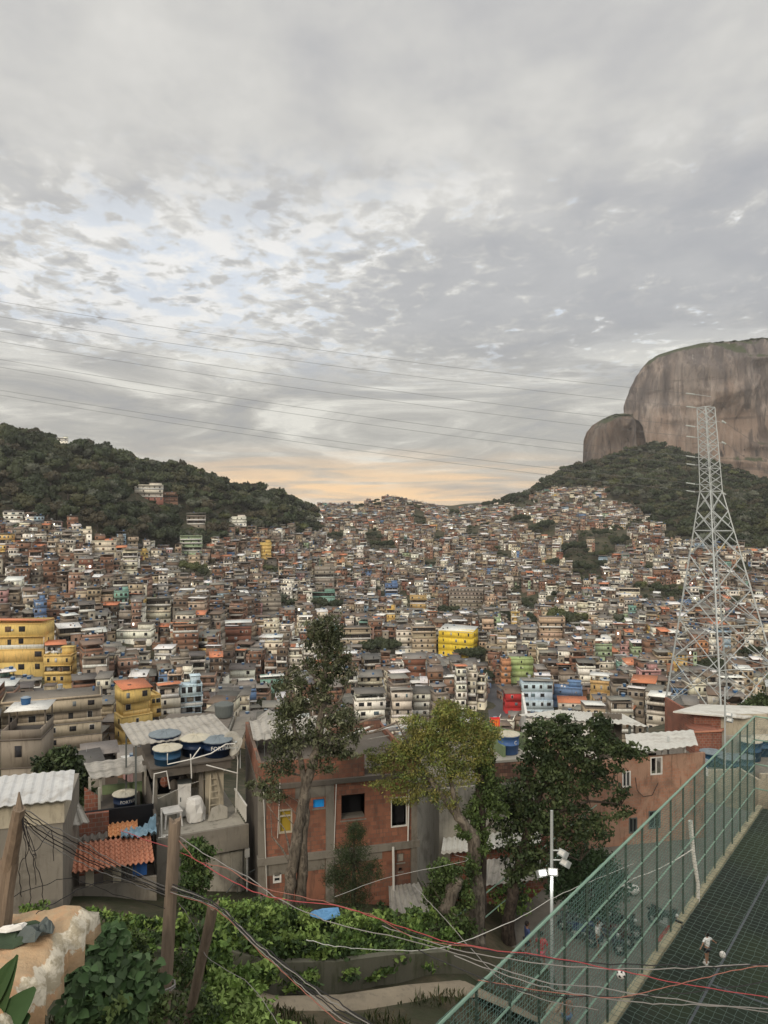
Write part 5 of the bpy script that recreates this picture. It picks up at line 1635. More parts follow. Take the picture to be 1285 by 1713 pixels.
# ---- grey house at the left edge with the white sheet roof ------------------------------------
L1 = FR((px2(105, 1520, 28.0).x, 28.0, -16.6), 16)
rl = L1.root('grey_house', 'blank grey rendered house with a white corrugated roof at the left edge', 'house')
zt = L1.loc(105, 1337).z
m = MB(); m.box(-9, 0, 0, 0.2, 0, zt - 0.85); m.box(-0.2, 0, 0.2, 5.5, 0, zt - 0.85); m.build('wall', M['concrete'], rl)
m = MB(); m.box(-9, 0.06, -0.06, 0.16, zt - 0.84, zt + 0.1); m.box(-0.15, 0.06, 0.16, 2.2, zt - 0.84, zt + 0.1, (0, 0, 0.22, 0.22)); m.build('upper_wall', M['render_cream'], rl)
m = MB(); sheet(m, (-9, -0.45, zt + 0.12), (0.35, -0.45, zt + 0.12), (0.2, 2.0, zt + 0.42), (-9, 2.0, zt + 0.42), pitch=0.34, amp=0.04, sq=True); m.build('sheet_roof', mat('weathered_white_sheet', concrete((0.46, 0.46, 0.45), 0.2, 0.3, (0.2, 0.17, 0.13)), rough=0.5), rl)
m = MB(); sheet(m, L1.loc(110, 1386, 3.2), L1.loc(150, 1374, 3.2), L1.loc(128, 1335, 5.6), L1.loc(110, 1330, 5.6), pitch=0.34, amp=0.04); m.build('side_roof', M['grey_sheet'], rl)

# ---- orange brick house ------------------------------------------------------------------------
O1 = FR((px2(432, 1520, 34.5).x, 34.5, px2(432, 1520, 34.5).z), 15)
ro = O1.root('brick_house', 'unplastered orange brick house with cement columns and a boarded blue window', 'house')
X = lambda u, v: O1.loc(u, v).x
Z = lambda u, v: O1.loc(u, v).z
x0, x1 = 0.0, X(698, 1400)
zl = Z(440, 1440); zu = Z(440, 1322); ztop = Z(440, 1276)
holes_u = [(X(466, 1370), X(489, 1370), Z(475, 1394), Z(475, 1354)), (X(524, 1345), X(543, 1345), Z(533, 1352), Z(533, 1337)), (X(571, 1350), X(611, 1350), Z(590, 1371), Z(590, 1329)), (X(654, 1350), X(681, 1350), Z(668, 1383), Z(668, 1333))]
holes_l = [(X(457, 1470), X(471, 1470), Z(464, 1478), Z(464, 1461)), (X(665, 1436), X(677, 1436), Z(671, 1444), Z(671, 1429)), (X(668, 1456), X(674, 1456), Z(671, 1459), Z(671, 1453))]
m = MB(); holed_wall(m, x0 + 0.35, x1 - 0.3, zl + 0.14, zu, 0.0, 0.16, holes_u); m.build('upper_wall', M['orange_brick'], ro)
m = MB(); holed_wall(m, x0 + 0.35, x1 - 0.3, -1.5, zl - 0.18, 0.08, 0.16, holes_l); m.build('lower_wall', M['orange_brick'], ro)
m = MB(); m.box(x0 - 0.04, x1 + 0.1, -0.12, 0.3, zl - 0.18, zl + 0.14); m.build('floor_slab', M['concrete'], ro)
m = MB(); m.box(x0 - 0.04, x1 + 0.1, -0.10, 7.0, zu, zu + 0.22); m.build('floor_slab', M['concrete_dark'], ro)
for (a, b) in ((0.0, 0.35), (X(545, 1380), X(559, 1380)), (x1 - 0.3, x1)):
    m = MB(); m.box(a, b, -0.03, 0.25, -1.5, zl - 0.181); m.build('column', M['concrete'], ro)
    m = MB(); m.box(a, b, -0.03, 0.25, zl + 0.141, zu - 0.001); m.build('column', M['concrete'], ro)
for bx_ in ((0.351, X(544, 1400), 0.05, 0.079, zl - 0.75, zl - 0.181), (X(560, 1400), X(640, 1400), 0.05, 0.079, zl - 0.6, zl - 0.181), (X(494, 1345), X(544.8, 1345), -0.012, -0.001, zu - 0.55, zu - 0.001)):
    m = MB(); m.box(*bx_); m.build('cement_patch', M['concrete'], ro)
for bx_ in ((0.0, 0.16, 0.3, 7.0, -1.5, zu - 0.001), (x1 - 0.16, x1, 0.3, 7.0, -1.5, zu - 0.001)):
    m = MB(); m.box(*bx_); m.build('side_wall', M['concrete_dark'], ro)
m = MB(); m.box(0.2, x1 - 0.2, 3.0, 3.1, -1.5, zu - 0.01); m.build('inner_wall', M['dark'], ro)  # near-black wall colour stands in for the unlit inside
xs_ = X(610, 1300)
m = MB(); m.box(x0, xs_, 0.02, 0.18, zu + 0.22, ztop); m.box(x0, x0 + 0.16, 0.18, 7, zu + 0.22, ztop); m.box(x1 - 0.16, x1, 0.18, 7, zu + 0.22, ztop - 0.5); m.box(xs_ + 0.9, x1 - 0.17, 0.02, 0.18, zu + 0.22, ztop - 0.4); m.build('parapet', M['orange_brick'], ro)
m = MB(); m.box(x0 + 0.2, x1 - 0.2, 6.2, 6.4, zu + 0.22, ztop - 0.2); m.build('roof_wall', M['patch_brick'], ro)
m = MB(); m.box(x0 + 0.2, x1 - 0.2, 0.2, 7.0, zu + 0.23, zu + 0.5); m.build('roof', M['concrete_dark'], ro)
m = MB(); sheet(m, (x0 + 0.1, 3.4, ztop + 0.05), (x1 - 3.6, 3.4, ztop + 0.05), (x1 - 3.8, 5.9, ztop + 0.35), (x0 + 0.1, 5.9, ztop + 0.35), pitch=0.4, amp=0.03); m.build('sheet_roof', M['grey_sheet'], ro)
window(ro, None, *holes_u[0], 0.0, M['render_cream'], M['yellow_cloth'], transom=0.7, mull=False, label='window with a mustard curtain')
window(ro, None, *holes_u[1], 0.0, None, M['bright_blue'], label='small window covered in bright blue cloth')
window(ro, None, *holes_u[2], 0.0, None, M['dark'], label='wide dark unglazed window', depth=0.9)
window(ro, None, *holes_u[3], 0.0, M['pvc'], M['dark'], fw=0.04, label='tall dark window in a thin white frame', depth=0.5)
window(ro, None, *holes_l[0], 0.08, M['white_paint'], M['glass'], transom=0.5)
window(ro, None, *holes_l[1], 0.08, None, M['concrete_pale'])
window(ro, None, *holes_l[2], 0.08, None, M['dark'])
m = MB()
m.tube([(X(656, 1400), -0.2, zl), (X(657, 1490), -0.2, -0.3)], 0.06)
m.tube([(X(683, 1330), -0.16, zu), (X(681, 1400), -0.16, zl + 0.2)], 0.035); m.tube([(X(440, 1300), -0.1, zu + 0.4), (X(447, 1500), -0.1, 0)], 0.02, 5)
m.tube([(X(562, 1330), -0.08, zu), (X(558, 1420), -0.1, zl)], 0.02, 5); m.tube([(X(468, 1330), -0.1, zu + .3), (X(464, 1370), -0.1, zl + 1)], 0.015, 5)
m.build('pipe', M['pvc'], ro)
m = MB(); sheet(m, (X(640, 1500), -1.3, Z(640, 1512)), (X(712, 1500), -1.3, Z(640, 1512)), (X(700, 1480), 0.0, Z(640, 1484)), (X(650, 1480), 0.0, Z(640, 1484)), pitch=0.3, amp=0.04); m.build('porch_roof', M['grey_sheet'], ro)
# rubble and rods on the roof
t = empty('timber_pile', O1.w(X(630, 1240), 2.2, ztop + 0.2), O1.th, label='loose pale boards and pipes piled on the roof of the orange brick house', cat='timber')
for i in range(14):
    a = (rnd.uniform(-2.6, 2.6), rnd.uniform(-1, 1), 0.05 + i * 0.03); an = rnd.uniform(-0.5, 0.5)
    L_ = rnd.uniform(0.8, 1.8)
    m = MB(); m.bar(a, (a[0] + L_ * math.cos(an), a[1] + L_ * math.sin(an), a[2] + rnd.uniform(-0.02, 0.4)), 0.14 if i % 3 else 0.05, 0.04); m.build('board', [M['concrete_pale'], M['wood'], M['pvc']][i % 3], t)
for i in range(5):
    m = MB(); xx = X(430 + i * 13, 1250); m.tube([(xx, 0.2, ztop + 0.1), (xx + 0.03, 0.2, ztop + rnd.uniform(0.8, 1.4))], 0.012, 4); m.build('rebar', M['steel_dark'], ro)

# ---- wall, tank and brick parapet behind the middle trees ----------------------------------------
P1 = FR((px2(735, 1500, 41).x, 41.0, px2(735, 1500, 41).z), 13)
rp1 = P1.root('rendered_house', 'grey rendered house with a patchy brick parapet behind the two middle trees', 'house')
X = lambda u, v, y=0: P1.loc(u, v, y).x
Z = lambda u, v, y=0: P1.loc(u, v, y).z
m = MB(); m.box(0, X(905, 1380), 0, 0.2, -1, Z(820, 1313)); m.box(0, 0.2, 0.2, 8, -1, Z(820, 1313)); m.build('wall', M['concrete_pale'], rp1)
m = MB(); m.box(X(815, 1300), X(905, 1300), -0.03, 0.17, Z(820, 1312), Z(820, 1278)); m.build('parapet', M['patch_brick'], rp1)
m = MB(); m.box(X(812, 1300), X(906, 1300), -0.1, 0.25, Z(820, 1313) - 0.03, Z(820, 1313) + 0.06); m.build('ledge', M['concrete_pale'], rp1)
m = MB(); m.box(0, X(905, 1300), 0.2, 8, Z(820, 1313) + 0.0, Z(820, 1313) + 0.18); m.build('roof', M['concrete'], rp1)
m = MB(); m.box(X(828, 1272), X(890, 1272), -0.05, 2.4, Z(820, 1277), Z(820, 1273)); m.build('tank_slab', M['concrete_pale'], rp1)
m = MB(); m.box(X(818, 1250, 2.6), X(884, 1250, 2.6), 2.6, 2.75, Z(820, 1313), Z(850, 1222, 2.6), (0.35, -0.3, -0.3, 0.35)); m.box(X(818, 1250, 2.6), X(818, 1250, 2.6) + 0.15, 0.4, 2.6, Z(820, 1313), Z(850, 1228, 2.6)); m.build('green_wall', M['green_wall'], rp1)
m = MB(); sheet(m, (X(738, 1420, -2.4), -2.4, Z(740, 1428, -2.4)), (X(905, 1420, -2.4), -2.4, Z(740, 1428, -2.4)), (X(905, 1400), 0, Z(740, 1402)), (X(742, 1400), 0, Z(740, 1402)), pitch=0.3, amp=0.035); m.build('porch_roof', M['white_sheet'], rp1)
m = MB(); sheet(m, (X(790, 1480, -4.2), -4.2, Z(740, 1490, -4.2)), (X(905, 1480, -4.2), -4.2, Z(740, 1490, -4.2)), (X(905, 1440, -2.6), -2.6, Z(740, 1446, -2.6)), (X(800, 1440, -2.6), -2.6, Z(740, 1446, -2.6)), pitch=0.3, amp=0.035); m.build('porch_roof', M['grey_sheet'], rp1)
m = MB(); m.box(0.3, X(900, 1450), -1.2, -1.0, -1.5, Z(740, 1430, -2.4) - 0.2); m.build('porch_wall', M['red_brick'], rp1)
pt = P1.loc(853, 1272, 0.9)
tank(P1.w(pt.x, 1.1, Z(820, 1273) + 0.01), 0.62, 1.05, mat('tank_blue', flat((0.05, 0.11, 0.26), 0.2), rough=0.45), M['tank_lid_pale'], 'single blue tank with a pale ribbed lid standing above the patchy brick parapet', rz=P1.th, text=('C', 0.3, 0.35))

# ---- peach house right of the dark tree ------------------------------------------------------------
Q1 = FR((px2(985, 1500, 46).x, 46.0, px2(985, 1500, 46).z), 12)
rq = Q1.root('peach_house', 'salmon pink patched house with barred windows right of the dark tree', 'house')
X = lambda u, v, y=0: Q1.loc(u, v, y).x
Z = lambda u, v, y=0: Q1.loc(u, v, y).z
ho = [(X(1041, 1305), X(1055, 1305), Z(1048, 1317), Z(1048, 1290)), (X(1088, 1280), X(1108, 1280), Z(1098, 1296), Z(1098, 1266)), (X(1052, 1380), X(1066, 1380), Z(1058, 1394), Z(1058, 1368)), (X(1085, 1375), X(1105, 1375), Z(1095, 1386), Z(1095, 1356))]
m = MB(); holed_wall(m, 0, X(1180, 1380), -1.5, Z(1060, 1268), 0, 0.2, ho); m.box(0, 0.2, 0.2, 7, -1.5, Z(1060, 1268)); m.build('wall', M['peach_wall'], rq)
window(rq, None, *ho[0], 0.0, M['white_paint'], M['glass'], mull=True)
window(rq, None, *ho[1], 0.0, M['white_paint'], M['dark'], mull=True, depth=0.7)
window(rq, None, *ho[2], 0.0, M['steel_dark'], M['glass'], mull=True)
window(rq, None, *ho[3], 0.0, M['steel_dark'], M['glass'], mull=True)
m = MB(); m.tube([(X(1062, 1300), -0.06, Z(1062, 1300)), (X(1065, 1318), -0.08, Z(1062, 1322)), (X(1075, 1330), -0.08, Z(1062, 1333)), (X(1090, 1325), -0.08, Z(1062, 1332)), (X(1100, 1300), -0.08, Z(1062, 1312))], 0.02, 5); m.build('cable_loop', M['black_cable'], rq)
m = MB(); sheet(m, (X(1050, 1260, -0.8), -0.8, Z(1080, 1259, -0.8)), (X(1168, 1245, -0.8), -0.8, Z(1080, 1252, -0.8)), (X(1160, 1230, 6), 6, Z(1080, 1226, 6)), (X(1046, 1230, 6), 6, Z(1080, 1226, 6)), pitch=0.5, amp=0.03); m.build('sheet_roof', M['white_sheet'], rq)
m = MB()
for u_ in (1085, 1112, 1150): m.box(X(u_, 1265), X(u_, 1265) + 0.1, 0.3, 0.4, Z(1060, 1268), Z(1080, 1256))
m.build('roof_post', M['white_paint'], rq)
m = MB(); sheet(m, (X(1090, 1240, 7), 7, Z(1140, 1236, 7)), (X(1165, 1240, 7), 7, Z(1140, 1236, 7)), (X(1150, 1225, 9), 9, Z(1140, 1229, 9)), (X(1090, 1225, 9), 9, Z(1140, 1229, 9)), pitch=0.5, amp=0.03); m.build('rear_roof', M['white_sheet'], rq)

# ---- white shed with the big pale roof behind the dark tree ------------------------------------------
S1 = FR((px2(880, 1290, 62).x, 62.0, px2(880, 1290, 62).z), -8)
rs = S1.root('white_shed', 'white-walled shed under a wide pale corrugated roof behind the dark tree', 'shed')
X = lambda u, v, y=0: S1.loc(u, v, y).x
Z = lambda u, v, y=0: S1.loc(u, v, y).z
m = MB(); m.box(0, X(1000, 1250), 0, 0.2, -2, Z(880, 1202)); m.box(0, 0.2, 0.2, 9, -2, Z(880, 1202)); m.build('wall', M['white_paint'], rs)
m = MB(); sheet(m, (X(869, 1195, -0.5), -0.5, Z(869, 1196, -0.5)), (X(1082, 1208, -0.5), -0.5, Z(1082, 1215, -0.5)), (X(1040, 1195, 9), 9, Z(1040, 1194, 9)), (X(935, 1190, 9), 9, Z(935, 1188, 9)), pitch=0.5, amp=0.04); m.build('sheet_roof', M['white_sheet'], rs)
m = MB(); m.box(X(1052, 1240), X(1056, 1240), 0, 0.2, -2, Z(1054, 1214)); m.box(X(1082, 1240), X(1085, 1240), 0, .2, -2, Z(1080, 1216)); m.build('roof_post', M['steel_dark'], rs)
m = MB(); m.box(X(1000, 1250), X(1052, 1250), 3.2, 3.4, -2, Z(1040, 1212)); m.build('rear_wall', M['concrete_dark'], rs)

# ---- white-roofed house in front of the pylon ---------------------------------------------------------
T1 = FR((px2(1162, 1300, 62).x, 62.0, px2(1162, 1300, 62).z), 2)
rt = T1.root('corner_house', 'red brick house with a broad white metal roof in front of the pylon', 'house')
X = lambda u, v, y=0: T1.loc(u, v, y).x
Z = lambda u, v, y=0: T1.loc(u, v, y).z
m = MB(); m.box(0, X(1206, 1220), 0, 0.2, -3, Z(1162, 1196)); m.box(0, 0.2, 0.2, 6, -3, Z(1162, 1196)); m.build('brick_wall', M['red_brick'], rt)
m = MB(); m.box(X(1206, 1220), X(1330, 1220), 0.02, 0.2, -3, Z(1162, 1196)); m.build('rendered_wall', M['render_cream'], rt)
m = MB(); m.slab([(X(1126, 1189, -0.8), -0.8, Z(1126, 1190, -0.8)), (X(1246, 1200, -0.8), -0.8, Z(1246, 1200, -0.8)), (X(1330, 1192, 5), 5, Z(1330, 1183, 5)), (X(1170, 1178, 5), 5, Z(1170, 1178, 5))], 0.12); m.build('roof', M['white_sheet'], rt)
m = MB(); m.box(X(1163, 1240, -2.2), X(1208, 1240, -2.2), -2.2, -0.02, -4, Z(1163, 1224, -2.2)); m.build('annex_wall', M['red_brick'], rt)
m = MB(); m.slab([(X(1161, 1224, -2.4), -2.4, Z(1161, 1224, -2.4)), (X(1208, 1221, -2.4), -2.4, Z(1208, 1222, -2.4)), (X(1215, 1219, -0.1), -0.1, Z(1215, 1218, -0.1)), (X(1168, 1220, -0.1), -0.1, Z(1168, 1219, -0.1))], 0.1); m.build('annex_roof', M['tile_orange'], rt)

# ---- terrace with tanks beyond the far end of the fence -------------------------------------------------
U1 = FR((px2(1135, 1420, 55).x, 55.0, -21.5), 6)
ru = U1.root('tank_terrace', 'beige walled roof terrace carrying several blue tanks beyond the net fence', 'terrace')
X = lambda u, v, y=0: U1.loc(u, v, y).x
Z = lambda u, v, y=0: U1.loc(u, v, y).z
m = MB(); m.box(0, X(1235, 1300), 0, 0.2, -1, Z(1150, 1290)); m.box(X(1235, 1300), X(1235, 1300) + 0.2, -2.5, 0.2, -1, Z(1235, 1285)); m.box(X(1235, 1300) + 0.2, X(1300, 1300), -2.5, -2.3, -1, Z(1250, 1275)); m.build('wall', M['render_cream'], ru)
m = MB(); m.box(0.2, X(1330, 1300), 0.2, 8, Z(1150, 1300) - 0.5, Z(1150, 1300)); m.build('roof_slab', M['concrete'], ru)
m = MB(); m.box(X(1180, 1250, 5), X(1330, 1250, 5), 5.0, 5.2, Z(1150, 1300), Z(1200, 1232, 5)); m.build('rear_wall', M['concrete_pale'], ru)
zz_ = Z(1150, 1300)
for k, (u_, y_, r_, lab, lid) in enumerate([(1168, 1.0, 0.75, 'first blue tank from the left on the beige terrace, lid nearly flat', 'tank_lid'), (1190, 2.4, 0.8, 'second blue tank on the beige terrace with overlapping grey-blue lid', 'tank_lid'), (1222, 1.4, 0.9, 'wide pale blue tank near the middle of the beige terrace', 'tank_lid'), (1256, 3.2, 0.8, 'blue tank with bright white lid at the right of the beige terrace', 'tank_lid_pale'), (1274, 4.2, 0.75, 'rearmost white-lidded tank on the beige terrace, against the back wall', 'tank_lid_pale'), (1246, 1.0, 0.7, 'small front tank by the corner of the beige terrace', 'tank_lid')]):
    tank(U1.w(X(u_, 1290, y_), y_, zz_), r_, 0.85 + 0.12 * (k % 2) + (0.5 if k in (3, 4) else 0), M['blue_tank'], M[lid], lab, rz=0.3 * k)
o = empty('plastic_bin', U1.w(X(1176, 1300), -0.1, Z(1176, 1296)), 0, label='white box on the edge of the beige terrace wall', cat='box')
m = MB(); m.box(-0.25, 0.25, -0.2, 0.2, 0, 0.45, (0.02, 0, 0, 0.02)); m.box(-0.28, 0.28, -0.23, 0.23, 0.45, 0.5); m.build('body', M['white_paint'], o)

# ---- big dark corrugated roof behind the terrace house -----------------------------------------------------
B1 = FR((px2(225, 1330, 58).x, 58.0, px2(225, 1330, 58).z), 8)
rb = B1.root('long_roof_house', 'low building with a big dark ribbed roof and sloping concrete side wall', 'building')
X = lambda u, v, y=0: B1.loc(u, v, y).x
Z = lambda u, v, y=0: B1.loc(u, v, y).z
ra, rbb, rc_, rd = Vector((X(222, 1245), 0, Z(222, 1246))), Vector((X(372, 1240), 0, Z(372, 1241))), Vector((X(392, 1195, 14), 14, Z(392, 1192, 14))), Vector((X(282, 1198, 14), 14, Z(282, 1196, 14)))
m = MB(); sheet(m, rd, ra, rbb, rc_, pitch=1.1, amp=0.16, sq=True); m.build('ribbed_roof', M['dark_sheet'], rb)
m = MB(); m.box(ra.x, rbb.x, 0.1, 0.3, -4, ra.z - 0.25); m.build('front_wall', M['concrete_dark'], rb)
m = MB(); m.box(X(372, 1245, 0), X(376, 1245, 0), 0, 14, Z(372, 1290), Z(372, 1243), (0, 0, Z(412, 1196, 14) - Z(372, 1243), Z(412, 1196, 14) - Z(372, 1243))); m.build('side_wall', M['concrete_pale'], rb)
m = MB(); m.slab([(X(378, 1250), 0.1, Z(378, 1248)), (X(400, 1250), 0.1, Z(400, 1248)), (X(420, 1200, 14), 14, Z(420, 1198, 14)), (X(396, 1200, 14), 14, Z(396, 1199, 14))], 0.2); m.build('gutter_roof', M['concrete'], rb)
pt = B1.loc(375, 1198, 11)
t = empty('metal_drum', B1.w(pt.x, 11, pt.z), 0, label='large dark metal drum tank standing on the ribbed roof', cat='tank')
m = MB(); m.lathe([(0.75, 0), (0.8, 0.2), (0.88, 1.0)], n=20); m.build('drum', M['steel_dark'], t)
m = MB(); m.lathe([(0.9, 1.001), (0.88, 1.1), (0.5, 1.28), (0.05, 1.32)], n=20); m.build('lid', M['steel_dark'], t)

# ---- yellow gable house ----------------------------------------------------------------------------------------
Y1 = FR((px2(425, 1275, 75).x, 75.0, px2(425, 1275, 75).z), 6)
ry_ = Y1.root('gable_house', 'orange-yellow gable-ended house between the dark roof and the tall tree', 'house')
X = lambda u, v, y=0: Y1.loc(u, v, y).x
Z = lambda u, v, y=0: Y1.loc(u, v, y).z
a, b, c_, d = X(427, 1240), X(463, 1240), Z(427, 1228), Z(445, 1215)
m = MB(); xm = (a + b) / 2
for yy in (0, 6):
    m._add([(a, yy, -3), (b, yy, -3), (b, yy, c_), (xm, yy, d), (a, yy, c_)], [(0, 1, 2, 3, 4)])
m.quad((a, 0, -3), (a, 0, c_), (a, 6, c_), (a, 6, -3)); m.quad((b, 0, -3), (b, 6, -3), (b, 6, c_), (b, 0, c_))
m.build('wall', mat('orange_yellow_paint', concrete((0.62, 0.33, 0.07), 0.2, 0.15)), ry_)
m = MB(); m.slab([(a - 0.2, -0.2, c_ - 0.03), (xm, -0.2, d + 0.1), (xm, 6.2, d + 0.1), (a - 0.2, 6.2, c_ - 0.03)], 0.08); m.slab([(xm, -0.2, d + 0.1), (b + 0.2, -0.2, c_ - 0.03), (b + 0.2, 6.2, c_ - 0.03), (xm, 6.2, d + 0.1)], 0.08); m.build('roof', M['grey_sheet'], ry_)

# ---- low shop with the red banner by the street ------------------------------------------------------------------
t = empty('banner', px2(828, 1222, 110), 0.1, label='red banner with orange lettering standing by the street behind the trees', cat='banner')
m = MB(); m.box(-0.75, 0.75, 0, 0.08, 0.3, 1.9); m.build('cloth', mat('red_banner', flat((0.65, 0.04, 0.04))), t)
m = MB()
for k in range(4): m.bar((-0.5 + k * 0.3, -0.02, 0.6), (-0.42 + k * 0.3, -0.02, 1.6), 0.13, 0.03, up=(0, 1, 0))
m.build('lettering', mat('orange_letter', flat((0.75, 0.28, 0.03))), t)
m = MB(); m.box(-0.8, -0.74, 0, 0.06, -1.5, 2); m.box(0.74, 0.8, 0, 0.06, -1.5, 2); m.build('post', M['galv'], t)
# ------------------------------------------------------------------ football pitch, net fence
ZF = -20.0
K0 = Vector((8.6, 29.6, 0)); KD = Vector((17.5, 22.9, 0)).normalized()
KN = Vector((KD.y, -KD.x, 0))          # towards the pitch


def K(s, t, z):
    p = K0 + KD * s + KN * t
    return Vector((p.x, p.y, z))


def m_turf(t):
    v = wcoord(t)
    n = t.noise(v, 0.35, 4, 0.6); n2 = t.noise(v, 9, 3, 0.7)
    c = t.mix(n, (0.010, 0.014, 0.014), (0.020, 0.030, 0.020))
    c = t.mix(t.smooth(t.noise(v, 0.12, 3, 0.5), 0.45, 0.7, 0, 0.6), c, (0.035, 0.05, 0.022))
    c = t.mix(t.smooth(t.noise(v, 0.25, 6, 0.7, 0.5), 0.52, 0.7, 0, 0.5), c, (0.045, 0.045, 0.036))
    c = t.mix(1.0, c, t.math('ADD', t.math('MULTIPLY', n2, 0.7), 0.65), 'MULTIPLY')
    bump(t, n2, 0.4, 0.03)
    return c


M['turf'] = mat('artificial_turf', m_turf, rough=0.9)
SA, SB = -12.0, 27.5
o = link_mesh('field', np_mesh('field', [K(SA, 0.35, ZF), K(SA, 34, ZF), K(SB, 34, ZF), K(SB, 0.35, ZF)], [[0, 1, 2, 3]], mats=[M['turf']]))
tagit(o, kind='structure')
m = MB()
for a, b in ((K(SA, 2.6, 0), K(SB, 2.6, 0)), (K(5.2, 2.6, 0), K(5.2, 30, 0))):
    d = (b - a).normalized(); nn_ = Vector((-d.y, d.x, 0)) * 0.05
    m.quad(*[Vector((q.x, q.y, ZF + 0.006)) for q in (a - nn_, b - nn_, b + nn_, a + nn_)])
M['line'] = mat('field_line', flat((0.085, 0.095, 0.105), 0.9, 1.2))
o = m.build('field_marking', M['line']); tagit(o, kind='structure')
M['curb'] = mat('yellowed_kerb', concrete((0.30, 0.28, 0.19), 0.5, 0.4))
m = MB()
n = 60
rngk = random.Random(3)
for i in range(n):
    s0 = SA + (SB - SA) * i / n; s1 = SA + (SB - SA) * (i + 1) / n
    h = 0.16 + rngk.uniform(-0.02, 0.02)
    a, b, c, d = K(s0, 0.0, ZF - 1.0), K(s1, 0.0, ZF - 1.0), K(s1, 0.34, ZF - 1.0), K(s0, 0.34, ZF - 1.0)
    up = Vector((0, 0, 1.0 + h))
    m._add([a, b, c, d, a + up, b + up, c + up, d + up], [(4, 7, 6, 5), (0, 4, 5, 1), (3, 2, 6, 7), (0, 3, 7, 4), (1, 5, 6, 2)])
o = m.build('kerb', M['curb']); tagit(o, kind='structure')
# alley beside the pitch and its far platform
M['alley'] = mat('worn_concrete_paving', concrete((0.15, 0.138, 0.118), 0.55, 0.4))  # base colour darkened to stand for the shade of the trees
o = link_mesh('alley', np_mesh('alley', [K(SA, -7.5, ZF - 0.42), K(SA, 0.0, ZF - 0.42), K(SB, 0.0, ZF - 0.42), K(SB, -6.5, ZF - 0.42)], [[0, 1, 2, 3]], mats=[M['alley']])); tagit(o, kind='structure')

HF = 6.45
fence = empty('net_fence', K(0, 0, ZF), 0.0, label='tall green pipe and net fence with overhead netting along the football pitch', cat='fence')


def fl(p): return Vector(p) - fence.location


FS0, FS1 = -14.0, 26.2
posts = [FS0 + 2.0 * i for i in range(int((FS1 - FS0) / 2.0) + 1)]
for s in posts:
    m = MB(); m.tube([fl(K(s, 0.12, ZF - 0.2)), fl(K(s, 0.12, ZF + HF))], 0.045, 6); m.build('post', M['post_green'], fence)
for k, hh in enumerate((HF, HF * 0.76, HF * 0.51, HF * 0.26)):
    m = MB(); m.tube([fl(K(FS0, 0.12, ZF + hh)), fl(K(FS1, 0.12, ZF + hh))], 0.05 if k == 0 else 0.04, 6); m.build('rail', M['green_pipe'], fence)
for hh in (HF, HF * 0.76, HF * 0.51, HF * 0.26):
    m = MB(); m.tube([fl(K(FS1, 0.12, ZF + hh)), fl(K(FS1, 22, ZF + hh))], 0.045, 6); m.build('rail', M['green_pipe'], fence)
for t_ in (2.2, 4.4, 6.6, 8.8):
    m = MB(); m.tube([fl(K(FS1, t_, ZF)), fl(K(FS1, t_, ZF + HF))], 0.045, 6); m.build('post', M['post_green'], fence)


def net_sheet(P, nu, nv, wob, wd, seed, slack=0.0):
    """cords of a square-mesh net; P(u,v) gives the point; returns ribbons as thin 3-sided cords"""
    r_ = np.random.default_rng(seed)
    U = np.linspace(0, 1, nu + 1); Vv = np.linspace(0, 1, nv + 1)
    G_ = np.array([[P(u, v) for v in Vv] for u in U])
    G_ += r_.normal(size=G_.shape) * wob
    # low-frequency slack
    ph = np.sin(np.outer(np.arange(nu + 1) * 0.31, np.ones(nv + 1)) + np.outer(np.ones(nu + 1), np.arange(nv + 1) * 0.47)) * slack
    G_[:, :, 2] += ph * 0.6; G_[:, :, 0] += ph * 0.5
    A, B = [], []
    A.append(G_[:-1].reshape(-1, 3)); B.append(G_[1:].reshape(-1, 3))
    A.append(G_[:, :-1].reshape(-1, 3)); B.append(G_[:, 1:].reshape(-1, 3))
    A = np.concatenate(A); B = np.concatenate(B)
    d = B - A; L = np.linalg.norm(d, axis=1, keepdims=True); d = d / np.maximum(L, 1e-6)
    ref = np.where(np.abs(d[:, 2:3]) > 0.9, np.array([[1.0, 0, 0]]), np.array([[0, 0, 1.0]]))
    x = np.cross(d, ref); x /= np.linalg.norm(x, axis=1, keepdims=True); y = np.cross(d, x)
    off_ = [x * wd, (-0.5 * x + 0.87 * y) * wd, (-0.5 * x - 0.87 * y) * wd]
    Vs = np.stack([A + o_ for o_ in off_] + [B + o_ for o_ in off_], 1)
    n_ = len(A)
    F_ = (np.array([[0, 1, 4, 3], [1, 2, 5, 4], [2, 0, 3, 5]])[None] + 6 * np.arange(n_)[:, None, None]).reshape(-1, 4)
    return Vs.reshape(-1, 3), F_


cell = 0.17
V, F = net_sheet(lambda u, v: fl(K(FS0 + (FS1 - FS0) * u, 0.05, ZF + 0.15 + (HF - 0.15) * v)), int((FS1 - FS0) / cell), int(HF / cell), 0.012, 0.0062, 1, 0.03)
link_mesh('net', np_mesh('net', V, F, mats=[M['net']]), fence)
V, F = net_sheet(lambda u, v: fl(K(FS0 + (FS1 - FS0) * u, 0.12 + 19 * v, ZF + HF - 0.02 - 0.35 * math.sin(math.pi * v))), int((FS1 - FS0) / 0.24), int(19 / 0.24), 0.014, 0.006, 2, 0.05)
link_mesh('overhead_net', np_mesh('overhead_net', V, F, mats=[M['net_roof']]), fence)
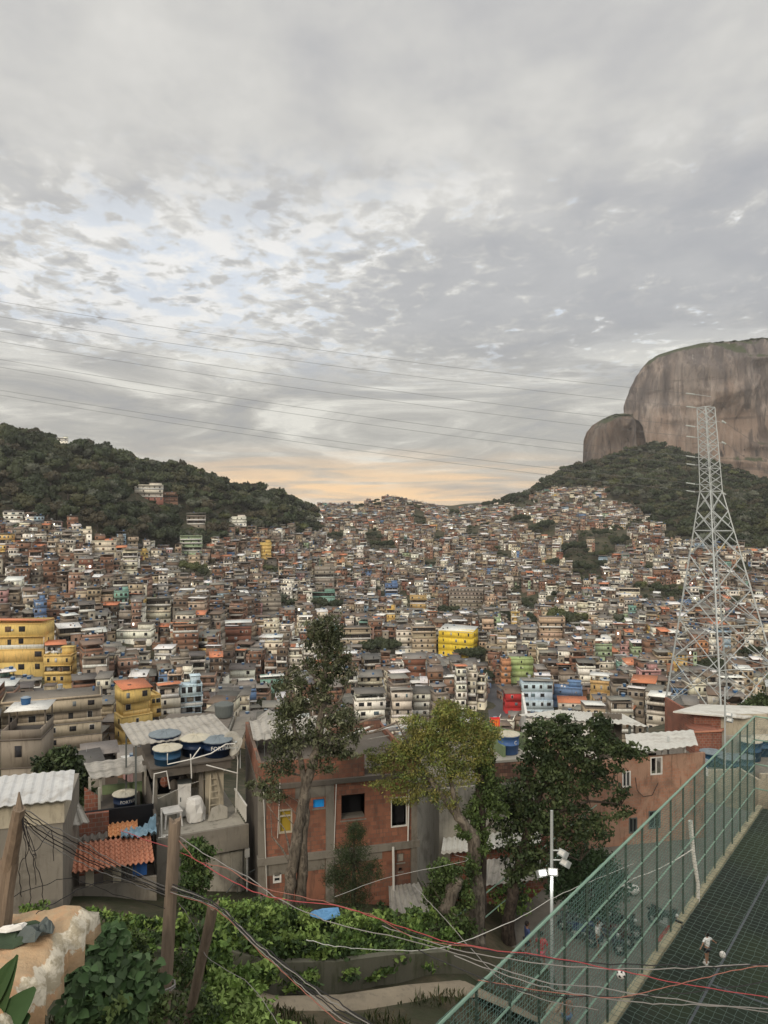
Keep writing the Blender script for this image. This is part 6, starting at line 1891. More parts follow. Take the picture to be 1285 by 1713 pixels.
# lower outer guard fence beside the alley
guard = empty('guard_fence', K(6, -6.6, ZF - 0.4), 0.0, label='low old fence of dark posts and drooping wires outside the alley', cat='fence')
gl = lambda p: Vector(p) - guard.location
for s in range(-6, 26, 4):
    m = MB(); m.tube([gl(K(s, -6.6, ZF - 0.6)), gl(K(s, -6.6, ZF + 2.3))], 0.05, 6); m.build('post', M['post_green'], guard)
for hh in (1.1, 2.2):
    m = MB(); m.tube([gl(K(-6, -6.6, ZF + hh)), gl(K(22, -6.6, ZF + hh))], 0.03, 5); m.build('rail', M['green_pipe'], guard)

# platform with benches at the far end
o = empty('stand', K(26.8, 4, ZF), math.atan2(KD.y, KD.x), label='pale concrete stand at the far end of the pitch', cat='stand')
m = MB()
for k in range(3): m.box(0.3 + k * 1.1, 1.4 + k * 1.1, -14, 3.0, 0, 0.7 + 0.6 * k)
m.build('step', M['concrete_pale'], o)
m = MB(); m.box(3.61, 3.8, -14, 3, 0, 2.4); m.build('back_wall', M['concrete_pale'], o)

# football lodged on the overhead net
def football(p, r_, label):
    root = empty('football', p, 0, label=label, cat='ball')
    me = bpy.data.meshes.new('ball')
    import bmesh
    bm = bmesh.new(); bmesh.ops.create_icosphere(bm, subdivisions=3, radius=r_)
    bm.to_mesh(me); bm.free()
    me.materials.append(M['white_paint']); me.materials.append(M['black_plastic'])
    g = (1 + 5 ** 0.5) / 2
    ico = [Vector(q).normalized() for q in [(0, 1, g), (0, -1, g), (0, 1, -g), (0, -1, -g), (1, g, 0), (-1, g, 0), (1, -g, 0), (-1, -g, 0), (g, 0, 1), (-g, 0, 1), (g, 0, -1), (-g, 0, -1)]]
    for f in me.polygons:
        c = f.center.normalized()
        f.material_index = 1 if max(c.dot(q) for q in ico) > 0.955 else 0
        f.use_smooth = True
    link_mesh('ball', me, root)
    return root
_p = px2(1039, 1625, 22.2)
football((_p.x, _p.y, ZF + HF + 0.02), 0.125, 'black and white football lying on the overhead net')

# ------------------------------------------------------------------ power pylon
PY = 138.0
zb_, zt_, zw_ = px2(0, 1186, PY).z - 0.5, px2(0, 682, PY).z, px2(0, 822, PY).z
PB = Vector((px2(1213, 1183, PY).x, PY, zb_)); PT = px2(1181, 682, PY)
tower = empty('power_pylon', (PB.x, PB.y, gz(PB.x, PB.y)), 0, label='tall galvanised lattice pylon carrying the high-voltage line', cat='pylon')
tl = lambda p: Vector(p) - Vector(tower.location)
PHI = R(18)


def half(z):
    if z > zw_: return 1.05 + (zt_ - z) / (zt_ - zw_) * 0.28
    return 1.33 + (zw_ - z) / (zw_ - zb_) * 5.95


def corner(k, z):
    f = (z - zb_) / (zt_ - zb_)
    cx = PB.x + (PT.x - PB.x) * f
    h = half(z)
    a = [(-1, -1), (1, -1), (1, 1), (-1, 1)][k]
    # near corner lies left of the middle: turn the square
    x = a[0] * h; y = a[1] * h
    c_, s_ = math.cos(-PHI + math.pi / 2 * 0), math.sin(-PHI)
    return Vector((cx + x * math.cos(PHI) + y * math.sin(PHI) * -1, PY + x * math.sin(PHI) + y * math.cos(PHI), z))


zs = [zb_]
while zs[-1] < zw_ - 1.0:
    zs.append(zs[-1] + max(1.6, half(zs[-1]) * 2 * (0.62 if zs[-1] < zb_ + 22 else 0.75)))
zs[-1] = zw_
nz_ = 11
zs += [zw_ + (zt_ - zw_) * i / nz_ for i in range(1, nz_ + 1)]
for k in range(4):
    m = MB()
    for i in range(len(zs) - 1):
        wv = 0.24 if zs[i] < zw_ - 14 else (0.18 if zs[i] < zw_ else 0.13)
        m.bar(tl(corner(k, zs[i])), tl(corner(k, zs[i + 1])), wv)
    m.build('leg', M['galv'], tower)
for f_ in range(4):
    m = MB()
    for i in range(len(zs) - 1):
        a0, a1 = corner(f_, zs[i]), corner(f_, zs[i + 1]); b0, b1 = corner((f_ + 1) % 4, zs[i]), corner((f_ + 1) % 4, zs[i + 1])
        wv = 0.125 if zs[i] < zw_ else 0.085
        m.bar(tl(a0), tl(b1), wv); m.bar(tl(b0), tl(a1), wv)
        if i in (0, 1, 2, 4, 6) or zs[i] >= zw_ and (i % 3 == 0) or i == len(zs) - 2:
            m.bar(tl(a1), tl(b1), wv)
        if zs[i] < zw_ - 6:   # secondary bracing
            x = (a0 + b0 + a1 + b1) / 4
            am, bm_ = (a0 + a1) / 2, (b0 + b1) / 2
            m.bar(tl(am), tl((a0 + x) / 2), 0.07); m.bar(tl(am), tl((a1 + x) / 2), 0.07)
            m.bar(tl(bm_), tl((b0 + x) / 2), 0.07); m.bar(tl(bm_), tl((b1 + x) / 2), 0.07)
    m.build('lattice_face', M['galv'], tower)
# insulators and conductors
attach = [(682, -1), (668, -1), (722, -1), (734, -1), (776, -1), (776, -1), (824, -1), (824, -1)]
LINES = [(660, 484), (682, 510), (714, 533), (732, 551), (765, 580), (778, 593), (810, 632), (823, 640)]
M['insul'] = mat('insulator_glass', flat((0.42, 0.45, 0.43)), rough=0.3)
M['conductor'] = mat('conductor', flat((0.14, 0.14, 0.14)), rough=0.6)


def catenary(a, b, sag, n=28):
    return [a.lerp(b, i / n) - Vector((0, 0, sag * 4 * (i / n) * (1 - i / n))) for i in range(n + 1)]


for k, (vr, vl) in enumerate(LINES):
    a = px2(1164, vr, PY - 2.5 + (k % 2) * 5); b = px2(-120, vl, 128 + (k % 2) * 4)
    iv = (b - a).normalized()
    e = a + iv * 1.9
    insl = empty('insulator_string', a, 0, label='pale insulator string on the left side of the pylon, pair %s from the top' % ['one', 'two', 'three', 'four'][k // 2], cat='insulator', group='insulator strings on the pylon')
    m = MB()
    for j in range(9):
        p0 = iv * (0.2 + j * 0.18)
        m.tube([p0, p0 + iv * 0.10], [0.15, 0.05], 8)
    m.tube([Vector((0, 0, 0)), iv * 1.9], 0.03, 5)
    m.build('disc_stack', M['insul'], insl)
    m = MB(); m.tube([Vector((0, 0, 0)), Vector((corner(0, zw_).x + 0.8 - a.x, PY - a.y, 0))], 0.05, 5); m.build('arm', M['galv'], insl)
    m = MB(); m.tube(catenary(e, b, 1.2), 0.025, 4)
    o = m.build('power_line', M['conductor']); tagit(o, 'thin high-voltage conductor crossing the sky, number %s counted down from the top' % ['one', 'two', 'three', 'four', 'five', 'six', 'seven', 'eight'][k], 'power line', 'conductors of the high-voltage line')
for k, (v0, v1, ve) in enumerate(((700, 716, 800), (735, 748, 838), (820, 832, 905))):
    a = px2(1208, v0 + 4, PY); b = px2(1400, ve + 12, PY + 60); iv = (b - a).normalized()
    insl = empty('insulator_string', a, 0, label='insulator string slanting down on the right side of the pylon, number %s from the top' % ['one', 'two', 'three'][k], cat='insulator', group='insulator strings on the pylon')
    m = MB()
    for j in range(9):
        p0 = iv * (0.2 + j * 0.2); m.tube([p0, p0 + iv * 0.11], [0.15, 0.05], 8)
    m.tube([Vector((-1.4, 0, 0)), iv * 2.0], 0.03, 5)
    m.build('disc_stack', M['insul'], insl)
    m = MB(); m.tube(catenary(a + iv * 2.0, b, 1.0, 14), 0.034, 4)
    o = m.build('power_line', M['conductor']); tagit(o, 'conductor leaving the right side of the pylon, number %s from the top' % ['one', 'two', 'three'][k], 'power line', 'conductors of the high-voltage line')

# ------------------------------------------------------------------ lamp poles
M['lamp_glow'] = mat('lamp_glow', lambda t: (t.put(t.b.inputs['Emission Color'], (1.0, 0.98, 0.92)), t.put(t.b.inputs['Emission Strength'], 7.0), (0.8, 0.8, 0.8))[2])


def lamp_pole(base, top_z, label, lamps, rad=0.08):
    root = empty('lamp_pole', base, 0, label=label, cat='lamp pole')
    H_ = top_z - base[2]
    m = MB(); m.tube([(0, 0, 0), (0, 0, H_)], [rad, rad * 0.8], 10); m.build('pole', M['galv'], root)
    for (dx_, dz_, lit, ang) in lamps:
        f = MB()
        z0 = dz_ - base[2]
        f.box(-0.2, 0.2, -0.08, 0.14, 0.0, 0.28)
        o = f.build('floodlight', M['galv'], root); o.location = (dx_, -0.25, z0); o.rotation_euler = (R(-35), 0, R(ang))
        g = MB(); g.box(-0.14, 0.14, -0.095, -0.081, 0.05, 0.22); g.build('lens', M['lamp_glow'] if lit else M['white_paint'], o)
        b = MB(); b.tube([(0, 0, z0 + 0.15), (dx_ * 0.8, -0.12, z0 + 0.2)], 0.03, 6); b.build('bracket', M['galv'], root)
        if lit:
            ld = bpy.data.lights.new('lamp_light', 'SPOT'); ld.energy = 60; ld.spot_size = R(130); ld.spot_blend = 0.6; ld.color = (1, 0.98, 0.93); ld.shadow_soft_size = 0.15
            lo = bpy.data.objects.new('lamp_light', ld); COL.objects.link(lo); lo.parent = root
            lo.location = (dx_, -0.5, z0 - 0.05); lo.rotation_euler = (R(25), 0, R(ang))
    return root


b_ = px2(923, 1640, 32.2)
lamp_pole((b_.x, b_.y, ZF - 0.45), px2(923, 1356, 32.2).z, 'grey steel pole with two lit white floodlights in front of the dark tree', [(-0.42, px2(0, 1466, 32).z, True, 20), (0.0, px2(0, 1464, 32).z, True, -10), (0.35, px2(0, 1432, 32).z, False, -60), (0.45, px2(0, 1448, 32).z, False, -60)])
b_ = px2(1118, 1400, 49)
lamp_pole((b_.x, b_.y, -21.3), px2(1118, 1232, 49).z, 'steel pole with a glaring floodlight beside the salmon pink house', [(0.1, px2(0, 1285, 49).z, True, 10), (0.5, px2(0, 1292, 49).z, False, -50), (0.0, px2(0, 1306, 49).z, False, -50)], 0.09)
b_ = px2(1213, 1380, 56)
lamp_pole((b_.x, b_.y, -22), px2(1211, 1150, 56).z, 'thin rust-stained pole with unlit floodlights rising before the white roof', [(0.2, px2(0, 1206, 56).z, False, -50), (0.15, px2(0, 1197, 56).z, False, -40)], 0.07)
# bent white plastic pipe standing in the alley
o = empty('pipe_pole', K(8.5, -2.2, ZF - 0.4), 0, label='bent white pipe standing upright behind the net fence', cat='pipe')
p0, p1 = px2(1155, 1373, 39), px2(1168, 1480, 39)
o.location = (p1.x, p1.y, ZF - 0.42)
m = MB(); m.tube([(0, 0, 0), (0.0, 0, p1.z - (ZF - 0.42)), (-0.25, 0, p1.z - ZF + 2), (p0.x - p1.x, 0, p0.z - (ZF - 0.42))], [0.09, 0.09, 0.11, 0.12], 8); m.build('pipe', M['pvc'], o)

# ------------------------------------------------------------------ people
def skin_mesh(name, joints, edges, m_, parent, sub=2):
    me = bpy.data.meshes.new(name)
    me.from_pydata([j[:3] for j in joints], edges, [])
    o = bpy.data.objects.new(name, me); COL.objects.link(o)
    o.parent = parent
    sk = o.modifiers.new('skin', 'SKIN')
    for i, j in enumerate(joints):
        sv = me.skin_vertices[0].data[i]
        sv.radius = (j[3], j[4] if len(j) > 4 else j[3])
        sv.use_root = (i == 0)
    sk.use_smooth_shade = True
    ss = o.modifiers.new('sub', 'SUBSURF'); ss.levels = sub; ss.render_levels = sub
    dg = bpy.context.evaluated_depsgraph_get()
    me2 = bpy.data.meshes.new_from_object(o.evaluated_get(dg))
    bpy.data.objects.remove(o)
    me2.materials.clear(); me2.materials.append(m_)
    return link_mesh(name, me2, parent)


def person(loc, rz, h, label, skin=(0.20, 0.11, 0.07), shirt=None, shorts=(0.03, 0.03, 0.035), arms=((0.35, 0.0, -0.15), (-0.35, 0.0, -0.15)), stride=0.12, hair=(0.015, 0.012, 0.01), lean=0.0, scale_sh=1.0):
    """arms: hand offset from the shoulder in units of body height"""
    root = empty('person', loc, rz, label=label, cat='person')
    s = h / 1.7
    sk = mat('skin', flat(skin, 0.15), rough=0.6)
    J, E = [], []

    def j(x, y, z, r_, r2=None):
        J.append((x * s, y * s + lean * z, z * s, r_ * s, (r2 or r_) * s)); return len(J) - 1
    pel = j(0, 0, 0.92, 0.13, 0.10); ab = j(0, 0, 1.10, 0.12, 0.09); ch = j(0, 0.0, 1.30, 0.145, 0.10); nk0 = j(0, 0, 1.42, 0.07, 0.07); nk = j(0, 0, 1.49, 0.05); hd = j(0, -0.01, 1.56, 0.075, 0.085); hd2 = j(0, -0.015, 1.64, 0.07, 0.085); hd3 = j(0, -0.01, 1.69, 0.04)
    E += [(pel, ab), (ab, ch), (ch, nk0), (nk0, nk), (nk, hd), (hd, hd2), (hd2, hd3)]
    hands = []
    for sx, am in ((1, arms[0]), (-1, arms[1])):
        sh = j(sx * 0.18, 0, 1.38, 0.055)
        hx, hy, hz = am[0] * h, am[1] * h, am[2] * h
        ex, ey, ez = sx * 0.18 + hx / s * 0.5 + sx * 0.03, hy / s * 0.5 + 0.03, 1.38 + hz / s * 0.5 - 0.03
        el_ = j(ex, ey, ez, 0.038); wr = j(sx * 0.18 + hx / s * 0.93, hy / s * 0.93, 1.38 + hz / s * 0.93, 0.026)
        pa = j(sx * 0.18 + hx / s * 1.05, hy / s * 1.05, 1.38 + hz / s * 1.05, 0.032, 0.02)
        E += [(ch, sh), (sh, el_), (el_, wr), (wr, pa)]
        d = Vector((hx, hy, hz)).normalized(); sd = d.cross(Vector((0, 1, 0.2))).normalized()
        base = Vector(J[pa][:3])
        for q in range(4):   # fingers
            o0 = base + sd * (q - 1.5) * 0.020 * s + d * 0.02 * s
            a1 = len(J); J.append((*o0, 0.010 * s, 0.010 * s)); L_ = (0.065, 0.075, 0.07, 0.055)[q] * s
            p1_ = o0 + d * L_ * 0.6 + Vector((0, -0.01, 0)) * s; J.append((*p1_, 0.009 * s, 0.009 * s))
            p2_ = p1_ + d * L_ * 0.4 + Vector((0, -0.02, -0.005)) * s; J.append((*p2_, 0.007 * s, 0.007 * s))
            E += [(pa, a1), (a1, a1 + 1), (a1 + 1, a1 + 2)]
        a1 = len(J); p1_ = base - sd * 0.04 * s * (1 if sx > 0 else -1) - d * 0.01 * s; J.append((*p1_, 0.011 * s, 0.011 * s)); J.append((*(p1_ + d * 0.035 * s), 0.009 * s, 0.009 * s)); E += [(pa, a1), (a1, a1 + 1)]
        hands.append(base)
    feet = []
    for sx in (1, -1):
        st = stride * sx
        hp = j(sx * 0.09, 0, 0.86, 0.095); kn = j(sx * 0.10, -0.02 + st * 0.5, 0.48, 0.058); an = j(sx * 0.10, st, 0.09, 0.038); hl = j(sx * 0.10, st - 0.02, 0.035, 0.036, 0.03); to = j(sx * 0.12, st - 0.19, 0.03, 0.03, 0.022)
        E += [(pel, hp), (hp, kn), (kn, an), (an, hl), (hl, to)]
        feet.append((hp, kn, an, hl, to))
    skin_mesh('body', J, E, sk, root)
    # face and hair
    def Pz(x, y, z): return (x * s, y * s + lean * z, z * s)
    m = MB(); m.ball(Pz(0, 0.012, 1.625), 0.105 * s, 12, 8, (0.92, 1.02, 1.12)); m.build('hair', mat('hair', flat(hair)), root, smooth=True)
    m = MB(); m.ball(Pz(0, -0.05, 1.60), 0.078 * s, 10, 8, (0.88, 0.9, 1.15)); m.tube([Pz(0, -0.112, 1.615), Pz(0, -0.138, 1.585)], [0.010 * s, 0.016 * s], 6)
    for sx in (1, -1): m.ball(Pz(sx * 0.088, 0.0, 1.60), 0.022 * s, 6, 5, (0.5, 0.8, 1.2))
    f = m.build('face', sk, root, smooth=True)
    m = MB()
    for sx in (1, -1): m.ball(Pz(sx * 0.03, -0.116, 1.622), 0.010 * s, 6, 5)
    m.bar(Pz(-0.022, -0.118, 1.555), Pz(0.022, -0.118, 1.555), 0.008 * s); m.build('features', M['dark'], f)
    if shirt:
        J2, E2 = [], []
        for i in (pel, ab, ch, nk0):
            q = J[i]; J2.append((q[0], q[1], q[2], q[3] + 0.022 * s, q[4] + 0.026 * s))
        E2 += [(0, 1), (1, 2), (2, 3)]
        for k_, (sx, am) in enumerate(((1, arms[0]), (-1, arms[1]))):
            a = len(J2)
            J2.append((sx * 0.18 * s, J[ch][1], 1.385 * s, 0.072 * s, 0.072 * s))
            J2.append((sx * 0.18 * s + am[0] * h * 0.36 + sx * 0.02 * s, am[1] * h * 0.36 + J[ch][1], 1.37 * s + am[2] * h * 0.36, 0.062 * s, 0.062 * s))
            E2 += [(2, a), (a, a + 1)]
        skin_mesh('shirt', J2, E2, mat('shirt', flat(shirt, 0.2)), root)
    J3 = [(J[pel][0], J[pel][1], J[pel][2], J[pel][3] + 0.025 * s, J[pel][4] + 0.03 * s)]
    E3 = []
    for ft in feet:
        hp, kn = J[ft[0]], J[ft[1]]
        a = len(J3)
        J3.append((hp[0], hp[1], hp[2] - 0.02 * s, hp[3] + 0.02 * s, hp[3] + 0.02 * s))
        J3.append(((hp[0] + kn[0]) / 2, (hp[1] + kn[1]) / 2, (hp[2] * 0.35 + kn[2] * 0.65), 0.09 * s, 0.09 * s))
        E3 += [(0, a), (a, a + 1)]
    skin_mesh('shorts', J3, E3, mat('shorts', flat(shorts, 0.2)), root)
    return root, hands


p = px2(1183, 1612, 33.6)
kz = ZF
u_, Yk = 1183, -ZF * FPX / (1613 - 856.5)
p = px2(u_, 1613, Yk)
kid, hands = person((p.x, p.y, ZF + 0.004), R(200), 1.38, 'boy in a white T-shirt and dark shorts on the pitch reaching for a white ball', shirt=(0.72, 0.72, 0.70), skin=(0.30, 0.17, 0.11), arms=((0.20, 0.06, -0.20), (-0.26, -0.02, -0.20)), stride=0.08)
for sx in (1, -1):
    m = MB(); m.box(-0.045, 0.045, -0.18, 0.05, 0.0, 0.075); o = m.build('shoe', M['white_paint'], kid); o.location = (sx * 0.09, 0.08 * sx * 0.85, 0.0)
root = empty('white_ball', (0, 0, 0), 0, label='plain white ball just off the hand of the boy on the pitch', cat='ball')
q = px2(1209, 1597, Yk - 0.2); root.location = (q.x, q.y, q.z)
m = MB(); m.ball((0, 0, 0), 0.135, 16, 12, (1, 1, 1.1)); m.build('ball', M['white_paint'], root, smooth=True)
for k, (uu, vv, rz, sh, sho, lab, sk) in enumerate([
    (906, 1590, 150, (0.40, 0.05, 0.06), (0.5, 0.08, 0.12), 'person in a dark red patterned shirt by the low wall behind the fence', (0.24, 0.13, 0.09)),
    (1000, 1600, 60, (0.55, 0.54, 0.52), (0.03, 0.03, 0.05), 'person in a pale shirt standing among the motorbikes', (0.20, 0.11, 0.08)),
    (948, 1722, 200, None, (0.12, 0.18, 0.30), 'bare-chested person in blue jeans shorts in the near alley', (0.36, 0.19, 0.13)),
    (882, 1578, 100, (0.04, 0.06, 0.14), (0.03, 0.03, 0.04), 'person in a navy shirt seen behind the low wall by the parked motorbikes', (0.18, 0.10, 0.07))]):
    if k == 2: Y_ = 20.42 * FPX / (1735 - 856.5); p = px2(uu, 1735, Y_); base = (p.x, p.y, ZF - 0.42)
    elif k == 1:
        Y_ = 20.42 * FPX / (vv - 856.5); p = px2(uu, vv, Y_); base = (p.x, p.y, ZF - 0.42)
    else:
        Y_ = 33.5 if k == 0 else 34.5
        p = px2(uu, vv, Y_); base = (p.x, p.y, gz(p.x, p.y) + 0.0)
    person(base, R(rz), 1.68, lab, shirt=sh, shorts=sho, skin=sk, arms=((0.12, -0.12, -0.30), (-0.10, -0.05, -0.36)), stride=0.05)

# ------------------------------------------------------------------ motorbikes in the alley
def motorbike(loc, rz, label, body=(0.03, 0.03, 0.04)):
    root = empty('motorbike', loc, rz, label=label, cat='motorbike', group='motorbikes parked in the alley')
    root.rotation_euler = (0, R(10), rz)
    for y in (-0.65, 0.65):
        m = MB()
        ring = []
        n1, n2 = 24, 6
        for i in range(n1):
            a = 2 * math.pi * i / n1
            for k in range(n2):
                b = 2 * math.pi * k / n2
                rr = 0.235 + 0.08 * math.cos(b)
                ring.append((0.075 * math.sin(b), rr * math.cos(a), rr * math.sin(a)))
        m._add(ring, [(i * n2 + k, i * n2 + (k + 1) % n2, ((i + 1) % n1) * n2 + (k + 1) % n2, ((i + 1) % n1) * n2 + k) for i in range(n1) for k in range(n2)])
        o = m.build('wheel', M['black_plastic'], root); o.location = (0, y, 0.315)
        m = MB(); m.tube([(-0.05, 0, 0), (0.05, 0, 0)], 0.05, 8)
        for i in range(5):
            a = i * 1.2566; m.bar((0, 0, 0), (0, 0.22 * math.cos(a), 0.22 * math.sin(a)), 0.03)
        m.build('hub', M['galv'], o)
    bm_ = mat('bike_paint', flat(body), rough=0.3, spec=0.5)
    m = MB(); m.tube([(0, -0.30, 0.62), (0, -0.12, 0.78), (0, 0.12, 0.78), (0, 0.2, 0.70)], [0.08, 0.16, 0.14, 0.07], 10); m.build('fuel_tank', bm_, root, smooth=True)
    m = MB(); m.box(-0.16, 0.16, 0.05, 0.75, 0.42, 0.72, (0, 0, 0.1, 0.1)); m.box(-0.10, 0.10, -0.50, -0.34, 0.45, 1.12); m.box(-0.07, 0.07, -0.85, -0.45, 0.62, 0.68); m.box(-0.07, 0.07, 0.5, 1.0, 0.64, 0.70); m.build('bodywork', bm_, root)
    m = MB(); m.tube([(0, 0.15, 0.74), (0, 0.45, 0.78), (0, 0.80, 0.88)], [0.11, 0.13, 0.06], 10); m.build('seat', M['black_plastic'], root, smooth=True)
    m = MB(); m.box(-0.14, 0.14, -0.18, 0.2, 0.28, 0.58); m.tube([(0.12, -0.05, 0.3), (0.16, 0.4, 0.28), (0.17, 0.85, 0.38)], [0.03, 0.04, 0.05], 8); m.build('engine', M['galv'], root)
    m = MB(); m.tube([(0, -0.65, 0.315), (0.0, -0.45, 0.85), (0, -0.40, 1.0)], 0.035, 6); m.tube([(-0.35, -0.30, 1.03), (0, -0.42, 1.0), (0.35, -0.30, 1.03)], 0.02, 6); m.build('handlebar', M['steel_dark'], root)
    m = MB(); m.ball((0, -0.55, 0.86), 0.09, 8, 6); m.build('headlight', M['galv'], root)
    m = MB(); m.bar((0, -0.30, 0.7), (0, 0.65, 0.6), 0.06); m.bar((0, 0.1, 0.3), (0, 0.65, 0.315), 0.05); m.bar((0, 0.65, 0.5), (0, 0.95, 0.62), 0.12, 0.03); m.build('frame', M['steel_dark'], root)
    return root


for k, (uu, vv, rz, col, lab) in enumerate([(1012, 1592, 60, (0.03, 0.03, 0.05), 'dark motorbike nearest the fence, its wheel towards the viewer'), (1026, 1580, 55, (0.06, 0.02, 0.02), 'dark red motorbike second in the row by the fence'), (1042, 1565, 50, (0.02, 0.02, 0.02), 'black motorbike whose upright tyre stands clear at the right of the row'), (985, 1575, 70, (0.02, 0.03, 0.08), 'dark blue motorbike behind the person in the pale shirt'), (965, 1562, 70, (0.05, 0.05, 0.055), 'charcoal motorbike at the left of the row by the low wall'), (1000, 1556, 65, (0.02, 0.02, 0.02), 'rearmost black motorbike under the trees'), (1112, 1555, 40, (0.03, 0.03, 0.03), 'lone motorbike leaning near the red kerb stretch')]):
    Y_ = 20.42 * FPX / (vv - 856.5)
    p = px2(uu, vv, Y_)
    motorbike((p.x, p.y, ZF - 0.42), R(rz), lab, col)
o = empty('sack', K(11, -3.2, ZF - 0.42), 0.4, label='heap of white sacks lying on the far alley', cat='sack')
for i in range(3):
    m = MB(); m.ball((i * 0.55 - 0.5, (i % 2) * 0.3, 0.25), 0.36, 10, 8, (1.1, 0.8, 0.7)); m.build('bag', M['white_paint'], o, smooth=True)
m = MB(); a_, b2 = 7.8, 10.6
m._add([K(a_, -0.5, ZF - 0.41), K(b2, -0.5, ZF - 0.41), K(b2, -0.004, ZF - 0.41), K(a_, -0.004, ZF - 0.41)], [(0, 1, 2, 3)])
o = m.build('painted_patch', mat('red_paint', flat((0.36, 0.06, 0.05), 0.5))); tagit(o, kind='structure')

# ------------------------------------------------------------------ path and low wall
M['path'] = mat('earth_path', concrete((0.26, 0.215, 0.155), 0.5, 0.4))
M['mossy'] = mat('mossy_wall', concrete((0.12, 0.115, 0.085), 0.5, 0.6, (0.04, 0.05, 0.02)))
PW = [(-4.6, 21.2), (-3.0, 21.9), (-1.2, 22.8), (0.8, 23.9), (2.7, 25.2), (4.6, 26.6), (6.0, 28.4), (7.0, 31.0)]
pts = [(x, y, gz(x, y)) for x, y in PW]
V, F = [], []
nW = 9
for i, (x, y, z) in enumerate(pts):
    a = Vector(pts[max(0, i - 1)]); b = Vector(pts[min(len(pts) - 1, i + 1)]); d = b - a; d.z = 0; d.normalize(); nn_ = Vector((-d.y, d.x, 0))
    for j in range(nW):
        t_ = (j / (nW - 1) - 0.5)
        w_ = 1.0 * t_ - 0.1
        q = Vector((x, y, 0)) + nn_ * w_
        V.append((q.x, q.y, gz(x, y) + 0.16 - abs(t_) ** 3 * 1.6 + rnd.uniform(-0.02, 0.02)))
for i in range(len(pts) - 1):
    for j in range(nW - 1):
        a = i * nW + j; F.append([a, a + nW, a + nW + 1, a + 1])
tagit(link_mesh('path', np_mesh('path', V, F, mats=[M['path']], smooth=True)), kind='structure')
o = empty('low_wall', pts[0], 0, label='long low mossy concrete wall edging the footpath below the shrubs', cat='wall')
m = MB()
for i in range(len(pts) - 1):
    (xa, ya, za), (xb, yb, zb2) = pts[i], pts[i + 1]
    d = Vector((xb - xa, yb - ya, 0)).normalized(); nn_ = Vector((-d.y, d.x, 0))
    A_ = Vector((xa, ya, 0)) + nn_ * 0.85 - Vector((pts[0][0], pts[0][1], 0)); B_ = Vector((xb, yb, 0)) + nn_ * 0.85 - Vector((pts[0][0], pts[0][1], 0))
    h0 = za + 0.75 - pts[0][2]; h1 = zb2 + 0.75 - pts[0][2]
    lo = -1.2
    m._add([A_ + Vector((0, 0, h0 + lo)), B_ + Vector((0, 0, h1 + lo)), B_ + nn_ * 0.25 + Vector((0, 0, h1 + lo)), A_ + nn_ * 0.25 + Vector((0, 0, h0 + lo)),
            A_ + Vector((0, 0, h0)), B_ + Vector((0, 0, h1)), B_ + nn_ * 0.25 + Vector((0, 0, h1)), A_ + nn_ * 0.25 + Vector((0, 0, h0))], [(4, 5, 6, 7), (0, 1, 5, 4), (2, 3, 7, 6)])
m.build('masonry', M['mossy'], o)

# ------------------------------------------------------------------ painted ledge at the lower left
def m_ledge(t):
    v = objc(t)
    n = t.noise(v, 1.3, 5, 0.6); n2 = t.noise(v, 5, 5, 0.7)
    c = t.ramp(n, [(0.35, (0.42, 0.27, 0.15)), (0.5, (0.40, 0.29, 0.18)), (0.62, (0.50, 0.27, 0.14)), (0.75, (0.35, 0.29, 0.16))])
    c = t.mix(t.smooth(n2, 0.5, 0.8, 0, 0.5), c, (0.25, 0.18, 0.10))
    e = t.math('ADD', t.node('ShaderNodeAttribute', attribute_name='edge').outputs['Fac'], t.math('MULTIPLY', t.math('SUBTRACT', t.noise(v, 2.6, 6, 0.7, 0.6), 0.5), 1.3))
    c = t.mix(t.smooth(e, 0.56, 0.62), c, t.mix(t.smooth(n2, 0.45, 0.6), (0.60, 0.54, 0.43), (0.36, 0.31, 0.22)))
    bump(t, n2, 0.6, 0.06)
    return c


M['ledge'] = mat('painted_rock', m_ledge)
LZ = -5.0
edge_px = [(182, 1526), (168, 1545), (140, 1560), (132, 1590), (108, 1602), (112, 1625), (82, 1640), (80, 1668), (62, 1700), (40, 1730), (20, 1790)]
out = []
for u_, v_ in edge_px:
    t_ = LZ / (-(v_ - 856.5) / FPX); out.append((px2(u_, v_, t_).x - 0.22, t_))
nu = 26
V, F, E_ = [], [], []
yys = np.linspace(9.75, 6.6, 46)
oy = np.array([q[1] for q in out]); ox = np.array([q[0] for q in out])
for y in yys:
    xe = np.interp(y, oy[::-1], ox[::-1])
    for j in range(nu):
        x = -8.5 + (xe + 8.5) * j / (nu - 1)
        dist = min(xe - x, (9.75 - y) * 1.3)
        z = LZ - 0.10 * float(vnoise(np.array(x * 1.3), np.array(y * 1.3), 6)) - max(0, 0.12 - dist) * 1.2 + (0.05 if j > nu - 6 else 0) * rnd.random()
        V.append((x, y, z)); E_.append(max(0, 1 - dist / 0.34))
for i in range(45):
    for j in range(nu - 1):
        a = i * nu + j; F.append([a, a + 1, a + nu + 1, a + nu])
n0 = len(V)
rim = [j for j in range(nu)] + [(i + 1) * nu - 1 for i in range(1, 46)]
for k in rim:
    V.append((V[k][0] + rnd.uniform(-0.1, 0.05), V[k][1], V[k][2] - 0.22 - rnd.random() * 0.25)); E_.append(0.25)
for q in range(len(rim) - 1): F.append([rim[q], n0 + q, n0 + q + 1, rim[q + 1]])
o = link_mesh('rock_ledge', np_mesh('rock_ledge', V, F, mats=[M['ledge']], smooth=False))
at_ = o.data.attributes.new('edge', 'FLOAT', 'POINT'); at_.data.foreach_set('value', np.array(E_, np.float32))
tagit(o, 'earth-coloured rooftop ledge with a ragged white painted edge at the lower left', 'ledge')
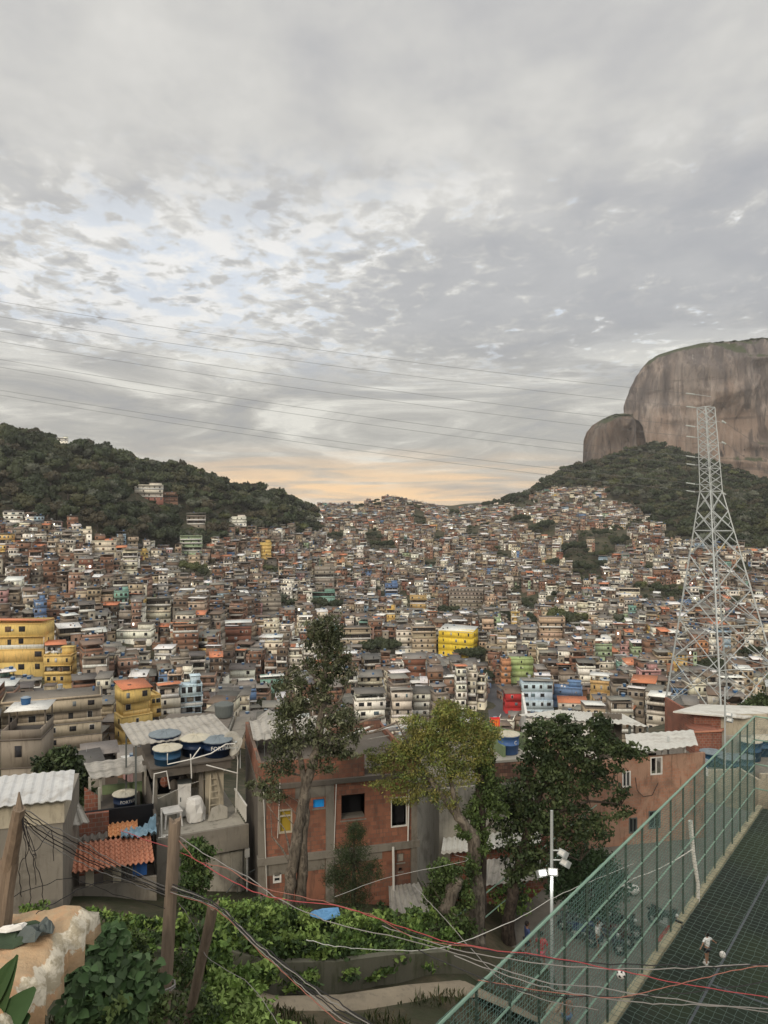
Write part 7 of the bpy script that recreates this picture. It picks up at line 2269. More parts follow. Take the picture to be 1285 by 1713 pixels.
# tarpaulin and scraps on the ledge
M['tarp_dark'] = mat('grey_green_tarp', flat((0.085, 0.10, 0.095), 0.6, 4), rough=0.5)


def ragged(name, px_pts, z, m_, label, cat, th=0.03, wave=0.05):
    pp = []
    for u_, v_ in px_pts:
        t_ = z / (-(v_ - 856.5) / FPX); q = px2(u_, v_, t_); pp.append((q.x, q.y))
    c = (sum(q[0] for q in pp) / len(pp), sum(q[1] for q in pp) / len(pp))
    m = MB(); n_ = len(pp); rings = 5
    vs = []
    for k in range(rings):
        f = (k + 1) / rings
        for i, q in enumerate(pp): vs.append(((q[0] - c[0]) * f, (q[1] - c[1]) * f, wave * math.sin(i * 1.9 + k * 1.1) + wave + (0 if k < rings - 1 else -th)))
    vs.append((0, 0, wave))
    fs = [(k * n_ + i, k * n_ + (i + 1) % n_, (k + 1) * n_ + (i + 1) % n_, (k + 1) * n_ + i) for k in range(rings - 1) for i in range(n_)] + [(len(vs) - 1, i, (i + 1) % n_) for i in range(n_)]
    m._add(vs, fs)
    o = m.build(name, m_); o.location = (c[0], c[1], z)
    return tagit(o, label, cat)


ragged('tarp', [(26, 1566), (60, 1556), (78, 1545), (92, 1550), (88, 1562), (70, 1572), (58, 1580), (40, 1574)], LZ + 0.04, M['tarp_dark'], 'folded dark grey plastic sheet lying on the painted ledge', 'plastic sheet', wave=0.06)
ragged('tarp', [(-20, 1560), (20, 1546), (60, 1543), (80, 1546), (60, 1556), (26, 1568), (40, 1578), (20, 1584), (-20, 1590)], LZ + 0.0, mat('green_mat', flat((0.04, 0.06, 0.035), 0.6, 5)), 'mossy dark green mat spread under the plastic sheet on the ledge', 'mat', wave=0.03)
ragged('paper_scrap', [(-6, 1556), (20, 1547), (46, 1546), (38, 1552), (10, 1558)], LZ + 0.10, M['white_paint'], 'long white scrap at the left edge of the painted ledge', 'scrap', wave=0.02)

# ------------------------------------------------------------------ wooden poles and stump
def wooden_pole(name, base, top, r0, r1, label, cat, jag=0.0, lump=0.1):
    root = empty(name, base, 0, label=label, cat=cat)
    b = Vector((0, 0, 0)); t_ = Vector(top) - Vector(base)
    n_ = 26; k_ = 14
    m = MB(); vs = []
    rg_ = random.Random(int(base[0] * 10))
    phs = [rg_.uniform(0, 6) for _ in range(4)]
    for i in range(n_ + 1):
        f = i / n_; c = b.lerp(t_, f)
        rr = r0 + (r1 - r0) * f
        for k in range(k_):
            a = 2 * math.pi * k / k_
            q = rr * (1 + lump * 0.5 * math.sin(3 * a + phs[0] + f * 3) + lump * 0.4 * math.sin(7 * a + phs[1]) + lump * 0.3 * math.sin(f * 20 + phs[2] + a))
            z = c.z + (jag * (math.sin(a * 2 + 1) + 0.6 * math.sin(a * 5)) if i == n_ else 0)
            vs.append((c.x + q * math.cos(a), c.y + q * math.sin(a), z))
    vs.append((t_.x, t_.y, t_.z - 0.03))
    fs = [(i * k_ + k, i * k_ + (k + 1) % k_, (i + 1) * k_ + (k + 1) % k_, (i + 1) * k_ + k) for i in range(n_) for k in range(k_)] + [(n_ * k_ + k, n_ * k_ + (k + 1) % k_, len(vs) - 1) for k in range(k_)]
    m._add(vs, fs)
    m.build('shaft', M['wood'], root, smooth=False)
    return root


PX0, PX1 = px2(268, 1730, 12.7), px2(293, 1371, 12.9)
pole = wooden_pole('utility_pole', (PX0.x - 0.03, PX0.y, gz(PX0.x, PX0.y) - 0.2), PX1, 0.118, 0.10, 'weathered wooden utility pole with a split top, draped with cables', 'utility pole', 0.04)
m = MB()
for (v_, rr) in ((1648, 0.02), (1652, 0.015)):
    c = px2(277, v_, 12.75) - Vector(pole.location); m.tube([c + Vector((0.16 * math.cos(a * 0.7), 0.16 * math.sin(a * 0.7), 0.02 * math.sin(a))) for a in range(10)], rr * 0.7, 5)
m.build('wire_band', M['grey_cable'], pole)
a, b = px2(318, 1650, 13.6), px2(357, 1513, 13.0)
wooden_pole('wooden_post', (a.x - 0.25, a.y, gz(a.x - .25, a.y)), b, 0.075, 0.095, 'short leaning wooden post with a forked broken top right of the pole', 'post', 0.05)
a, b = px2(-18, 1560, 9.4), px2(33, 1345, 8.8)
st_ = wooden_pole('wooden_stump', (a.x - 0.05, a.y, -6.5), px2(16, 1440, 9.2), 0.12, 0.105, 'broken dark wooden post hung with cables at the left edge', 'post', 0.05, 0.25)
m = MB(); m.tube([px2(14, 1450, 9.2) - Vector(st_.location), px2(24, 1400, 9.05) - Vector(st_.location), px2(32, 1352, 8.9) - Vector(st_.location)], [0.095, 0.085, 0.07], 9); m.tube([px2(32, 1356, 8.9) - Vector(st_.location), px2(32, 1325, 8.9) - Vector(st_.location)], [0.05, 0.008], 6); m.build('upper_piece', M['wood'], st_)

# ------------------------------------------------------------------ cables
def cable(pts, r_, m_, label, group='cables slung across the foreground', n=6, jitter=0.012):
    """pts: (u, v, depth)"""
    P_ = [px2(*q) for q in pts]
    out_ = []
    for i in range(len(P_) - 1):
        p0 = P_[max(0, i - 1)]; p1 = P_[i]; p2 = P_[i + 1]; p3 = P_[min(len(P_) - 1, i + 2)]
        for k in range(n):
            t = k / n
            q = 0.5 * ((2 * p1) + (p2 - p0) * t + (2 * p0 - 5 * p1 + 4 * p2 - p3) * t * t + (-p0 + 3 * p1 - 3 * p2 + p3) * t ** 3)
            out_.append(q + Vector((rnd.uniform(-1, 1), rnd.uniform(-1, 1), rnd.uniform(-1, 1))) * jitter)
    out_.append(P_[-1])
    m = MB(); m.tube(out_, r_ * 0.72, 5)
    o = m.build('cable', m_)
    return tagit(o, label, 'cable', group)


D = 11.5
cable([(200, 1390, 16), (300, 1425, 13), (380, 1470, 12), (450, 1500, D), (560, 1515, D), (640, 1540, D), (760, 1578, D), (905, 1600, D), (1040, 1625, D), (1160, 1648, D), (1320, 1675, D)], 0.0095, M['red_cable'], 'bright red cable running right across the net fence to the edge')
cable([(296, 1397, 12.9), (350, 1432, 12.6), (415, 1468, 12.3), (470, 1505, 12), (560, 1545, 12), (690, 1575, 12), (780, 1600, 12), (900, 1640, 11), (1000, 1652, D), (1100, 1668, D), (1320, 1700, D)], 0.011, M['grey_cable'], 'long pale grey cable drooping from the pole top to the lower right')
cable([(296, 1402, 12.9), (330, 1440, 12.6), (380, 1452, 12.3), (425, 1480, 12), (540, 1508, 12), (620, 1530, 12), (700, 1570, 12), (820, 1588, 12)], 0.009, M['rust_cable'], 'thin faded red wire from the pole top into the shrubs')
cable([(640, 1545, 12), (760, 1580, 12), (870, 1597, 12), (1000, 1612, 12), (1130, 1615, 12), (1210, 1618, 12), (1320, 1608, 12)], 0.012, M['black_cable'], 'black cable running nearly level over the boy on the pitch')
cable([(640, 1550, 12), (760, 1588, 12), (870, 1607, 12), (1000, 1620, 12), (1130, 1620, 12), (1210, 1616, 12), (1320, 1614, 12)], 0.012, M['grey_cable'], 'grey twin of the level black cable over the pitch')
cable([(700, 1590, 12), (860, 1655, D), (1000, 1668, D), (1130, 1662, D), (1200, 1655, D), (1320, 1636, D)], 0.011, M['black_cable'], 'black cable sagging below the red one at the right')
cable([(800, 1640, 12), (1000, 1668, D), (1080, 1660, D), (1160, 1640, D), (1240, 1622, D), (1320, 1612, D)], 0.009, M['rust_cable'], 'dull red wire rising to the right edge across the level cables')
cable([(760, 1600, 12), (870, 1640, D), (960, 1662, D), (1060, 1677, D), (1160, 1682, D), (1320, 1688, D)], 0.011, M['grey_cable'], 'lowest pale cable crossing the bottom right corner')
cable([(690, 1480, 14), (720, 1510, 13.5), (760, 1555, 13), (800, 1600, 12.5), (840, 1640, 12), (900, 1670, D), (1000, 1690, D)], 0.008, M['grey_cable'], 'thin wire coming down from the bare twig to the lower right')
for k in range(6):   # thick bundle
    d = k * 3.0
    cable([(284 - k, 1478 + d, 12.8), (340, 1500 + d * .7, 12.4), (375, 1522 + d * .6, 12.1), (420, 1566 + d * .8, 11.7), (470, 1608 + d, 11.3), (520, 1646 + d * 1.5, 10.9), (575, 1682 + d * 2, 10.5), (640 + d * 2, 1725 + d, 10)], 0.012 - 0.001 * (k % 3), [M['black_cable'], M['grey_cable'], M['black_cable'], M['black_cable'], M['grey_cable'], M['rust_cable']][k], '%s strand of the thick cable bundle from the pole to the bottom edge' % ['topmost black', 'upper grey', 'third black', 'fourth black', 'lower grey', 'lowest rusty'][k], 'strands of the thick cable bundle')
for k in range(6):
    d = (k - 2.5) * 7
    cable([(38, 1352 + k * 5, 9.0), (80, 1395 + d, 9.6), (140, 1428 + d, 10.6), (200, 1458 + d * .7, 11.6), (276, 1490 + d * .4, 12.6)], 0.009, [M['grey_cable'], M['black_cable'], M['grey_cable'], M['black_cable'], M['black_cable'], M['grey_cable']][k], '%s strand of the slack bundle between the broken post and the pole' % ['topmost grey', 'second black', 'third grey', 'fourth black', 'fifth black', 'lowest grey'][k], 'strands between the broken post and the pole')
for k, (u2, v2) in enumerate([(52, 1515), (72, 1520), (36, 1500), (90, 1440), (60, 1480)]):
    cable([(34, 1354, 8.9), (40 + k * 5, 1400 + k * 8, 9.0), (u2 - 4, v2 - 50, 9.2), (u2, v2, 9.4)], 0.007, M['black_cable'], 'loose black wire hanging from the broken post, %s' % ['ending above the white scrap', 'ending over the plastic sheet', 'hugging the post', 'shortest and farthest right', 'ending short of the ledge'][k], 'wires hanging from the broken post')
cable([(60, 1530, 9.4), (110, 1500, 10), (170, 1475, 11), (230, 1480, 12), (276, 1500, 12.7)], 0.008, M['black_cable'], 'low black wire looping from the ledge up to the pole')
cable([(20, 1500, 9.4), (70, 1482, 10), (120, 1470, 11), (190, 1495, 12), (276, 1520, 12.7)], 0.007, M['black_cable'], 'second low wire above the ledge, crossing the veranda wall')
cable([(300, 1510, 12.8), (330, 1560, 13), (345, 1600, 13), (420, 1650, 12), (470, 1720, 11)], 0.007, M['grey_cable'], 'thin pale wire through the leaves right of the pole')
cable([(512, 1572, 18), (560, 1583, 18), (620, 1588, 19), (700, 1590, 20), (760, 1580, 22), (860, 1540, 24), (930, 1500, 27), (1000, 1470, 30), (1060, 1445, 33)], 0.014, M['pvc'], 'pale hose running along the shrubs and up behind the fence')
cable([(1030, 1490, 34), (1060, 1470, 35), (1110, 1450, 36), (1160, 1420, 37)], 0.03, M['pvc'], 'thick white pipe slung behind the net')
cable([(560, 1500, 20), (660, 1465, 26), (780, 1440, 30), (760, 1430, 34)], 0.01, M['pvc'], 'thin white wire stretched before the orange brick house')
# ------------------------------------------------------------------ near trees and plants
dens_k = 1.0


def leaf_mass(blobs, size, cols, seed, aspect=0.45, droop=0.3, hollow=0.25, dens_k=1.0):
    """blobs: (centre, (rx, ry, rz), count). leaves grouped in sprays; returns V, F, C"""
    rng = np.random.default_rng(seed)
    Vs, Fs, Cs = [], [], []; off_ = 0
    for (c, rr, cnt) in blobs:
        cnt = int(cnt * dens_k)
        ncl = max(4, cnt // 26)
        d = rng.normal(size=(ncl, 3)); d /= np.linalg.norm(d, axis=1)[:, None]
        cc = d * (rng.uniform(hollow, 1.0, (ncl, 1)) ** 0.6)
        k = rng.integers(0, ncl, cnt)
        P_ = cc[k] + rng.normal(size=(cnt, 3)) * (0.17 if ncl > 6 else 0.3)
        P_ = P_ * np.array(rr) + np.array(c)
        V_, F_ = rand_quads(P_, rng.uniform(0.6, 1.3, cnt) * size, rng, aspect, droop)
        tone = rng.uniform(0.7, 1.3, ncl)[k] * rng.uniform(0.8, 1.2, cnt)
        pal = np.array(cols)[rng.integers(0, len(cols), ncl)][k]
        Vs.append(V_); Fs.append(F_ + off_); off_ += len(V_); Cs.append(pal * tone[:, None])
    return np.concatenate(Vs), np.concatenate(Fs), np.concatenate(Cs)


def pxblob(u, v, ru, rv, Y, cnt, depth=None):
    c = px2(u, v, Y); k = Y / FPX
    return (tuple(c), (ru * k, (depth if depth else (ru + rv) / 2 * k), rv * k), cnt)


def near_tree(label, base_px, trunk, crown, size, cols, seed, bark, aspect=0.45, droop=0.3, extra=None, cat='tree', hollow=0.25, dk=2.0):
    """trunk: list of limbs [(u, v, Y, r)...]; crown: list of pxblob args"""
    b0 = px2(*base_px)
    base = Vector((b0.x, b0.y, gz(b0.x, b0.y)))
    root = empty('tree', base, 0, label=label, cat=cat)
    for i, limb in enumerate(trunk):
        P_ = [px2(q[0], q[1], q[2]) - base for q in limb]
        if i == 0 and P_[0].z > -0.2: P_.insert(0, Vector((P_[0].x, P_[0].y, -0.4))); rr = [limb[0][3] * 1.15] + [q[3] for q in limb]
        else: rr = [q[3] for q in limb]
        # subdivide and roughen
        PP, RR = [], []
        for a in range(len(P_) - 1):
            for k in range(5):
                t = k / 5
                PP.append(P_[a].lerp(P_[a + 1], t) + Vector((rnd.uniform(-1, 1), rnd.uniform(-1, 1), 0)) * rr[a] * 0.18); RR.append((rr[a] * (1 - t) + rr[a + 1] * t) * rnd.uniform(0.93, 1.08))
        PP.append(P_[-1]); RR.append(rr[-1])
        m = MB(); m.tube(PP, RR, 9); m.build('trunk' if i == 0 else 'limb', bark, root, smooth=True)
    tr_pts = [px2(q[0], q[1], q[2]) - base for limb in trunk for q in limb[1:]]
    m = MB()
    rt_ = random.Random(seed)
    for c in crown:
        (cc, rr_, _n) = pxblob(*c)
        cc = Vector(cc) - base
        for _k in range(5):
            tgt = cc + Vector((rt_.uniform(-1, 1) * rr_[0], rt_.uniform(-.6, .6) * rr_[1], rt_.uniform(-0.8, 1) * rr_[2])) * 0.9
            src = min(tr_pts, key=lambda q: (q - tgt).length + max(0, q.z - tgt.z) * 1.5)
            L_ = (tgt - src).length
            mid_ = src.lerp(tgt, 0.5) + Vector((rt_.uniform(-1, 1), rt_.uniform(-1, 1), rt_.uniform(-0.2, 1))) * L_ * 0.12
            m.tube([src, src.lerp(mid_, 0.5) + Vector((0, 0, L_ * 0.03)), mid_, tgt], [0.012 + L_ * 0.012, 0.010 + L_ * 0.008, 0.008 + L_ * 0.004, 0.004], 5)
    m.build('branches', bark, root)
    V_, F_, C_ = leaf_mass([pxblob(*c) for c in crown], size, cols, seed, aspect, droop, hollow, dk)
    link_mesh('crown', np_mesh('crown', V_ - np.array(base), F_, C_, [M['foliage']]), root)
    return root


OL = [(0.066, 0.076, 0.036), (0.050, 0.058, 0.028), (0.09, 0.098, 0.048), (0.036, 0.044, 0.022), (0.115, 0.12, 0.07)]
Y_ = 30.0
near_tree('tall slender tree with pale twin trunks and sparse olive leaves in the middle', (490, 1520, Y_),
          [[(480, 1520, Y_, 0.23), (489, 1450, Y_, 0.21), (502, 1370, Y_, 0.20), (513, 1310, Y_, 0.19), (530, 1255, Y_, 0.17), (540, 1180, Y_, 0.13), (545, 1110, Y_, 0.09), (548, 1045, Y_, 0.04)],
           [(503, 1525, Y_ + .2, 0.24), (505, 1450, Y_ + .2, 0.21), (510, 1370, Y_ + .2, 0.17), (514, 1320, Y_ + .2, 0.14)],
           [(512, 1320, Y_, 0.13), (500, 1260, Y_, 0.10), (490, 1200, Y_, 0.06), (485, 1130, Y_, 0.02)],
           [(536, 1215, Y_, 0.08), (570, 1170, Y_, 0.05), (590, 1120, Y_, 0.015)], [(540, 1150, Y_, 0.06), (515, 1120, Y_, 0.04), (500, 1080, Y_, 0.01)], [(515, 1300, Y_, 0.05), (470, 1290, Y_, 0.03), (440, 1310, Y_, 0.01)]],
          [(547, 1052, 34, 26, Y_, 900), (530, 1085, 26, 28, Y_, 600), (566, 1090, 24, 28, Y_, 520), (545, 1118, 30, 26, Y_, 620), (510, 1128, 26, 24, Y_, 420), (574, 1122, 22, 22, Y_, 360),
           (488, 1165, 34, 34, Y_, 900), (520, 1170, 26, 30, Y_, 520), (478, 1205, 28, 34, Y_, 700), (510, 1225, 28, 26, Y_, 520), (568, 1195, 34, 32, Y_, 800), (545, 1150, 18, 26, Y_, 320), (585, 1225, 22, 24, Y_, 420), (550, 1240, 36, 26, Y_, 640),
           (480, 1250, 32, 26, Y_, 640), (462, 1285, 32, 20, Y_, 480), (440, 1312, 26, 12, Y_, 380), (455, 1330, 30, 10, Y_ + 3.6, 360), (540, 1275, 34, 18, Y_, 360), (575, 1258, 22, 16, Y_, 260)],
          0.175, OL, 51, M['bark'], 0.36, 0.6, dk=1.25)
YG = [(0.17, 0.185, 0.045), (0.12, 0.15, 0.038), (0.22, 0.20, 0.055), (0.085, 0.115, 0.033), (0.14, 0.13, 0.04)]
GR = [(0.055, 0.085, 0.025), (0.08, 0.115, 0.035), (0.04, 0.06, 0.02)]
Y_ = 33.0
near_tree('spreading tree with yellowish feathery leaves and a long leaning bare limb', (795, 1530, Y_),
          [[(797, 1560, Y_, 0.36), (797, 1480, Y_, 0.31), (792, 1400, Y_, 0.26), (775, 1378, Y_, 0.20), (755, 1350, Y_, 0.16), (735, 1325, Y_, 0.135), (718, 1300, Y_, 0.11), (700, 1275, Y_, 0.09), (680, 1240, Y_, 0.05), (662, 1205, Y_, 0.02)],
           [(770, 1372, Y_, 0.14), (752, 1300, Y_, 0.08), (740, 1240, Y_, 0.04), (745, 1195, Y_, 0.015)], [(725, 1310, Y_, 0.08), (705, 1300, Y_, 0.05), (660, 1290, Y_, 0.02)], [(700, 1275, Y_, 0.05), (720, 1240, Y_, 0.03), (735, 1215, Y_, 0.01)], [(715, 1295, Y_, 0.05), (690, 1270, Y_, .03), (650, 1255, Y_, .01)],
           [(700, 1270, Y_, 0.03), (690, 1215, Y_, 0.02), (712, 1190, Y_, 0.012), (730, 1196, Y_, 0.006)]],
          [(748, 1192, 24, 20, Y_, 1500), (742, 1225, 40, 20, Y_, 1800), (790, 1232, 36, 24, Y_, 1600), (700, 1245, 40, 20, Y_, 1400), (665, 1262, 32, 20, Y_, 1100), (735, 1262, 40, 22, Y_, 1500), (780, 1268, 34, 20, Y_, 900), (640, 1280, 26, 18, Y_, 600), (690, 1290, 36, 18, Y_, 700), (655, 1312, 34, 12, Y_, 450), (810, 1255, 20, 22, Y_, 600), (720, 1320, 36, 18, Y_, 700), (620, 1262, 18, 12, Y_, 260), (700, 1215, 30, 18, Y_, 900), (775, 1205, 30, 20, Y_, 1000), (815, 1225, 24, 20, Y_, 800), (760, 1295, 40, 18, Y_, 900), (680, 1330, 30, 16, Y_, 500), (745, 1340, 26, 16, Y_, 400)],
          0.135, YG, 52, M['bark'], 0.32, 0.2)
near_tree('upright ivy-clad tree with fresh green leaves right of the yellowish tree', (806, 1540, 33.8),
          [[(802, 1540, 33.8, 0.3), (804, 1400, 33.8, 0.26), (803, 1320, 33.8, 0.2), (806, 1270, 33.8, 0.08)]],
          [(812, 1285, 20, 26, 33.8, 700), (818, 1325, 26, 26, 33.8, 900), (800, 1360, 24, 22, 33.6, 520), (780, 1392, 22, 14, 33.2, 420), (805, 1410, 18, 24, 33.2, 420), (790, 1450, 16, 30, 32.6, 300), (835, 1350, 18, 18, 33.8, 300)],
          0.17, GR, 53, M['bark_dark'], 0.5, 0.5)
DK = [(0.028, 0.043, 0.017), (0.042, 0.060, 0.023), (0.020, 0.031, 0.013), (0.06, 0.078, 0.032)]
Y_ = 36.0
near_tree('big dark glossy tree standing before the white shed roof', (855, 1530, Y_),
          [[(852, 1540, Y_, 0.30), (862, 1470, Y_, 0.26), (878, 1410, Y_, 0.22), (895, 1350, Y_, 0.17), (915, 1300, Y_, 0.12), (940, 1250, Y_, 0.05)],
           [(880, 1400, Y_, 0.14), (930, 1360, Y_, 0.10), (985, 1340, Y_, 0.06), (1040, 1345, Y_, 0.02)], [(890, 1350, Y_, 0.12), (880, 1300, Y_, 0.08), (900, 1250, Y_, .03)], [(930, 1300, Y_, .1), (980, 1270, Y_, .06), (1040, 1250, Y_, .02)], [(875, 1440, Y_, .1), (920, 1420, Y_, .07), (970, 1440, Y_, .03)]],
          [(908, 1228, 34, 22, Y_, 1100), (945, 1215, 30, 20, Y_, 850), (1000, 1212, 26, 18, Y_, 750), (960, 1245, 40, 24, Y_, 1200), (1010, 1245, 36, 22, Y_, 1000), (1050, 1256, 32, 18, Y_, 800), (900, 1262, 32, 26, Y_, 950), (950, 1280, 44, 22, Y_, 1000), (1005, 1280, 34, 14, Y_, 600),
           (870, 1330, 46, 26, Y_, 1100), (915, 1322, 36, 22, Y_, 700), (850, 1365, 34, 26, Y_, 900), (900, 1370, 40, 28, Y_, 1000), (950, 1350, 36, 22, Y_, 600), (985, 1385, 44, 22, Y_, 900), (940, 1395, 40, 22, Y_, 850), (1030, 1352, 28, 18, Y_, 360), (1040, 1325, 18, 10, Y_, 160), (900, 1292, 40, 20, Y_, 900), (945, 1310, 44, 20, Y_, 900), (990, 1310, 36, 18, Y_, 600), (880, 1345, 30, 16, Y_, 400), (868, 1410, 36, 26, Y_, 850), (860, 1455, 26, 26, Y_, 620), (905, 1440, 32, 26, Y_, 700)],
          0.21, DK, 54, M['bark_dark'], 0.55, 0.2, dk=1.0)
near_tree('low dark bushy tree beside the lamp pole behind the net fence', (985, 1540, 37.5),
          [[(985, 1545, 37.5, 0.2), (985, 1490, 37.5, 0.14), (990, 1450, 37.5, 0.06)]],
          [(985, 1450, 46, 32, 37.5, 1400), (1020, 1480, 34, 30, 37.5, 900), (950, 1480, 34, 30, 37.5, 900), (990, 1510, 44, 26, 37.5, 900)],
          0.2, [(0.022, 0.04, 0.018), (0.03, 0.052, 0.022)], 55, M['bark_dark'], 0.55, 0.2)
near_tree('small feathery dark conifer-like tree against the orange brick house', (592, 1520, 28.5),
          [[(592, 1530, 28.5, 0.10), (592, 1440, 28.5, 0.06), (592, 1380, 28.5, 0.02)]],
          [(594, 1392, 17, 16, 28.5, 1100), (590, 1425, 28, 22, 28.5, 1600), (588, 1462, 42, 24, 28.5, 2200), (590, 1500, 34, 20, 28.5, 1500), (560, 1470, 22, 14, 28.5, 500), (625, 1455, 20, 16, 28.5, 500)],
          0.12, [(0.030, 0.045, 0.018), (0.042, 0.056, 0.022), (0.022, 0.034, 0.014)], 56, M['bark_dark'], 0.14, -0.5)
near_tree('round dark tree behind the grey house at the left', (100, 1330, 62),
          [[(100, 1360, 62, 0.35), (102, 1310, 62, 0.2), (100, 1270, 62, 0.1)]],
          [(95, 1285, 34, 26, 62, 1500), (120, 1300, 28, 26, 62, 1200), (75, 1310, 24, 16, 62, 700), (105, 1265, 22, 14, 62, 500), (130, 1325, 22, 20, 62, 600)],
          0.42, DK, 57, M['bark_dark'], 0.6, 0.1)
near_tree('leafy vine climbing the front of the grey terrace house', (330, 1500, 31.5),
          [[(328, 1530, 31.5, 0.07), (330, 1470, 31.5, 0.05), (328, 1420, 31.5, 0.02)]],
          [(330, 1425, 28, 18, 31.6, 700), (325, 1455, 24, 22, 31.6, 600), (318, 1490, 22, 26, 31.2, 600), (330, 1530, 40, 26, 30.5, 900), (345, 1470, 12, 14, 31.4, 200)],
          0.17, [(0.05, 0.085, 0.024), (0.035, 0.06, 0.02), (0.085, 0.12, 0.04)], 58, M['bark_dark'], 0.55, 0.8, cat='vine')
near_tree('small tree of dark leaves beside the pylon foot', (1275, 1200, 100),
          [[(1275, 1230, 100, 0.3), (1275, 1190, 100, 0.2)]], [(1275, 1180, 26, 18, 100, 900), (1250, 1192, 18, 12, 100, 500)], 0.6, [(0.05, 0.07, 0.03), (0.035, 0.05, 0.02)], 59, M['bark_dark'], 0.6, 0.1)
near_tree('ivy mound with a stubby bare trunk right of the conifer-like tree', (745, 1540, 30),
          [[(735, 1560, 30, 0.35), (745, 1520, 30, 0.30), (762, 1480, 30, 0.25), (768, 1470, 30, 0.2)]], [(745, 1465, 30, 24, 30.2, 700), (770, 1500, 22, 30, 30.6, 600), (730, 1500, 26, 26, 30.4, 600), (760, 1550, 34, 26, 29.5, 700)], 0.16, GR, 60, M['bark'], 0.5, 0.6)

# shrubs, weeds: one mass of ground cover
UG = [(0.09, 0.15, 0.036), (0.06, 0.10, 0.028), (0.12, 0.18, 0.045), (0.17, 0.24, 0.06), (0.035, 0.06, 0.02)]
UGl = [(0.14, 0.21, 0.05), (0.18, 0.25, 0.07), (0.10, 0.16, 0.04)]
blobs = []
for (u, v, ru, rv, Y, n) in [
    (390, 1540, 40, 26, 25, 1500), (440, 1535, 40, 24, 26, 1500), (490, 1545, 40, 22, 27, 1400), (540, 1550, 34, 20, 27, 1100), (600, 1548, 44, 22, 27, 1400), (660, 1560, 44, 22, 27, 1400), (700, 1540, 34, 18, 28, 900),
    (400, 1580, 46, 34, 23, 1600), (460, 1590, 46, 30, 23.5, 1600), (520, 1590, 40, 26, 24, 1300), (580, 1590, 40, 24, 24.5, 1200), (640, 1595, 40, 20, 25.2, 1000), (700, 1592, 40, 22, 26, 1100), (620, 1618, 40, 12, 24.6, 500), (560, 1628, 40, 12, 23.8, 500), (500, 1640, 34, 12, 23, 500), (750, 1572, 26, 16, 27, 500),
    (350, 1600, 40, 40, 19, 1300), (400, 1640, 34, 20, 20, 700), (440, 1630, 30, 22, 22, 600), (640, 1530, 26, 14, 30, 400), (860, 1500, 40, 20, 37, 500), (720, 1620, 10, 5, 25, 30), (130, 1535, 30, 8, 25, 260), (200, 1545, 40, 10, 24, 500), (255, 1555, 34, 14, 23, 600), (235, 1580, 40, 16, 20, 600), (300, 1560, 30, 26, 22, 700), (170, 1530, 40, 6, 28, 300), (60, 1518, 30, 6, 27, 200)]:
    blobs.append(pxblob(u, v, ru, rv, Y, n))
V1_, F1_, C1_ = leaf_mass(blobs, 0.20, UG, 71, 0.5, 0.6)
bl = []
for (u, v, ru, rv, Y, n) in [(385, 1522, 40, 14, 24, 700), (430, 1520, 30, 14, 25, 500), (520, 1540, 30, 10, 26, 300), (590, 1540, 40, 12, 26, 400), (395, 1690, 60, 34, 14.5, 1300), (440, 1720, 50, 20, 14.5, 700), (370, 1650, 34, 22, 15, 600)]:
    bl.append(pxblob(u, v, ru, rv, Y, n))
V2_, F2_, C2_ = leaf_mass(bl, 0.14, UGl, 72, 0.5, 0.4)
# grass on the open slope
rg2 = np.random.default_rng(5)
n = 26000
gx = rg2.uniform(-9, 4.5, n); gy = rg2.uniform(10.5, 24, n)
dens = vnoise(gx * 0.8, gy * 0.8, 15)
cx_, cy_ = np.array([q[0] for q in PW]), np.array([q[1] for q in PW])
onpath = np.abs(gy - np.interp(gx, cx_, cy_) - 0.1) < 0.85
keep = (dens > 0.42) & ~((gy > 9) & (gx < -5.4) & (gy < 10)) & ~onpath & (gy < np.interp(gx, cx_, cy_) + 0.3)
gx, gy = gx[keep], gy[keep]; n = len(gx)
gzz = ground(gx, gy)
hgt = rg2.uniform(0.10, 0.42, n)
an = rg2.uniform(0, 6.28, n)
ln = rg2.normal(size=(n, 2)) * 0.25
b0 = np.stack([gx, gy, gzz - 0.03], -1)
wv = np.stack([np.cos(an), np.sin(an), np.zeros(n)], -1) * rg2.uniform(0.012, 0.035, n)[:, None]
tp = b0 + np.stack([ln[:, 0] * hgt, ln[:, 1] * hgt, hgt], -1)
md = (b0 + tp) / 2 + np.stack([ln[:, 0] * hgt * -0.2, ln[:, 1] * hgt * -0.2, hgt * 0.1], -1)
V3_ = np.stack([b0, md + wv, tp, md - wv], 1).reshape(-1, 3)
F3_ = np.arange(4 * n).reshape(n, 4)
C3_ = np.array([(0.055, 0.07, 0.025), (0.09, 0.095, 0.04), (0.12, 0.10, 0.055), (0.035, 0.05, 0.02)])[rg2.integers(0, 4, n)] * rg2.uniform(0.7, 1.2, (n, 1))
V = np.concatenate([V1_, V2_, V3_]); F = np.concatenate([F1_, F2_ + len(V1_), F3_ + len(V1_) + len(V2_)]); C = np.concatenate([C1_, C2_, C3_])
tagit(link_mesh('undergrowth', np_mesh('undergrowth', V, F, C, [M['foliage']])), 'tangle of green shrubs, creepers and grass covering the near slope', 'undergrowth', None, 'stuff')


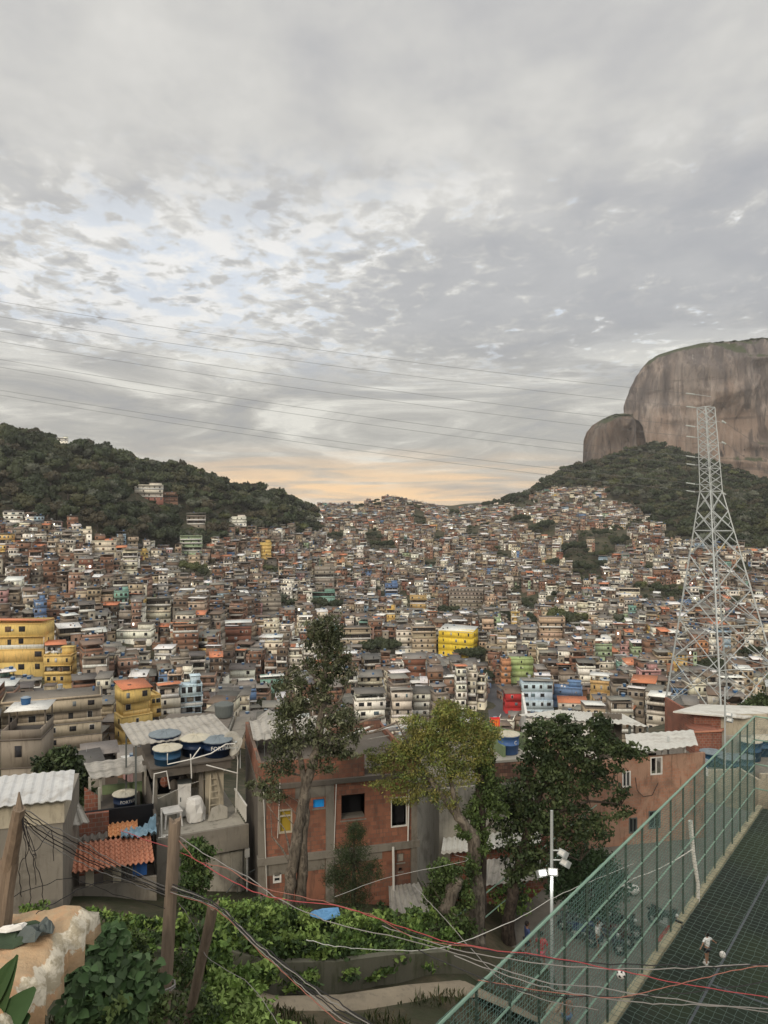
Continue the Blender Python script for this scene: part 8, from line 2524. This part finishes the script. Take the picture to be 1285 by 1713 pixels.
# broad-leaved bush in the left foreground: folded heart-shaped leaves
def big_leaves(spots, size, cols, seed, n_each):
    rng = np.random.default_rng(seed)
    outline = [(0, 0), (0.34, 0.08), (0.46, 0.34), (0.36, 0.64), (0.0, 1.0), (-0.36, 0.64), (-0.46, 0.34), (-0.34, 0.08)]
    V_, F_, C_ = [], [], []
    for (c, rr, cnt) in spots:
        for i in range(cnt):
            d = rng.normal(size=3); d /= np.linalg.norm(d)
            P_ = np.array(c) + d * np.array(rr) * rng.uniform(0.35, 1.0)
            s_ = size * rng.uniform(0.55, 1.2)
            ax = np.array([rng.normal() * 0.7, -0.6 + rng.normal() * 0.5, -0.55 + rng.normal() * 0.5]); ax /= np.linalg.norm(ax)
            nr = np.array([rng.normal() * 0.4, -0.5 + rng.normal() * 0.3, 0.8]); sd = np.cross(ax, nr); sd /= np.linalg.norm(sd); nr = np.cross(sd, ax)
            b = len(V_)
            for (x, y) in outline:
                V_.append(P_ + sd * x * s_ + ax * y * s_ + nr * (abs(x) * 0.28 - y * y * 0.12) * s_)
            V_.append(P_ + ax * 0.5 * s_ - nr * 0.03 * s_)
            col_ = np.array(cols[rng.integers(0, len(cols))]) * rng.uniform(0.7, 1.25)
            F_ += [(b, b + 1, b + 2, b + 8), (b + 8, b + 2, b + 3, b + 4), (b + 8, b + 4, b + 5, b + 6), (b, b + 8, b + 6, b + 7)]
            C_ += [col_] * 4
    return np.array(V_), np.array(F_), np.array(C_)


b0 = px2(190, 1720, 11.5)
bz_ = gz(b0.x, b0.y)
root = empty('bush', (b0.x, b0.y, bz_), 0, label='broad-leaved green bush growing beside the painted ledge', cat='bush')
sp = [pxblob(u, v, ru, rv, Y, n) for (u, v, ru, rv, Y, n) in [(190, 1565, 26, 22, 11.2, 110), (170, 1600, 34, 26, 11, 160), (205, 1625, 44, 30, 11, 230), (150, 1640, 36, 28, 10.6, 170), (200, 1670, 54, 34, 10.8, 280), (135, 1690, 44, 30, 10.2, 190), (240, 1640, 34, 40, 11.3, 160), (180, 1720, 64, 26, 10.6, 200), (120, 1640, 22, 18, 9.9, 60)]]
V_, F_, C_ = big_leaves(sp, 0.155, [(0.045, 0.085, 0.03), (0.065, 0.115, 0.042), (0.09, 0.14, 0.06), (0.035, 0.06, 0.024)], 81, 1)
link_mesh('leaves', np_mesh('leaves', V_ - np.array(root.location), F_, C_, [M['foliage']]), root)
m = MB()
for i in range(9):
    q = sp[i % 8][0]; m.tube([(rnd.uniform(-0.5, 0.5), rnd.uniform(-0.2, 0.3), 0), ((q[0] - b0.x) * 0.6, (q[1] - b0.y) * 0.6, (q[2] - bz_) * 0.6), (q[0] - b0.x, q[1] - b0.y, q[2] - bz_)], [0.03, 0.02, 0.01], 5)
m.build('stems', M['bark_dark'], root)
V_, F_, C_ = leaf_mass([pxblob(160, 1700, 50, 30, 10.2, 500), pxblob(250, 1690, 40, 40, 12.5, 900), pxblob(200, 1545, 20, 12, 11.6, 200), pxblob(235, 1590, 30, 30, 13.5, 600), pxblob(330, 1700, 40, 40, 13.6, 900), pxblob(300, 1620, 30, 40, 15, 700)], 0.10, [(0.05, 0.08, 0.025), (0.08, 0.11, 0.035), (0.035, 0.055, 0.02)], 82, 0.5, 0.2)
tagit(link_mesh('weeds', np_mesh('weeds', V_, F_, C_, [M['foliage']])), 'small-leaved weeds around the wooden pole and the broad-leaved bush', 'weeds', None, 'stuff')
# banana-like leaves at the very corner
root = empty('plant', (px2(-10, 1760, 7.6).x, 7.6, -6.4), 0, label='plant with long glossy paddle leaves in the bottom left corner', cat='plant')
for i, (u0, v0, u1, v1, wd) in enumerate([(-30, 1760, 40, 1668, 0.16), (-20, 1740, 14, 1616, 0.09), (-30, 1700, 8, 1620, 0.10), (-40, 1790, 30, 1712, 0.16)]):
    a, b = px2(u0, v0, 7.7) - Vector(root.location), px2(u1, v1, 7.5) - Vector(root.location)
    d = (b - a).normalized(); sd = d.cross(Vector((0.1, -1, 0.5))).normalized(); up_ = sd.cross(d)
    n_ = 10; vs = []
    for k in range(n_ + 1):
        t = k / n_; w_ = wd * math.sin(math.pi * min(1, t * 0.9 + 0.08)) ** 0.7
        c = a.lerp(b, t) + up_ * (-0.15 * (t * t))
        vs += [c - sd * w_ + up_ * w_ * 0.3, c, c + sd * w_ + up_ * w_ * 0.3]
    m = MB(); m.col = (0.035, 0.07, 0.025); m._add(vs, [(k * 3 + j, k * 3 + j + 1, k * 3 + j + 4, k * 3 + j + 3) for k in range(n_) for j in range(2)])
    m.build('leaf', M['foliage'], root, smooth=True)
# moist air of the valley
hb = MB(); hb.box(-3500, 3500, -75, 2560, -135, 345)
M['haze'] = bpy.data.materials.new('haze_air'); M['haze'].use_nodes = True
_t = NT(M['haze'].node_tree); _t.n.clear()
_v = _t.node('ShaderNodeVolumePrincipled'); _o = _t.node('ShaderNodeOutputMaterial')
_v.inputs['Color'].default_value = (0.86, 0.86, 0.86, 1); _v.inputs['Density'].default_value = 0.00009; _v.inputs['Anisotropy'].default_value = 0.2
_t.l.new(_v.outputs[0], _o.inputs['Volume'])
ho_ = hb.build('haze', M['haze']); tagit(ho_, 'thin pale haze filling the valley', 'haze', None, 'stuff')
# blue sheet among the shrubs
o = ragged('blue_sheet', [(516, 1528), (540, 1522), (566, 1524), (570, 1532), (545, 1540), (522, 1540)], -13.9, M['blue_tarp'], 'blue plastic sheet half hidden in the shrubs below the orange brick house', 'sheet', wave=0.08)
